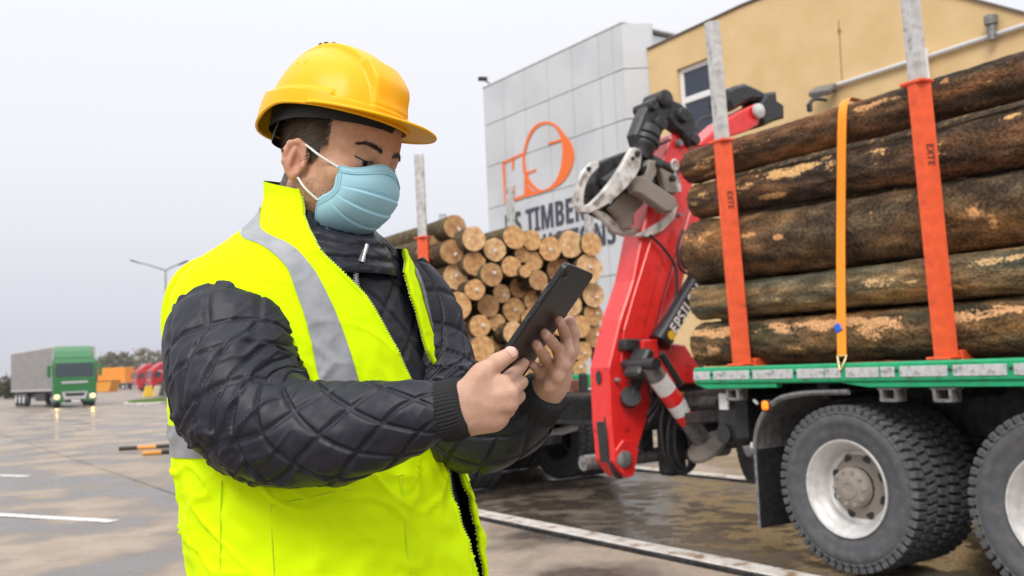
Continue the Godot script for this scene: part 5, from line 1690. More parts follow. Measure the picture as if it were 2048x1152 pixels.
# ------------------------------------------------------------------ truck with the second load, ahead on the same axis
func build_log_truck() -> void:
	var t := thing("log_truck", "green decked timber truck carrying the pile of sawn log ends, beyond the crane", "truck", veh)
	var bk := MB.new()
	bk.box(Vector3(-4.22, 1.18, -1.2), Vector3(0.12, 0.16, 2.5), 0.015)
	bk.box(Vector3(-4.26, 1.0, -1.2), Vector3(0.10, 0.05, 2.3), 0.01)
	bk.box(Vector3(-4.24, 1.1, -1.0), Vector3(0.06, 0.2, 0.06), 0.008)
	bk.box(Vector3(-4.24, 1.1, -1.45), Vector3(0.06, 0.2, 0.06), 0.008)
	obj("rear_beam", bk, mats.green, t)
	var sr := MB.new()
	for z in [0.03, -2.43]:
		sr.box(Vector3(-7.0, 1.19, z), Vector3(5.4, 0.12, 0.09), 0.012)
	obj("side_rail", sr, mats.green, t)
	var dk := MB.new()
	dk.box(Vector3(-7.0, 1.20, -1.2), Vector3(5.3, 0.05, 2.36), 0.005)
	obj("deck", dk, mats.dark_steel, t)
	var ch := MB.new()
	for z in [-0.8, -1.6]:
		ch.box(Vector3(-6.2, 0.92, z), Vector3(9.6, 0.30, 0.1), 0.01)
	obj("chassis", ch, mats.dark_steel, t)
	var rr := MB.new()
	var a := across(985, 846, -3.9)
	var b := across(1185, 842, -3.9)
	rr.bar(Vector3(-3.9, 0.80, -0.02), Vector3(-3.9, 0.80, -2.4), 0.09, 0.13, 0.012, Vector3.UP)
	rr.box(Vector3(-3.88, 0.86, -1.12), Vector3(0.09, 0.24, 0.09), 0.015)
	obj("underrun_bar", rr, mats.grey_steel, t)
	var pp := MB.new()
	pp.rod(across(1020, 893, -3.75), across(1152, 853, -3.75), 0.045, 12)
	obj("tow_pipe", pp, mats.white_paint, t)
	var dg := MB.new()
	dg.bar(across(925, 903, -3.6), across(1120, 878, -3.6), 0.08, 0.09, 0.01)
	obj("tow_bar", dg, mats.dark_steel, t)
	var tl := MB.new()
	tl.box(across(1150, 778, -4.1), Vector3(0.05, 0.22, 0.16), 0.015)
	obj("tail_lamp", tl, mat(lin(0.22, 0.08, 0.06), 0.4), t)
	var tp := MB.new()
	tp.box(across(1168, 790, -3.95), Vector3(0.08, 0.5, 0.1), 0.02)
	obj("lamp_post", tp, mats.black, t)
	for x in [-4.75, -6.1]:
		truck_wheel(t, Vector3(x, 0.53, -0.06), true)
		truck_wheel(t, Vector3(x, 0.53, -2.36), true, -1.0)
		var ax := MB.new()
		ax.rod(Vector3(x, 0.53, -0.2), Vector3(x, 0.53, -2.2), 0.08, 12)
		ax.rod(Vector3(x - 0.0, 0.53, -1.05), Vector3(x, 0.53, -1.4), 0.2, 16)
		obj("axle", ax, mats.dark_steel, t)
	for x in [-4.72, -7.4]:
		stake(t, Vector3(x, 1.25, -0.02), 0.012, 1.645, 0.94)
	for q in [[1177, 415, -4.7], [1019, 372, -6.9], [885, 428, -9.2]]:
		var tip := side(q[0], q[1], -2.42)
		var m := MB.new()
		m.box(Vector3(tip.x, (1.25 + tip.y) * 0.5, -2.42), Vector3(0.11, tip.y - 1.25, 0.09), 0.01)
		obj("far_stake", m, mats.alu, t)
	# cab and head board, beyond the load
	var hb := MB.new()
	hb.box(Vector3(-9.75, 2.0, -1.2), Vector3(0.08, 1.6, 2.4), 0.02)
	obj("head_board", hb, mats.green, t)
	var cb := MB.new()
	cb.prism(PackedVector2Array([Vector2(-12.1, 0.45), Vector2(-12.12, 1.75), Vector2(-11.98, 2.7), Vector2(-11.8, 2.95), Vector2(-10.1, 3.0), Vector2(-10.1, 0.95), Vector2(-10.35, 0.95), Vector2(-10.5, 1.12), Vector2(-11.45, 1.12), Vector2(-11.55, 0.85), Vector2(-11.6, 0.42)]), -2.4, 0.0, Transform3D(), 0.09)
	obj("cab", cb, mats.green, t)
	var cw := MB.new()
	cw.prism(PackedVector2Array([Vector2(-11.75, 1.85), Vector2(-10.9, 1.85), Vector2(-10.9, 2.6), Vector2(-11.55, 2.6)]), -2.406, 0.006, Transform3D(), 0.01)
	obj("cab_window", cw, mat(lin(0.04, 0.05, 0.06), 0.1), t)
	for z in [-0.06, -2.36]:
		truck_wheel(t, Vector3(-11.0, 0.53, z), false, 1.0 if z > -1.0 else -1.0)
	var ends := [[347, 400, 50], [432, 455, 52], [330, 515, 52], [435, 570, 50], [350, 630, 56], [530, 505, 50], [620, 447, 50], [700, 462, 43], [655, 527, 33], [515, 620, 50], [605, 582, 43], [670, 605, 26], [708, 558, 41], [785, 500, 51], [880, 480, 57], [975, 480, 49], [825, 600, 56], [730, 645, 42], [645, 680, 46], [438, 690, 44], [560, 707, 39], [360, 765, 60], [500, 765, 47], [617, 783, 51], [708, 740, 43], [775, 695, 32], [460, 857, 47], [540, 840, 36], [375, 895, 56], [617, 888, 48], [692, 825, 41], [470, 963, 56], [555, 930, 46], [965, 592, 62], [985, 715, 51], [985, 805, 46], [922, 860, 47], [990, 905, 46], [935, 975, 43], [868, 935, 37], [920, 1055, 33], [860, 1050, 36], [395, 1040, 48], [885, 762, 46], [797, 790, 46], [757, 895, 46], [830, 860, 40], [700, 990, 44], [620, 985, 40], [785, 985, 44], [480, 1060, 42], [560, 1030, 42], [645, 1075, 42], [728, 1075, 40], [800, 1068, 36], [305, 960, 44], [262, 700, 50], [255, 840, 50], [262, 480, 40]]
	var r := RandomNumberGenerator.new()
	r.seed = 12
	for k in ends.size():
		var e: Array = ends[k]
		var x: float = -4.30 - r.randf_range(-0.14, 0.16)
		if e[0] < 320: x = -4.75
		var p := across(760.0 + e[0] / 2.304, 280.0 + e[1] / 2.304, x)
		var rad: float = e[2] / 2.304 / (FPX / ((veh * p - EYE) * cam_basis).z * -1.0)
		p.y = maxf(p.y, 1.23 + rad)
		var cm: int = [0, 0, 2, 1, 2, 0, 3][r.randi() % 7]
		var tagged := r.randf() < 0.55 and rad > 0.08
		var label := "%s log, %s of far timber pile, %s sawn end %s" % ["thick" if rad > 0.118 else ("slim" if rad < 0.095 else "middling"), "top row" if p.y > 2.55 else ("bottom row" if p.y < 1.45 else ("upper half" if p.y > 2.05 else "lower half")), ["tan", "brownish", "pale", "dull brown"][cm], "tagged white" if tagged else "without tag"]
		var lg := log_at(label, "log ends stacked on the far truck", p, p + Vector3(-4.1, r.randf_range(-0.02, 0.02), r.randf_range(-0.03, 0.03)), rad, rad * r.randf_range(0.88, 1.0), r.randi() % 2, cm, 700 + k, 9, 20, 0.9)
		if tagged:
			var tg := MB.new()
			tg.box(p + Vector3(0.03, r.randf_range(-0.03, 0.03), r.randf_range(-0.04, 0.02)), Vector3(0.008, 0.028, 0.042), 0.002, Basis(Vector3.RIGHT, r.randf_range(-1, 1)))
			obj("tag", tg, mats.white_paint, lg)

# ------------------------------------------------------------------ smooth bodies: blended primitives meshed as surface nets
class Blob:
	var pr := []   # [kind, a, b, inv, ra, rb, k, op, basis]
	func cap(a: Vector3, b: Vector3, ra: float, rb := -1.0, k := 0.01, op := 0) -> void:
		var ab := b - a
		pr.append([0, a, ab, 1.0 / maxf(ab.length_squared(), 1e-9), ra, ra if rb < 0.0 else rb, k, op])
	func ell(o: Vector3, r: Vector3, k := 0.01, op := 0, bs := Basis()) -> void:
		pr.append([1, o, r, bs.inverse(), Vector3.ONE / r, Vector3.ONE / (r * r), k, op])
	func d(p: Vector3) -> float:
		return among(pr, p)
	# those that can matter within reach of p
	func near(p: Vector3, reach: float) -> Array:
		var es := PackedFloat32Array()
		var low := 1e3
		for q in pr:
			var e: float
			if q[0] == 0:
				var w: Vector3 = p - q[1]
				e = (w - q[2] * clampf(w.dot(q[2]) * q[3], 0.0, 1.0)).length() - maxf(q[4], q[5])
			else:
				e = (p - q[1]).length() - maxf(q[2].x, maxf(q[2].y, q[2].z))
				var w: Vector3 = q[3] * (p - q[1])
				e = maxf(e, (w * q[4]).length() * ((w * q[4]).length() - 1.0) / maxf((w * q[5]).length(), 1e-6) - 0.25 * reach)
			es.append(e)
			if q[7] == 0: low = minf(low, e)
		var out := []
		for k in pr.size():
			if es[k] < (low if pr[k][7] == 0 else 0.0) + 2.2 * reach + pr[k][6] * 2.0: out.append(pr[k])
		return out
	func among(list: Array, p: Vector3) -> float:
		var best := 1e3
		for q in list:
			var e: float
			if q[0] == 0:
				var w: Vector3 = p - q[1]
				var h := clampf(w.dot(q[2]) * q[3], 0.0, 1.0)
				e = (w - q[2] * h).length() - (q[4] + (q[5] - q[4]) * h)
			else:
				var w: Vector3 = q[3] * (p - q[1])
				var k0: float = (w * q[4]).length()
				var k1: float = (w * q[5]).length()
				e = k0 * (k0 - 1.0) / maxf(k1, 1e-6)
			var k: float = q[6]
			if q[7] == 0:
				if e < best + k:
					var h := clampf(0.5 + 0.5 * (best - e) / k, 0.0, 1.0)
					best = lerpf(best, e, h) - k * h * (1.0 - h)
			else:
				e = -e
				if e > best - k:
					var h := clampf(0.5 - 0.5 * (best - e) / k, 0.0, 1.0)
					best = lerpf(best, e, h) + k * h * (1.0 - h)
		return best

	# mesh into mb, points carried through xf; tone(p) gives the colour of a point in the blob's own frame
	func mesh_into(mb: MB, lo: Vector3, hi: Vector3, cell: float, xf: Transform3D, tone: Callable) -> void:
		var nx := int(ceil((hi.x - lo.x) / cell / 6.0)) * 6
		var ny := int(ceil((hi.y - lo.y) / cell / 6.0)) * 6
		var nz := int(ceil((hi.z - lo.z) / cell / 6.0)) * 6
		var sx := 1
		var sy := nx + 1
		var sz := (nx + 1) * (ny + 1)
		var val := PackedFloat32Array()
		val.resize(sz * (nz + 1))
		val.fill(99.0)
		var who := PackedInt32Array()
		who.resize(sz * (nz + 1))
		who.fill(-1)
		var active := []
		var reach := cell * 6.0 * 0.95
		for bz in range(0, nz, 6):
			for by in range(0, ny, 6):
				for bx in range(0, nx, 6):
					if absf(d(lo + Vector3(bx + 3, by + 3, bz + 3) * cell)) > reach:
						continue
					active.append(Vector3i(bx, by, bz))
					var list := near(lo + Vector3(bx + 3, by + 3, bz + 3) * cell, cell * 5.2)
					for z in range(bz, bz + 7):
						for y in range(by, by + 7):
							var at0 := z * sz + y * sy
							for x in range(bx, bx + 7):
								if val[at0 + x] == 99.0:
									val[at0 + x] = among(list, lo + Vector3(x, y, z) * cell)
		var first := mb.v.size()
		var ps := PackedVector3Array()
		var ed := [[0, sx], [0, sy], [0, sz], [sx, sx + sy], [sx, sx + sz], [sy, sy + sx], [sy, sy + sz], [sz, sz + sx], [sz, sz + sy], [sx + sy, sx + sy + sz], [sx + sz, sx + sz + sy], [sy + sz, sy + sz + sx]]
		var off := {0: Vector3(0, 0, 0), sx: Vector3(1, 0, 0), sy: Vector3(0, 1, 0), sz: Vector3(0, 0, 1), sx + sy: Vector3(1, 1, 0), sx + sz: Vector3(1, 0, 1), sy + sz: Vector3(0, 1, 1), sx + sy + sz: Vector3(1, 1, 1)}
		for b in active:
			for z in range(b.z, b.z + 6):
				for y in range(b.y, b.y + 6):
					for x in range(b.x, b.x + 6):
						var c: int = z * sz + y * sy + x
						var inside := 0
						for o in off:
							if val[c + o] < 0.0: inside += 1
						if inside == 0 or inside == 8: continue
						var s := Vector3.ZERO
						var n := 0
						for e in ed:
							var a: float = val[c + e[0]]
							var g: float = val[c + e[1]]
							if (a < 0.0) != (g < 0.0):
								s += off[e[0]].lerp(off[e[1]], a / (a - g))
								n += 1
						who[c] = ps.size()
						ps.append(lo + (Vector3(x, y, z) + s / n) * cell)
		var nn := PackedVector3Array()
		nn.resize(ps.size())
		var quads := []
		for b in active:
			for z in range(b.z, b.z + 6):
				for y in range(b.y, b.y + 6):
					for x in range(b.x, b.x + 6):
						var c: int = z * sz + y * sy + x
						if who[c] < 0: continue
						var a := val[c] < 0.0
						for ax in [[sx, sy, sz], [sy, sz, sx], [sz, sx, sy]]:
							if (val[c + ax[0]] < 0.0) == a: continue
							var c1: int = c - ax[1]
							var c2: int = c - ax[1] - ax[2]
							var c3: int = c - ax[2]
							if c2 < 0 or who[c1] < 0 or who[c2] < 0 or who[c3] < 0: continue
							var q := [who[c], who[c1], who[c2], who[c3]] if a else [who[c], who[c3], who[c2], who[c1]]
							var fn := (ps[q[2]] - ps[q[0]]).cross(ps[q[3]] - ps[q[1]])
							for w in q: nn[w] += fn
							quads.append(q)
		for k in ps.size():
			mb.col = tone.call(ps[k])
			mb.put(xf * ps[k], (xf.basis * nn[k]).normalized(), Vector2.ZERO)
		for q in quads:
			mb.three(first + q[0], first + q[1], first + q[2])
			mb.three(first + q[0], first + q[2], first + q[3])

# ------------------------------------------------------------------ the man with the tablet
var FW := Vector3(0.77, 0, 0.638)      # the way his chest faces
var LF := Vector3(0.638, 0, -0.77)     # towards his left
const BODY_D := 1.50
# outline of the trunk by rows: centre x, y and half width in the photo, depth over breadth
var rings := [[690, 1330, 302, 0.72], [676, 1152, 294, 0.72], [659, 1050, 288, 0.72], [641, 960, 285, 0.72], [632, 900, 280, 0.72], [622, 830, 277, 0.72], [613, 760, 276, 0.70], [605, 690, 276, 0.66], [601, 620, 266, 0.62], [603, 565, 246, 0.60], [613, 525, 216, 0.60], [632, 485, 172, 0.64], [638, 445, 128, 0.76], [630, 410, 104, 0.94], [624, 378, 98, 1.0]]
var ring_c := PackedVector3Array()
var ring_a := PackedFloat32Array()
var ring_b := PackedFloat32Array()
var fold := FastNoiseLite.new()
var fold2 := FastNoiseLite.new()

func prepare_trunk() -> void:
	for r in rings:
		ring_c.append(at(r[0], r[1], BODY_D))
		var w: float = (r[2] - 22.0) * BODY_D / FPX
		var a: float = w / sqrt(0.407 + 0.593 * r[3] * r[3])
		ring_a.append(a)
		ring_b.append(a * r[3])
	# widen or narrow each row until its outline, vest included, spans what the photo shows
	for it in 5:
		for k in rings.size():
			var lo := 1e9
			var hi := -1e9
			for q in 72:
				var x := pixel_of(trunk(TAU * q / 72.0, k, 0.017)).x
				lo = minf(lo, x)
				hi = maxf(hi, x)
			var want: float = rings[k][2]
			var gain := want / (0.5 * (hi - lo))
			ring_a[k] = (ring_a[k] + 0.017) * gain - 0.017
			ring_b[k] = (ring_b[k] + 0.017) * gain - 0.017
			ring_c[k] += cam_basis.x * ((rings[k][0] - 0.5 * (lo + hi)) * BODY_D / FPX)
	fold = noise(801, 1.0, 3)
	fold2 = noise(802, 1.0, 2)

func cub(arr: PackedFloat32Array, v: float) -> float:
	var i := clampi(int(v), 0, arr.size() - 2)
	return cubic_interpolate(arr[i], arr[i + 1], arr[maxi(i - 1, 0)], arr[mini(i + 2, arr.size() - 1)], v - i)

# th: 0 at his left, 90 degrees at the chest, 180 at his right, 270 at the back; v counts the rows
func trunk(th: float, v: float, off := 0.0) -> Vector3:
	var i := clampi(int(v), 0, ring_c.size() - 2)
	var o := ring_c[i].cubic_interpolate(ring_c[i + 1], ring_c[maxi(i - 1, 0)], ring_c[mini(i + 2, ring_c.size() - 1)], v - i)
	var a := cub(ring_a, v) + off
	var b := cub(ring_b, v) + off
	var c := cos(th)
	var s := sin(th)
	var p := o + LF * (a * c) + FW * (b * s)
	p.y -= 0.022 * s * clampf((v - 10.5) / 3.0, 0.0, 1.0)
	return p

var look_px := PackedVector2Array()
var look_uv := PackedVector2Array()
func prepare_lookup() -> void:
	for j in 141:
		var v := 14.0 * j / 140.0
		for i in 150:
			var th := deg_to_rad(20.0 + 220.0 * i / 149.0)
			var p := trunk(th, v, 0.012)
			var out := LF * cos(th) + FW * sin(th)
			if out.dot(EYE - p) < 0.0: continue
			look_px.append(pixel_of(p))
			look_uv.append(Vector2(th, v))
func find_uv(x: float, y: float) -> Vector2:
	var q := Vector2(x, y)
	var best := 1e12
	var uv := Vector2.ZERO
	for k in look_px.size():
		var e := look_px[k].distance_squared_to(q)
		if e < best:
			best = e
			uv = look_uv[k]
	for it in 4:
		var p0 := pixel_of(trunk(uv.x, uv.y, 0.012))
		var pa := (pixel_of(trunk(uv.x + 0.004, uv.y, 0.012)) - p0) / 0.004
		var pb := (pixel_of(trunk(uv.x, uv.y + 0.01, 0.012)) - p0) / 0.01
		var det := pa.x * pb.y - pa.y * pb.x
		if absf(det) < 2000.0: break
		var e := q - p0
		uv += Vector2(clampf((e.x * pb.y - e.y * pb.x) / det, -0.08, 0.08), clampf((pa.x * e.y - pa.y * e.x) / det, -0.2, 0.2))
	return uv

func edge_of(pts: Array) -> Array:
	var out := []
	for p in pts:
		out.append(find_uv(p[0], p[1]))
	out.sort_custom(func(a, b): return a.y < b.y)
	return out
func edge_at(e: Array, v: float) -> float:
	if v <= e[0].y: return e[0].x
	for k in e.size() - 1:
		if v <= e[k + 1].y:
			return lerpf(e[k].x, e[k + 1].x, (v - e[k].y) / maxf(1e-4, e[k + 1].y - e[k].y))
	return e[-1].x

func vest_point(th: float, v: float, off := 0.0) -> Vector3:
	var f := trunk(th, v)
	var lowf := clampf((9.0 - v) / 5.0, 0.25, 1.0)
	var w := 0.012 * fold.get_noise_3d(f.x * 7.0, f.y * 3.6, f.z * 7.0) * lowf
	w += 0.004 * (1.0 - absf(fold2.get_noise_3d(f.x * 12.0 + f.y * 9.0, f.y * 8.0 - f.x * 5.0, f.z * 12.0)) * 3.0) * lowf * 0.6
	# sharper creases running across the hang of the cloth
	var cr := maxf(0.0, 1.0 - absf(fold2.get_noise_3d(f.x * 5.0 + f.y * 7.0 + 30.0, f.y * 2.2 - f.x * 3.0, f.z * 5.0)) * 9.0)
	w += 0.0045 * cr * cr * lowf
	var cr2 := maxf(0.0, 1.0 - absf(fold.get_noise_3d(f.x * 4.0 - f.y * 6.0 + 11.0, f.y * 3.0 + f.x * 2.0, f.z * 4.0)) * 14.0)
	w += 0.0018 * cr2 * cr2 * lowf
	return trunk(th, v, 0.017 + w + off)

# groove pattern of the quilting on a plane (x, y in metres): puffs between stitched lines
func quilt(x: float, y: float, pitch: float) -> float:
	var a := absf(fposmod(x / pitch, 1.0) - 0.5) * 2.0     # 1 at the lines
	var b := absf(fposmod(y / pitch, 1.0) - 0.5) * 2.0
	var m := maxf(a, b)
	var g := pow(m, 7.0)
	var e := (1.0 - m) * pitch * 0.5          # metres from the nearest line
	return 0.0024 * (1.0 - g) - 0.0021 * exp(-pow((e - 0.0022) / 0.0012, 2.0)) - 0.0008 * exp(-pow(e / 0.004, 2.0))

func strip(mb: MB, ps: PackedVector3Array, nu: int, nv: int, flip := false) -> void:
	mb.grid(ps, nu, nv, false, flip)

func smooth_path(e: Array, n: int) -> Array:
	return e

# sleeve along photo points [x, y, depth, half width in pixels]
func sleeve(pts: Array, sd: int, turn0: float, turn1: float) -> MB:
	var c := []
	var rr := []
	for p in pts:
		c.append(at(p[0], p[1], p[2]))
		rr.append(p[3] * p[2] / FPX)
	var per := 30
	var path := curve(c, per)
	var rad := PackedFloat32Array()
	for k in path.size():
		var f := 1.0 * k / per
		var i := mini(int(f), rr.size() - 2)
		rad.append(cubic_interpolate(rr[i], rr[i + 1], rr[maxi(i - 1, 0)], rr[mini(i + 2, rr.size() - 1)], f - i))
	var fr := MB.frames(path)
	var nz := noise(sd, 1.0, 3)
	var nu := 200
	var ps := PackedVector3Array()
	var s := 0.0
	var total := 0.0
	for k in path.size() - 1: total += path[k].distance_to(path[k + 1])
	for k in path.size():
		if k > 0: s += path[k].distance_to(path[k - 1])
		var f := s / total
		var al := lerpf(turn0, turn1, smoothstep(0.30, 0.62, f))
		for i in nu + 1:
			var a := TAU * (i % nu) / nu
			var dir: Vector3 = fr[k].x * cos(a) + fr[k].y * sin(a)
			var arc := (a if i < nu else TAU) * 0.078
			var x := s * cos(al) + arc * sin(al)
			var y := -s * sin(al) + arc * cos(al)
			var h := quilt(x, y, 0.056)
			var p := path[k] + dir * rad[k]
			# creases gathered at the inner elbow and soft dents elsewhere
			h += 0.0055 * nz.get_noise_3d(p.x * 9.0, p.y * 9.0, p.z * 9.0)
			var cre := maxf(0.0, 1.0 - absf(nz.get_noise_3d(p.x * 9.0 + 40.0, p.y * 12.0 - p.x * 10.0, p.z * 8.0)) * 5.0)
			h += 0.0042 * cre * (0.25 + 1.0 * exp(-pow((f - 0.5) / 0.14, 2.0)))
			var endf := smoothstep(0.0, 0.03, 1.0 - f)
			ps.append(path[k] + dir * (rad[k] + h * (0.25 + 0.75 * endf)))
	var mb := MB.new()
	mb.grid(ps, nu + 1, path.size(), true, false, 1.0, 1.0)
	return mb

func cuff(a: Vector3, b: Vector3, r0: float, r1: float) -> MB:
	var m := MB.new()
	var path := PackedVector3Array()
	for k in 9:
		path.append(a.lerp(b, k / 8.0))
	var fr := MB.frames(path)
	var ps := PackedVector3Array()
	var nu := 192
	for k in 9:
		var f := k / 8.0
		var rr := lerpf(r0, r1, f) + 0.002 * sin(f * PI) - (0.006 if k == 8 else 0.0)
		for i in nu + 1:
			var an := TAU * (i % nu) / nu
			var q := rr + 0.0007 * sin(an * 48.0)
			ps.append(path[k] + fr[k].x * (cos(an) * q) + fr[k].y * (sin(an) * q * 1.12))
	m.grid(ps, nu + 1, 9, true)
	return m

func build_person() -> void:
	prepare_trunk()
	prepare_lookup()
	var fabric_bump := ntex(91, 0.25, [[0.0, grey(0)], [1.0, grey(1)]], 2, 256, false)
	var skin := tri(mat(Color.WHITE, 0.52, 0, {"heightmap_enabled": true, "heightmap_texture": mats.fine_bump, "heightmap_scale": 0.06, "vertex_color_use_as_albedo": true, "subsurf_scatter_enabled": true, "subsurf_scatter_strength": 0.10}), 14.0, false)
	var hivis := tri(mat(lin(0.72, 1.0, 0.0), 0.75, 0, {"metallic_specular": 0.25, "heightmap_enabled": true, "heightmap_texture": fabric_bump, "heightmap_scale": 0.03}), 9.0, false)
	var tape := tri(mat(Color.WHITE, 0.38, 0.35, {"albedo_texture": ntex(92, 0.02, [[0.2, Color(0.30, 0.31, 0.33)], [0.8, Color(0.40, 0.41, 0.43)]], 4, 256)}), 6.0, false)
	var nylon := tri(mat(Color.WHITE, 0.47, 0, {"metallic_specular": 0.42, "albedo_texture": ntex(93, 0.02, [[0.2, Color(0.012, 0.013, 0.021)], [0.8, Color(0.020, 0.021, 0.033)]], 5, 256), "heightmap_enabled": true, "heightmap_texture": fabric_bump, "heightmap_scale": 0.03}), 8.0, false)
	var knit := mat(lin(0.012, 0.012, 0.014), 0.85)
	var lining := mat(lin(0.02, 0.02, 0.022), 0.7)
	var man := thing("person", "person in yellow safety vest over black quilted jacket looking down at a tablet", "person")

	# ---- clothing edges from the photograph, laid on the trunk
	var e1 := edge_of([[597, 386], [603, 432], [622, 478], [652, 522], [690, 560], [722, 592], [772, 680], [812, 765], [848, 850], [880, 930], [915, 1050], [945, 1150]])
	var e2 := edge_of([[812, 495], [806, 545], [820, 590], [838, 640], [856, 700], [872, 745], [893, 800], [906, 880], [932, 1000], [962, 1130]])
	var top2: float = e2[-1].y
	var vrow := func(v: float) -> float: return edge_at(e1, v)
	# left edge: beyond its collar point the vest runs behind the neck
	var left_edge := func(v: float) -> float:
		if v > top2:
			return lerpf(edge_at(e2, top2), deg_to_rad(-40.0), smoothstep(0.0, 0.8, v - top2))
		return minf(edge_at(e2, v), edge_at(e1, v) - 0.01)
	var vm := MB.new()
	var ps := PackedVector3Array()
	var nv := 190
	var nu := 230
	for j in nv:
		var v := 0.15 + 13.80 * j / (nv - 1)
		var a: float = vrow.call(v)
		var b: float = left_edge.call(v) + TAU
		for i in nu:
			var f := 1.0 * i / (nu - 1)
			ps.append(vest_point(lerpf(a, b, f), v))
	vm.grid(ps, nu, nv, false, true, 2.0, 2.0)
	var vest := obj("vest", vm, hivis, man)
	# inner face of the vest
	var im := MB.new()
	var ps2 := PackedVector3Array()
	for j in range(0, nv, 2):
		var v := 0.15 + 13.80 * j / (nv - 1)
		var a: float = vrow.call(v)
		var b: float = left_edge.call(v) + TAU
		for i in range(0, 116):
			ps2.append(vest_point(lerpf(a, b, i / 115.0), v, -0.005))
	im.grid(ps2, 116, (nv + 1) / 2)
	obj("lining", im, lining, vest)
	# hems along the two front edges and the collar
	for q in [[e1, 0.0], [e2, 1.0]]:
		var hem := PackedVector3Array()
		var zt := MB.new()
		var prev := Vector3.ZERO
		for j in 420:
			var v := 0.15 + 13.80 * j / 419.0
			if q[1] > 0.5 and v > top2: break
			var th: float = vrow.call(v) if q[1] < 0.5 else left_edge.call(v)
			var p := vest_point(th, v, -0.002)
			hem.append(p)
		var hm := MB.new()
		hm.tube(hem, 0.0042, 8)
		obj("hem", hm, hivis, vest)
		# zip teeth
		var s := 0.0
		for j in hem.size() - 1:
			s += hem[j].distance_to(hem[j + 1])
			if s > 0.0036:
				s = 0.0
				var t := (hem[j + 1] - hem[j]).normalized()
				var inw := t.cross(EYE - hem[j]).normalized() * (1.0 if q[1] < 0.5 else -1.0)
				if inw.dot(LF + FW) < 0.0 and q[1] < 0.5: inw = -inw
				if inw.dot(LF + FW) > 0.0 and q[1] > 0.5: inw = -inw
				zt.box(hem[j] + inw * 0.0042, Vector3(0.0022, 0.002, 0.0032), 0.0, Basis(t, inw.cross(t), inw))
		tag(obj("zip_teeth", zt, mat(lin(0.62, 0.80, 0.12), 0.4), vest), "", "", "", "stuff")
	# reflective bands
	var waist := find_uv(352, 881).y
	var wm := MB.new()
	var wp := PackedVector3Array()
	var wv0 := find_uv(354, 912).y
	var wv1 := find_uv(350, 850).y
	for j in 8:
		var v := lerpf(wv0, wv1, j / 7.0)
		var a: float = vrow.call(v) + 0.02
		var b: float = left_edge.call(v) + TAU - 0.02
		for i in 220:
			wp.append(vest_point(lerpf(a, b, i / 219.0), v, 0.0018))
	wm.grid(wp, 220, 8, false, true)
	obj("waist_band", wm, tape, vest)
	var la := []
	var lb := []
	for p in [[640, 782], [630, 730], [618, 670], [597, 600], [570, 530], [532, 494], [492, 472]]: la.append(find_uv(p[0], p[1]))
	for p in [[718, 782], [702, 730], [684, 670], [656, 600], [622, 535], [584, 492], [530, 458]]: lb.append(find_uv(p[0], p[1]))
	la.push_front(Vector2(la[0].x, wv1)); lb.push_front(Vector2(lb[0].x, wv1))
	la.append(la[-1] + (la[-1] - la[-2]) * 1.6); lb.append(lb[-1] + (lb[-1] - lb[-2]) * 1.6)
	var bm := MB.new()
	var bp := PackedVector3Array()
	var steps := 12
	for k in (la.size() - 1) * steps + 1:
		var i := mini(k / steps, la.size() - 2)
		var f := 1.0 * k / steps - i
		var A: Vector2 = la[i].cubic_interpolate(la[i + 1], la[maxi(i - 1, 0)], la[mini(i + 2, la.size() - 1)], f)
		var B: Vector2 = lb[i].cubic_interpolate(lb[i + 1], lb[maxi(i - 1, 0)], lb[mini(i + 2, lb.size() - 1)], f)
		for w in 9:
			var u := A.lerp(B, w / 8.0)
			bp.append(vest_point(u.x, u.y, 0.0022))
	bm.grid(bp, 9, bp.size() / 9)
	obj("shoulder_band", bm, tape, vest)
	var lm := MB.new()
	var lp := PackedVector3Array()
	for k in 60:
		var v := lerpf(wv1, top2 - 0.9, k / 59.0)
		var e: float = left_edge.call(v)
		for w in 7:
			lp.append(vest_point(e - deg_to_rad(9.0 + 4.0 * w), v, 0.0022))
	lm.grid(lp, 7, 60)
	obj("shoulder_band", lm, tape, vest)
	# pocket welt and seam on the lower front
	for q in [[[545, 1010], [600, 998], [700, 975], [800, 948]], [[545, 1010], [548, 1080], [552, 1150]], [[795, 950], [805, 1050], [815, 1150]], [[447, 960], [446, 1040], [452, 1150]], [[905, 912], [930, 990]]]:
		var pp := []
		for p in q:
			var u := find_uv(p[0], p[1])
			pp.append(vest_point(u.x, u.y, 0.0004))
		var sm := MB.new()
		sm.tube(curve(pp, 8), 0.0013, 6)
		obj("seam", sm, mat(lin(0.62, 0.84, 0.0), 0.7), vest)

	# ---- jacket: quilted front under the vest
	var jm := MB.new()
	var jp := PackedVector3Array()
	for j in 200:
		var v := 0.2 + 12.6 * j / 199.0
		for i in 180:
			var th := deg_to_rad(-60.0 + 260.0 * i / 179.0)
			var p := trunk(th, v)
			var x := th * 0.19
			var y := p.y
			var h := quilt((x + y) * 0.707, (x - y) * 0.707, 0.062) + 0.003 * fold.get_noise_3d(p.x * 22, p.y * 22, p.z * 22)
			jp.append(trunk(th, v, h - 0.002))
	jm.grid(jp, 180, 200)
	var jacket := obj("jacket", jm, nylon, man)
	# right and left sleeve with knitted cuffs
	var rs := sleeve([[548, 606, 1.46, 62], [505, 622, 1.42, 94], [474, 668, 1.37, 128], [468, 730, 1.33, 134], [484, 795, 1.29, 130], [540, 852, 1.26, 118], [635, 868, 1.24, 102], [745, 856, 1.215, 88], [840, 832, 1.195, 68], [890, 824, 1.185, 55]], 811, 0.0, 0.78)
	obj("sleeve", rs, nylon, jacket)
	obj("cuff", cuff(at(880, 826, 1.187), at(934, 812, 1.178), 0.0325, 0.0305), knit, jacket)
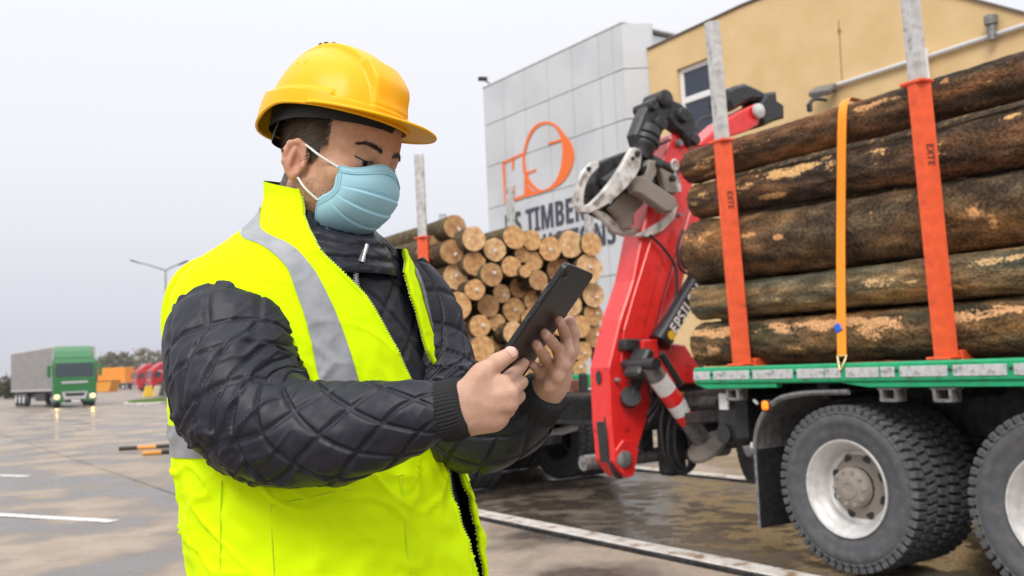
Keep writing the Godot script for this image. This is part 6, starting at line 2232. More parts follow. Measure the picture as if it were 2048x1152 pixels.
	var ls := sleeve([[790, 560, 1.60, 70], [838, 620, 1.60, 74], [868, 700, 1.585, 70], [888, 790, 1.545, 74], [915, 862, 1.48, 72], [975, 872, 1.42, 66], [1035, 842, 1.385, 62], [1078, 800, 1.36, 50]], 822, 0.3, 0.7)
	obj("sleeve", ls, nylon, jacket)
	obj("cuff", cuff(at(1068, 812, 1.362), at(1094, 778, 1.345), 0.034, 0.029), knit, jacket)
	# armhole edge of the vest, a folded band round the right sleeve
	var ah := []
	for p in [[372, 700, 1.42], [341, 690, 1.44], [334, 640, 1.445], [342, 592, 1.44], [362, 556, 1.43], [398, 532, 1.41], [442, 522, 1.385], [492, 530, 1.365], [542, 560, 1.355], [576, 606, 1.345], [598, 668, 1.34], [610, 735, 1.335], [622, 790, 1.335]]:
		ah.append(at(p[0], p[1], p[2]))
	var apath := curve(ah, 6)
	var am := MB.new()
	var ap := PackedVector3Array()
	for k in apath.size():
		var t := (apath[mini(k + 1, apath.size() - 1)] - apath[maxi(k - 1, 0)]).normalized()
		var outd := (apath[k] - at(475, 650, 1.40))
		outd = (outd - t * outd.dot(t)).normalized()
		var toc := t.cross(outd)
		for q in [[-0.004, -0.004], [-0.006, 0.0], [-0.003, 0.004], [0.004, 0.004], [0.010, 0.0], [0.012, -0.015]]:
			ap.append(apath[k] + outd * q[0] + (EYE - apath[k]).normalized() * q[1])
	am.grid(ap, 6, apath.size())
	obj("armhole_edge", am, hivis, vest)
	# jacket collars: soft inner collar with zip, quilted outer collar
	var o0 := at(640, 560, 1.49)
	var o1 := at(646, 452, 1.49)
	for q in [[0.0, 0.094, 0.094, 0.9, "collar"]]:
		var cm := MB.new()
		var cpn := PackedVector3Array()
		for j in 30:
			var f := j / 29.0
			var lip := smoothstep(0.9, 1.0, f)
			for i in 121:
				var th := TAU * (i % 120) / 120.0
				var s := sin(th)
				var top := o1 + Vector3(0, -0.036 * s + (0.012 if q[3] > 0.5 else -0.018), 0)
				var o := o0.lerp(top, f)
				var puff := 0.004 * absf(sin(f * PI * (3.0 if q[3] > 0.5 else 2.0))) + 0.003 * fold.get_noise_3d(cos(th) * 4.0, f * 5.0, s * 4.0)
				var a: float = lerpf(q[1] * 1.25, q[1] * 0.86, f) + puff - lip * 0.008
				var b: float = lerpf(q[2] * 1.25, q[2] * 0.94, f) + puff - lip * 0.008
				cpn.append(o + LF * (a * cos(th)) + FW * (b * s))
		cm.grid(cpn, 121, 30, true)
		obj(q[4], cm, nylon, jacket)
	var zm := MB.new()
	var zpath := curve([at(731, 500, 1.412), at(722, 520, 1.408), at(712, 548, 1.404), at(716, 578, 1.402), at(727, 604, 1.400)], 12)
	for k in range(0, zpath.size() - 1):
		var t := (zpath[k + 1] - zpath[k]).normalized()
		var x := t.cross(EYE - zpath[k]).normalized()
		zm.box(zpath[k] + x * (0.0012 if k % 2 else -0.0012), Vector3(0.005, 0.0016, 0.003), 0.0, Basis(x, t, x.cross(t)))
	tag(obj("zip", zm, mat(lin(0.4, 0.4, 0.4), 0.35, 0.8), jacket), "", "", "", "stuff")
	var zp := MB.new()
	zp.tube(PackedVector3Array([at(734, 490, 1.413), at(729, 508, 1.406), at(725, 524, 1.404)]), [0.0035, 0.0028, 0.0036], 8)
	obj("zip_puller", zp, mat(lin(0.5, 0.5, 0.5), 0.3, 0.8), jacket)

	# ---- trousers and boots below the frame
	var hips := ring_c[0]
	var tm := MB.new()
	for s in [-1.0, 1.0]:
		var hip: Vector3 = hips + LF * (0.1 * s)
		var foot: Vector3 = Vector3(hip.x, 0, hip.z) + LF * (0.05 * s) + FW * (0.03 + 0.06 * s)
		tm.tube(curve([hip + Vector3(0, 0.12, 0), hip - Vector3(0, 0.1, 0), Vector3(lerpf(hip.x, foot.x, 0.5), 0.52, lerpf(hip.z, foot.z, 0.5)) + FW * 0.03, foot + Vector3(0, 0.12, 0)], 8), [0.13, 0.128, 0.126, 0.124, 0.122, 0.12, 0.118, 0.115, 0.112, 0.108, 0.104, 0.1, 0.096, 0.092, 0.09, 0.088, 0.087, 0.086, 0.085, 0.084, 0.083, 0.083, 0.084, 0.085, 0.086], 20)
		var bt := Blob.new()
		bt.cap(Vector3(0, 0.05, -0.03), Vector3(0, 0.14, -0.03), 0.055, 0.06)
		bt.cap(Vector3(0, 0.045, 0.0), Vector3(0, 0.04, 0.14), 0.05, 0.042, 0.03)
		bt.cap(Vector3(0, 0.02, -0.05), Vector3(0, 0.018, 0.16), 0.02, 0.018, 0.02)
		var bo := MB.new()
		bt.mesh_into(bo, Vector3(-0.1, -0.01, -0.12), Vector3(0.1, 0.24, 0.22), 0.012, facing(FW, foot), func(_p): return Color.WHITE)
		obj("boot", bo, mats.black, man)
	obj("trousers", tm, mat(lin(0.02, 0.022, 0.03), 0.8), man)
	build_head_and_hands(man, skin)

func head_frame(yaw: float, pitch: float, roll: float, o: Vector3) -> Transform3D:
	var y := deg_to_rad(yaw); var p := deg_to_rad(pitch); var r := deg_to_rad(roll)
	var f := Vector3(sin(y) * cos(p), -sin(p), cos(y) * cos(p))
	var l := Vector3.UP.cross(f).normalized()
	var u := f.cross(l)
	return Transform3D(Basis(l * cos(r) + u * sin(r), u * cos(r) - l * sin(r), f), o)

func head_blob() -> Blob:
	var b := Blob.new()
	b.ell(Vector3(0, 0.040, -0.010), Vector3(0.078, 0.090, 0.104), 0.01)
	b.ell(Vector3(0, 0.040, 0.040), Vector3(0.064, 0.058, 0.062), 0.025)
	b.ell(Vector3(0, -0.030, 0.040), Vector3(0.059, 0.062, 0.060), 0.03)
	for s in [-1.0, 1.0]:
		b.cap(Vector3(s * 0.050, -0.050, 0.004), Vector3(s * 0.018, -0.084, 0.060), 0.021, 0.018, 0.03)
		b.ell(Vector3(s * 0.045, -0.022, 0.060), Vector3(0.021, 0.016, 0.026), 0.02)
		b.cap(Vector3(s * 0.046, 0.022, 0.071), Vector3(s * 0.014, 0.022, 0.092), 0.0095, 0.0095, 0.014)
		b.cap(Vector3(s * 0.047, -0.085, -0.045), Vector3(s * 0.02, -0.19, -0.01), 0.018, 0.016, 0.035)
	b.ell(Vector3(0, -0.086, 0.064), Vector3(0.022, 0.016, 0.018), 0.02)
	b.cap(Vector3(0, 0.018, 0.096), Vector3(0, -0.034, 0.106), 0.009, 0.010, 0.012)
	b.ell(Vector3(0, -0.036, 0.102), Vector3(0.014, 0.011, 0.011), 0.008)
	for s in [-1.0, 1.0]:
		b.ell(Vector3(s * 0.031, 0.000, 0.098), Vector3(0.017, 0.0105, 0.014), 0.012, 1)
		b.ell(Vector3(s * 0.0315, -0.001, 0.0805), Vector3(0.0155, 0.0135, 0.0145), 0.0045)
		b.cap(Vector3(s * 0.019, 0.0085, 0.0945), Vector3(s * 0.045, 0.0105, 0.084), 0.0032, 0.003, 0.006)
	b.cap(Vector3(0, -0.055, -0.025), Vector3(0, -0.21, -0.045), 0.057, 0.064, 0.03)
	for q in b.pr:
		q[1].z = q[1].z * 0.86
		q[2].z = q[2].z * 0.86
		if q[0] == 0:
			q[3] = 1.0 / maxf(q[2].length_squared(), 1e-9)
		else:
			q[4] = Vector3.ONE / q[2]
			q[5] = Vector3.ONE / (q[2] * q[2])
	return b

func ear_into(b: Blob, s: float) -> void:
	var o := Vector3(s * 0.079, -0.020, -0.001)
	var bs := Basis(Vector3.UP, s * -0.42)
	b.ell(o + bs * Vector3(s * 0.004, 0, -0.003), Vector3(0.0052, 0.0255, 0.016), 0.006, 0, bs)
	b.ell(o + bs * Vector3(s * 0.010, -0.002, 0.0), Vector3(0.0075, 0.015, 0.010), 0.005, 1, bs)
	b.ell(o + bs * Vector3(s * 0.011, 0.016, -0.004), Vector3(0.005, 0.007, 0.008), 0.004, 1, bs)
	var pts := [Vector3(0, -0.002, 0.010), Vector3(0.002, 0.012, 0.013), Vector3(0.005, 0.026, 0.007), Vector3(0.007, 0.031, -0.005), Vector3(0.009, 0.025, -0.017), Vector3(0.010, 0.010, -0.022), Vector3(0.009, -0.006, -0.019), Vector3(0.006, -0.018, -0.011), Vector3(0.004, -0.026, -0.002)]
	for k in pts.size() - 1:
		var p: Vector3 = pts[k] * 0.9
		var q: Vector3 = pts[k + 1] * 0.9
		b.cap(o + bs * Vector3(s * p.x, p.y, p.z), o + bs * Vector3(s * q.x, q.y, q.z), 0.0042, 0.0042 + (0.0022 if k == 7 else 0.0), 0.004)
	# antihelix and tragus
	b.cap(o + bs * Vector3(s * 0.008, 0.016, -0.006), o + bs * Vector3(s * 0.0085, -0.012, -0.010), 0.003, 0.0032, 0.004)
	b.ell(o + bs * Vector3(s * 0.007, -0.006, 0.011), Vector3(0.004, 0.006, 0.004), 0.005)

func is_hair(p: Vector3) -> bool:
	var j := 0.004 * sin(p.y * 900.0 + p.z * 500.0) * sin(p.z * 1300.0 - p.y * 300.0)
	if p.y > 0.012:
		return p.z < 0.038 + j - 0.2 * maxf(0.0, p.y - 0.05) and p.y < 0.10
	if p.y > -0.045 and p.z > 0.004:
		return p.z < 0.024 + 0.4 * p.y + j and p.y > -0.012 + j * 2.0 and absf(p.x) > 0.05
	if p.z < -0.026:
		return p.y > -0.080 + 0.25 * absf(p.x) + j * 2.0
	return p.y > -0.004

func build_head_and_hands(man: Node3D, skin: Material) -> void:
	var hf := head_frame(58.0, 16.0, -5.0, at(676, 322, 1.49))
	var hb := head_blob()
	var scalp := head_blob()
	ear_into(hb, -1.0)
	ear_into(hb, 1.0)
	var pn := noise(901, 60.0, 3)
	var tone := func(p: Vector3) -> Color:
		var n := 1.0 + 0.16 * pn.get_noise_3dv(p) + 0.10 * pn.get_noise_3dv(p * 5.0)
		var c := Color(0.57, 0.315, 0.20)
		if absf(p.x) > 0.080:
			c = c.lerp(Color(0.60, 0.27, 0.19), 0.5)
		if is_hair(p) and absf(p.x) < 0.0815:
			c = Color(0.10, 0.066, 0.047)
		return Color(c.r * n, c.g * n, c.b * n)
	var body := MB.new()
	hb.mesh_into(body, Vector3(-0.10, -0.215, -0.13), Vector3(0.10, 0.140, 0.145), 0.0026, hf, tone)
	# trunk and arms under the clothes, joined to head and hands
	var flat := func(_p: Vector3) -> Color: return Color(0.52, 0.30, 0.21)
	var tb := Blob.new()
	tb.cap(hf * Vector3(0, -0.13, -0.035), at(632, 540, 1.52), 0.05, 0.05)
	tb.ell(at(612, 650, 1.52), Vector3(0.11, 0.13, 0.085), 0.05)
	tb.cap(at(630, 640, 1.50), at(670, 1250, 1.50), 0.11, 0.115, 0.05)
	tb.cap(at(560, 570, 1.46), at(490, 610, 1.40), 0.05, 0.05, 0.05)
	tb.cap(at(490, 610, 1.40), at(500, 840, 1.27), 0.045, 0.04, 0.02)
	tb.cap(at(500, 840, 1.27), at(915, 820, 1.182), 0.038, 0.024, 0.02)
	tb.cap(at(740, 570, 1.56), at(840, 630, 1.60), 0.045, 0.04, 0.04)
	tb.cap(at(840, 630, 1.60), at(905, 850, 1.50), 0.04, 0.036, 0.02)
	tb.cap(at(905, 850, 1.50), at(1085, 792, 1.352), 0.034, 0.022, 0.02)
	tb.mesh_into(body, Vector3(-0.62, 1.0, -1.72), Vector3(0.12, 1.68, -1.0), 0.016, Transform3D(), flat)

	# ---- tablet: near edge, and the back plane receding from it
	var tn := at(1138, 529, 1.205)
	var bn := at(985, 750, 1.225)
	var lg := (tn - bn).normalized()
	var sh := at(1199, 541, 1.33) - tn
	sh = (sh - lg * sh.dot(lg)).normalized()
	var bk := sh.cross(lg)
	if bk.dot(EYE - tn) < 0.0: bk = -bk
	var wdt := 0.128
	var hgt := (tn - bn).length() + 0.05
	var thk := 0.0085
	var tab := thing("tablet", "black tablet computer held in both hands of the person", "tablet", Transform3D(Basis(sh, lg, bk if sh.cross(lg).dot(bk) > 0.0 else -bk), tn))
	var zs := 1.0 if sh.cross(lg).dot(bk) > 0.0 else -1.0
	var rr := PackedVector2Array()
	for q in [[wdt - 0.009, -0.009, 0.0], [0.009, -0.009, PI * 0.5], [0.009, -hgt + 0.009, PI], [wdt - 0.009, -hgt + 0.009, PI * 1.5]]:
		for k in 7:
			var a: float = q[2] + PI * 0.5 * k / 6.0
			rr.append(Vector2(q[0] + cos(a) * 0.009, q[1] + sin(a) * 0.009))
	var shell := MB.new()
	shell.prism(rr, -thk * zs, 0.0, Transform3D(), 0.0018)
	obj("shell", shell, mat(lin(0.022, 0.023, 0.026), 0.36, 0.25), tab)
	var scr := MB.new()
	scr.box(Vector3(wdt * 0.5, -hgt * 0.5, -(thk + 0.0006) * zs), Vector3(wdt - 0.014, hgt - 0.02, 0.001), 0.0)
	obj("screen", scr, mat(lin(0.01, 0.01, 0.012), 0.08), tab)
	var lens := MB.new()
	lens.lathe([Vector2(0.0055, 0.0), Vector2(0.0055, 0.0012), Vector2(0.004, 0.0014), Vector2(0.0038, 0.0006), Vector2(0.0005, 0.0006)], 20, Transform3D(Basis(Vector3.RIGHT, Vector3.BACK * zs, Vector3.DOWN), Vector3(0.014, -0.014, 0.0)))
	obj("camera_lens", lens, mat(lin(0.05, 0.06, 0.07), 0.1, 0.3), tab)
	for q in [[0.05, 0.02], [0.085, 0.011]]:
		var bt := MB.new()
		bt.box(Vector3(-0.0006, -q[0], -thk * 0.5 * zs), Vector3(0.0016, q[1], 0.003), 0.0005)
		obj("button", bt, mat(lin(0.06, 0.065, 0.075), 0.3, 0.5), tab)
	# point where a pixel meets the tablet's back, lifted off it by h
	var on_back := func(px: float, py: float, h: float) -> Vector3:
		var r := aim(px, py)
		return EYE + r * ((tn + bk * h - EYE).dot(bk) / r.dot(bk))

	# ---- hands
	var joints := []
	var hand_tone := func(p: Vector3) -> Color:
		var n := 1.0 + 0.14 * pn.get_noise_3dv(p) + 0.08 * pn.get_noise_3dv(p * 5.0)
		# blood shows at knuckles and finger ends
		var b := 0.0
		for j in joints:
			b = maxf(b, 1.0 - p.distance_to(j) / 0.011)
		b = maxf(0.0, b) * 0.55
		return Color(lerpf(0.56, 0.60, b) * n, lerpf(0.335, 0.245, b) * n, lerpf(0.24, 0.19, b) * n)
	var nails := []
	var R := Blob.new()
	var w := at(908, 822, 1.184)
	R.cap(at(860, 832, 1.192), w, 0.026, 0.026, 0.01)
	R.ell(at(948, 808, 1.178), Vector3(0.038, 0.026, 0.015), 0.02, 0, Basis(Vector3.BACK, 0.25))
	var mcp := [at(1006, 766, 1.176), at(1020, 786, 1.170), at(1020, 808, 1.172), at(1002, 832, 1.180)]
	for k in 4:
		R.cap(w.lerp(mcp[k], 0.15), mcp[k], 0.0165, [0.0105, 0.011, 0.0108, 0.0098][k], 0.007)
	R.cap(at(930, 842, 1.186), at(985, 840, 1.186), 0.018, 0.015, 0.014)
	var pip := [on_back.call(1036, 739, 0.011), on_back.call(1052, 757, 0.014), on_back.call(1050, 782, 0.015), on_back.call(1030, 812, 0.014)]
	var tip := [on_back.call(1057, 716, 0.0075), on_back.call(1070, 728, 0.008), on_back.call(1070, 752, 0.008), on_back.call(1052, 782, 0.008)]
	for k in 4:
		R.cap(mcp[k], pip[k], 0.0093, 0.0085, 0.003)
		R.cap(pip[k], tip[k], 0.0084, 0.0070, 0.002)
	var t0 := at(938, 786, 1.178); var t1 := at(966, 745, 1.176); var t2 := at(996, 724, 1.180); var t3 := at(1022, 708, 1.188)
	R.cap(t0, t1, 0.0170, 0.0125, 0.012)
	R.cap(t1, t2, 0.0115, 0.0105, 0.005)
	R.cap(t2, t3, 0.0108, 0.0092, 0.004)
	R.cap(t1.lerp(t0, 0.3), mcp[0].lerp(w, 0.3), 0.011, 0.0105, 0.012)
	joints.append_array([mcp[0], mcp[1], mcp[2], mcp[3], pip[0], pip[1], t2, t3, tip[0]])
	R.mesh_into(body, at(840, 900, 1.23) - Vector3(0, 0, 0.03), at(1095, 670, 1.12) + Vector3(0, 0, 0.03), 0.0023, Transform3D(), hand_tone)
	nails.append([t2, t3, 0.0098, Vector3(0.1, 0.5, 1.0)])
	var L := Blob.new()
	var lw := at(1086, 790, 1.352)
	L.cap(at(1060, 815, 1.372), lw, 0.025, 0.025, 0.01)
	var lm := [at(1136, 706, 1.318), at(1126, 730, 1.312), at(1115, 754, 1.310), at(1098, 774, 1.315)]
	for k in 4:
		L.cap(lw.lerp(lm[k], 0.1), lm[k], 0.016, [0.0100, 0.0105, 0.0102, 0.0094][k], 0.007)
	var lp := [on_back.call(1131, 674, 0.017), on_back.call(1115, 698, 0.020), on_back.call(1098, 729, 0.020), on_back.call(1084, 752, 0.018)]
	var lt := [on_back.call(1118, 641, 0.0085), on_back.call(1089, 667, 0.0085), on_back.call(1072, 689, 0.0085), on_back.call(1063, 726, 0.0078)]
	for k in 4:
		var mid: Vector3 = lp[k].lerp(lt[k], 0.5) + bk * 0.002
		var r0: float = [0.0080, 0.0084, 0.0083, 0.0075][k]
		L.cap(lm[k], lp[k], r0 * 1.12, r0, 0.003)
		L.cap(lp[k], mid, r0, r0 * 0.9, 0.002)
		L.cap(mid, lt[k], r0 * 0.9, r0 * 0.78, 0.002)
		nails.append([mid, lt[k], r0 * 0.78, bk])
	var th0 := at(1118, 742, 1.348); var th1 := at(1138, 700, 1.352); var th2 := at(1143, 668, 1.352); var th3 := at(1139, 643, 1.349)
	L.cap(th0, th1, 0.017, 0.0135, 0.012); L.cap(th1, th2, 0.0125, 0.011, 0.008); L.cap(th2, th3, 0.011, 0.0085, 0.006)
	L.ell(at(1106, 766, 1.338), Vector3(0.022, 0.028, 0.014), 0.015, 0, Basis(Vector3.BACK, -0.5))
	joints.append_array([lt[0], lt[1], lt[2], lt[3], lp[0], lp[1], lp[2], lp[3], lm[1], lm[2], lm[3], th3])
	L.mesh_into(body, at(1035, 850, 1.42) - Vector3(0.01, 0, 0.01), at(1175, 610, 1.24) + Vector3(0.01, 0.01, 0.01), 0.0022, Transform3D(), hand_tone)
	obj("body", body, skin, man)
	var nm := mat(lin(0.66, 0.40, 0.33), 0.3)
	for q in nails:
		var ax: Vector3 = (q[1] - q[0]).normalized()
		var up: Vector3 = q[3]
		up = (up - ax * up.dot(ax)).normalized()
		var sx := ax.cross(up)
		var m := MB.new()
		var ps := PackedVector3Array()
		for j in 7:
			var f := j / 6.0
			for i in 7:
				var a := (i / 6.0 - 0.5) * 1.7
				var cl := 1.0 - 0.35 * pow(absf(f - 0.5) * 2.0, 3.0)
				ps.append(q[1] + ax * (-0.006 + 0.0115 * f) + (sx * sin(a) * cl + up * cos(a)) * (q[2] + 0.0011 - 0.0020 * f * f))
		m.grid(ps, 7, 7)
		obj("fingernail", m, nm, man)

	# ---- hair: short strands on the sides and nape
	var r := RandomNumberGenerator.new()
	r.seed = 17
	var hm := MB.new()
	var count := 0
	while count < 11000:
		var dir := Vector3(-absf(r.randfn()), r.randfn() * 0.8 - 0.1, r.randfn()).normalized()
		var p := dir * 0.16
		for it in 12:
			var e := scalp.d(p)
			p -= dir * e
			if absf(e) < 0.0004: break
		if not is_hair(p) or absf(p.x) > 0.0815: 
			count += 1 if r.randf() < 0.15 else 0
			continue
		count += 1
		var lenh := lerpf(0.004, 0.014, smoothstep(-0.07, 0.03, p.y))
		var down := Vector3(0, -0.75, -0.35 - 0.5 * smoothstep(0.0, 0.05, p.z)) + Vector3(r.randfn(), r.randfn(), r.randfn()) * 0.28
		var out := p.normalized()
		down = (down - out * down.dot(out)).normalized()
		var t := (down + out * 0.32).normalized()
		var sd := t.cross(out).normalized() * 0.00042
		var f := r.randf_range(0.5, 1.7)
		hm.col = Color(0.085 * f, 0.057 * f, 0.038 * f)
		hm.face([hf * (p - sd), hf * (p + sd), hf * (p + t * lenh)], hf.basis * out)
	var hair_m := mat(Color.WHITE, 0.55, 0, {"vertex_color_use_as_albedo": true})
	tag(obj("hair", hm, hair_m, man), "", "", "", "stuff")
	# stubble on cheek, jaw and neck
	var sb := MB.new()
	for k in 5200:
		var dir := Vector3(-absf(r.randfn()) - 0.2, r.randf_range(-1.3, -0.15), r.randf_range(-0.35, 1.2)).normalized()
		var p := dir * 0.15
		for it in 9:
			p -= dir * scalp.d(p)
		if p.y > -0.028 - 0.35 * maxf(0.0, p.z - 0.02) - r.randf() * 0.03 or p.y < -0.12 or is_hair(p): continue
		var out := p.normalized()
		var t := (Vector3(r.randfn() * 0.3, -1, 0.2) + out * 0.6).normalized()
		var sd := t.cross(out).normalized() * 0.00022
		sb.col = Color(0.09, 0.06, 0.045) * r.randf_range(0.6, 1.5)
		sb.face([hf * (p - sd), hf * (p + sd), hf * (p + t * 0.0022)], hf.basis * out)
	tag(obj("stubble", sb, hair_m, man), "", "", "", "stuff")
	# eyebrows and lashes
	for s in [-1.0, 1.0]:
		var bm := MB.new()
		for k in 640:
			var f := r.randf()
			var p := Vector3(s * lerpf(0.013, 0.050, f), 0.0225 + 0.0055 * sin(f * 2.6) - 0.006 * maxf(0.0, f - 0.7) + r.randfn() * lerpf(0.0020, 0.0009, f), 0.12)
			for it in 10:
				var e := scalp.d(p)
				p.z -= e
				if absf(e) < 0.0003: break
			var t := Vector3(s * 0.85, 0.28 - 0.5 * f, -0.35 * f).normalized()
			bm.col = Color(0.06, 0.04, 0.028) * r.randf_range(0.5, 1.7)
			var o := p - t * 0.003
			bm.face([hf * (o - Vector3(0, 0.0003, 0)), hf * (o + Vector3(0, 0.0003, 0)), hf * (p + t * 0.0055 + Vector3(0, 0, 0.0014))], hf.basis.z)
		tag(obj("eyebrow", bm, hair_m, man), "", "", "", "stuff")
		var lsh := MB.new()
		var path := PackedVector3Array()
		for k in 13:
			var f := k / 12.0
			var p := Vector3(s * lerpf(0.0175, 0.0465, f), 0.0050 - 0.0025 * sin(f * PI) + 0.001 * f, 0.12)
			for it in 10:
				p.z -= scalp.d(p)
			path.append(hf * (p + Vector3(0, 0, 0.0003)))
		lsh.tube(path, 0.0012, 6)
		lsh.col = Color.WHITE
		for k in 34:
			var f := r.randf()
			var i := mini(int(f * 12.0), 11)
			var p := path[i].lerp(path[i + 1], f * 12.0 - i)
			var t := hf.basis * Vector3(s * (f - 0.4) * 0.7, -0.55, 0.75).normalized()
			lsh.face([p - hf.basis.x * 0.0003, p + hf.basis.x * 0.0003, p + t * 0.0065], hf.basis.z)
		# the sliver of eye left open under the lowered lid
		var ey := MB.new()
		var eps := PackedVector3Array()
		for j in 6:
			for i in 17:
				var f := i / 16.0
				var up := path[0].lerp(path[12], f)
				var fi := f * 12.0
				var k0 := mini(int(fi), 11)
				up = path[k0].lerp(path[k0 + 1], fi - k0)
				eps.append(hf.affine_inverse() * up + Vector3(0, -0.0080 * sin(f * PI) * j / 5.0, 0.0008 - 0.0004 * j / 5.0))
		var eyeball := PackedVector3Array()
		for p in eps: eyeball.append(hf * p)
		ey.grid(eyeball, 17, 6, false, s < 0.0)
		for k in eps.size():
			var d := Vector2(eps[k].x - s * 0.030, eps[k].y + 0.001).length()
			ey.c[k] = Color(0.015, 0.01, 0.008) if d < 0.0058 else Color(0.42, 0.36, 0.33)
		obj("eye", ey, mat(Color.WHITE, 0.15, 0, {"vertex_color_use_as_albedo": true}), man)
		obj("eyelashes", lsh, mat(lin(0.012, 0.009, 0.008), 0.6), man)
	build_mask(hf)
	build_hat()

func build_mask(hf: Transform3D) -> void:
	var mk := thing("face_mask", "light blue pleated disposable face mask covering the person's nose and mouth", "face mask", hf)
	# rows: side edge and middle, top to bottom, in the head's frame
	var ed := [Vector3(0.0625, -0.013, 0.059), Vector3(0.062, -0.032, 0.062), Vector3(0.061, -0.047, 0.061), Vector3(0.061, -0.055, 0.053), Vector3(0.062, -0.060, 0.046), Vector3(0.061, -0.065, 0.038)]
	var md := [Vector3(0, 0.006, 0.096), Vector3(0, -0.022, 0.109), Vector3(0, -0.052, 0.107), Vector3(0, -0.082, 0.092), Vector3(0, -0.107, 0.062), Vector3(0, -0.124, 0.030)]
	var nv := 90
	var nu := 71
	var pt := func(u: float, v: float, off: float) -> Vector3:
		var f := v * 5.0
		var i := mini(int(f), 4)
		f -= i
		var E: Vector3 = ed[i].cubic_interpolate(ed[i + 1], ed[maxi(i - 1, 0)], ed[mini(i + 2, 5)], f)
		var M: Vector3 = md[i].cubic_interpolate(md[i + 1], md[maxi(i - 1, 0)], md[mini(i + 2, 5)], f)
		var a := absf(u) * PI * 0.5
		var s := sin(a)
		var c := pow(maxf(cos(a), 0.0), 0.85)
		var p := Vector3(signf(u) * E.x * s, lerpf(E.y, M.y, pow(c, lerpf(5.0, 1.0, smoothstep(0.0, 0.4, v)))), lerpf(E.z, M.z, c))
		# three pleats opening downwards, deepest in the middle
		var fade := 1.0 - pow(absf(u), 4.0)
		var pl := 0.0
		for q in [0.33, 0.50, 0.66]:
			var t: float = (v - q) / 0.15
			if t > 0.0 and t < 1.0:
				pl += (1.0 - t) * smoothstep(0.0, 0.06, t) 
			elif t > -0.25 and t <= 0.0:
				pl -= 0.55 * (1.0 + t / 0.25)
		p.z += 0.0024 * pl * fade + off
		p.x += signf(u) * off * s
		return p
	var ps := PackedVector3Array()
	for j in nv:
		for i in nu:
			ps.append(pt.call(-1.0 + 2.0 * i / (nu - 1), 1.0 * j / (nv - 1), 0.0))
	var m := MB.new()
	m.grid(ps, nu, nv, false, true, 1.0, 1.0)
	var blue := mat(lin(0.40, 0.71, 0.84), 0.8, 0, {"backlight_enabled": true, "backlight": lin(0.10, 0.2, 0.24)})
	obj("panel", m, blue, mk)
	# bound edges
	var tp := PackedVector3Array()
	for j in 6:
		for i in nu:
			tp.append(pt.call(-1.0 + 2.0 * i / (nu - 1), 0.11 * j / 5.0, 0.0008))
	var tm := MB.new()
	tm.grid(tp, nu, 6, false, true)
	obj("top_binding", tm, blue, mk)
	var bp := PackedVector3Array()
	for j in 4:
		for i in nu:
			bp.append(pt.call(-1.0 + 2.0 * i / (nu - 1), 0.965 + 0.035 * j / 3.0, 0.0008))
	var bm := MB.new()
	bm.grid(bp, nu, 4, false, true)
	obj("bottom_binding", bm, blue, mk)
	for s in [-1.0, 1.0]:
		var sp := PackedVector3Array()
		for j in 40:
			for i in 5:
				sp.append(pt.call(s * (1.0 - 0.10 * i / 4.0), j / 39.0, 0.0009))
		var sm := MB.new()
		sm.grid(sp, 5, 40)
		obj("side_binding", sm, blue, mk)
	# stitch dots along the bindings
	var dots := MB.new()
	for row in [0.018, 0.085, 0.108]:
		for k in 64:
			dots.box(pt.call(-0.95 + 1.9 * k / 63.0, row, 0.0011), Vector3(0.0011, 0.0006, 0.0006))
	for row in [0.93, 0.965]:
		for k in 40:
			dots.box(pt.call(-row, 0.03 + 0.94 * k / 39.0, 0.0012), Vector3(0.0006, 0.0008, 0.0008))
	for k in 60:
		dots.box(pt.call(-0.96 + 1.9 * k / 59.0, 0.975, 0.0012), Vector3(0.0008, 0.0006, 0.0006))
	tag(obj("stitching", dots, mat(lin(0.16, 0.34, 0.45), 0.8), mk), "", "", "", "stuff")
	# ear loops
	var white := mat(lin(0.8, 0.8, 0.8), 0.8)
	for s in [-1.0, 1.0]:
		var a: Vector3 = pt.call(s * 0.97, 0.05, 0.001)
		var b: Vector3 = pt.call(s * 0.97, 0.97, 0.001)
		for q in [[a, Vector3(s * 0.082, 0.004, 0.012), Vector3(s * 0.085, 0.006, -0.002)], [b, Vector3(s * 0.079, -0.044, 0.006), Vector3(s * 0.080, -0.042, -0.008)]]:
			var lm := MB.new()
			var c: Vector3 = q[0].lerp(q[1], 0.5) + Vector3(s * 0.006, 0, 0)
			lm.tube(curve([q[0], c, q[1], q[2]], 8), 0.0017, 8)
			obj("ear_loop", lm, white, mk)

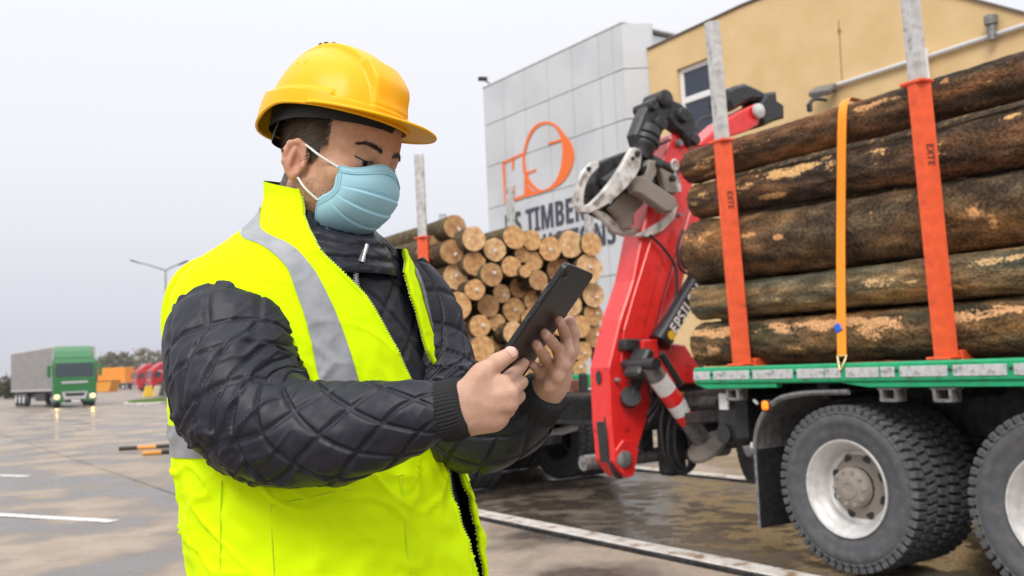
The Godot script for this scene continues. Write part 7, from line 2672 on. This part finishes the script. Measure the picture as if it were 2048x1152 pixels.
func build_hat() -> void:
	var fr := head_frame(60.0, 9.0, -5.0, at(668, 250, 1.49))
	fr.basis = fr.basis.scaled(Vector3.ONE * 0.925)
	var hat := thing("hard_hat", "yellow hard hat worn by the person", "helmet", fr)
	var paint := mat(lin(0.96, 0.465, 0.0), 0.36, 0, {"metallic_specular": 0.4, "heightmap_enabled": true, "heightmap_texture": mats.fine_bump, "heightmap_scale": 0.012, "uv1_triplanar": true, "uv1_scale": Vector3(9, 9, 9)})
	# ph: 0 in front, 90 degrees on his right; t: 0 rim, 1 crown
	var sh := func(ph: float, t: float, off: float) -> Vector3:
		var c := cos(ph); var s := sin(ph)
		var rim := -0.004 + 0.016 * pow(absf(s), 2.0) * (0.6 - c * 0.2) - 0.020 * smoothstep(0.1, 0.9, -c)
		var al := t * PI * 0.5
		var rho := pow(maxf(cos(al), 0.0), 0.80)
		var y := rim * (1.0 - t) + 0.122 * pow(sin(al), 1.02)
		var af := 0.124 if c > 0.0 else 0.128
		var q := Vector3(-s * 0.104 * rho, y, c * af * rho - 0.014 * smoothstep(0.2, 1.0, t))
		# skirt below, crest along the top, plate in front
		var n := Vector3(q.x / 0.0108, (y + 0.02) / 0.0150, q.z / 0.0155).normalized()
		var e := off
		var step := lerpf(0.13, 0.30, smoothstep(0.2, 1.0, -c)) if c < 0.55 else 0.10
		e += 0.007 * (1.0 - smoothstep(step - 0.012, step + 0.012, t))
		var cw := 0.034 + 0.006 * c
		var crest := 1.0 - smoothstep(cw - 0.004, cw + 0.004, absf(q.x))
		e += 0.0095 * crest * smoothstep(0.16, 0.34, t)
		e += 0.006 * (1.0 - smoothstep(0.040, 0.047, absf(q.x))) * (1.0 - smoothstep(0.50, 0.55, t)) * smoothstep(0.3, 0.5, c) * smoothstep(0.06, 0.14, t)
		e -= 0.0035 * smoothstep(0.045, 0.06, absf(q.x)) * smoothstep(step + 0.02, step + 0.06, t) * (1.0 - smoothstep(0.45, 0.75, c))
		return q + n * e
	var nu := 300
	var nv := 110
	var ps := PackedVector3Array()
	for j in nv:
		for i in nu + 1:
			ps.append(sh.call(TAU * (i % nu) / nu, 1.0 * j / (nv - 1), 0.0))
	var m := MB.new()
	m.grid(ps, nu + 1, nv, true, true)
	var pin := PackedVector3Array()
	for j in 30:
		for i in 101:
			pin.append(sh.call(TAU * (i % 100) / 100.0, 0.98 * j / 29.0, -0.004))
	m.grid(pin, 101, 30, true, false)
	# rolled rim
	var rp := PackedVector3Array()
	for i in 121:
		rp.append(sh.call(TAU * (i % 120) / 120.0, 0.0, -0.0015))
	m.tube(rp, 0.0028, 8, false)
	obj("shell", m, paint, hat)
	# peak
	var pk := MB.new()
	var top := PackedVector3Array()
	var bot := PackedVector3Array()
	var edge := PackedVector3Array()
	for j in 14:
		var f := j / 13.0
		for i in 61:
			var ph := deg_to_rad(-74.0 + 148.0 * i / 60.0)
			var base: Vector3 = sh.call(ph, 0.035, 0.0)
			var len := 0.052 * pow(maxf(cos(ph * 90.0 / 76.0), 0.0), 0.62)
			var d := Vector3(-sin(ph) * 0.62, 0, cos(ph)).normalized()
			var p := base + d * (len * f) + Vector3(0, -0.010 * f * f * cos(ph) - 0.003 * f + 0.004 * (1.0 - absf(i - 30.0) / 30.0) * f, 0)
			top.append(p)
			bot.append(p - Vector3(0, 0.0035, 0) - d * 0.001)
			if j == 13: edge.append(p - Vector3(0, 0.0017, 0))
	pk.grid(top, 61, 14, false, true)
	pk.grid(bot, 61, 14)
	pk.tube(edge, 0.0026, 8)
	obj("peak", pk, paint, hat)
	# vents
	var dark := mat(lin(0.05, 0.02, 0.005), 0.7)
	for q in [[deg_to_rad(112.0), 0.865], [deg_to_rad(90.0), 0.865], [deg_to_rad(68.0), 0.865]]:
		var p: Vector3 = sh.call(q[0], q[1], 0.0)
		var p2: Vector3 = sh.call(q[0] - 0.1, q[1], 0.0)
		var nn := Vector3(p.x / 0.0108, p.y / 0.0150, p.z / 0.0155).normalized()
		var t := (p2 - p).normalized()
		var v := MB.new()
		v.box(p, Vector3(0.007, 0.003, 0.0035), 0.0004, Basis(t, nn, t.cross(nn)))
		obj("vent", v, dark, hat)
	for q in [[deg_to_rad(103.0), 0.47], [deg_to_rad(92.0), 0.47]]:
		var p: Vector3 = sh.call(q[0], q[1], -0.0012)
		var p2: Vector3 = sh.call(q[0] - 0.05, q[1], -0.0012)
		var p3: Vector3 = sh.call(q[0], q[1] + 0.05, -0.0012)
		var t := (p2 - p).normalized()
		var u := (p3 - p).normalized()
		var v := MB.new()
		v.box(p, Vector3(0.004, 0.010, 0.004), 0.001, Basis(t, u, t.cross(u).normalized()))
		obj("side_vent", v, paint, hat)
	# harness band inside
	var hbm := MB.new()
	for q in [[0.0, 0.0], [-0.003, 1.0]]:
		var hp := PackedVector3Array()
		for j in 5:
			var f := j / 4.0
			for i in 97:
				var a := TAU * (i % 96) / 96.0
				var lift := 0.010 * sin(a) * 0.0
				hp.append(Vector3(-sin(a) * (0.088 + q[0]), -0.012 + 0.038 * f + lift - 0.010 * maxf(0.0, -cos(a)), cos(a) * (0.115 + q[0])))
		hbm.grid(hp, 97, 5, true, q[1] < 0.5)
	obj("headband", hbm, mat(lin(0.012, 0.012, 0.013), 0.55), hat)
	var nst := MB.new()
	var np := []
	for a in [130.0, 150.0, 170.0, 190.0, 210.0]:
		np.append(Vector3(-sin(deg_to_rad(a)) * 0.080, -0.030 - 0.012 * -cos(deg_to_rad(a)), cos(deg_to_rad(a)) * 0.108))
	np.push_front(Vector3(-sin(deg_to_rad(112.0)) * 0.087, -0.015, cos(deg_to_rad(112.0)) * 0.113))
	var npath := curve(np, 5)
	var nps := PackedVector3Array()
	for p in npath:
		nps.append(p); nps.append(p + Vector3(0, 0.015, 0))
	nst.grid(nps, 2, npath.size())
	obj("nape_strap", nst, mat(lin(0.012, 0.012, 0.013), 0.55), hat)
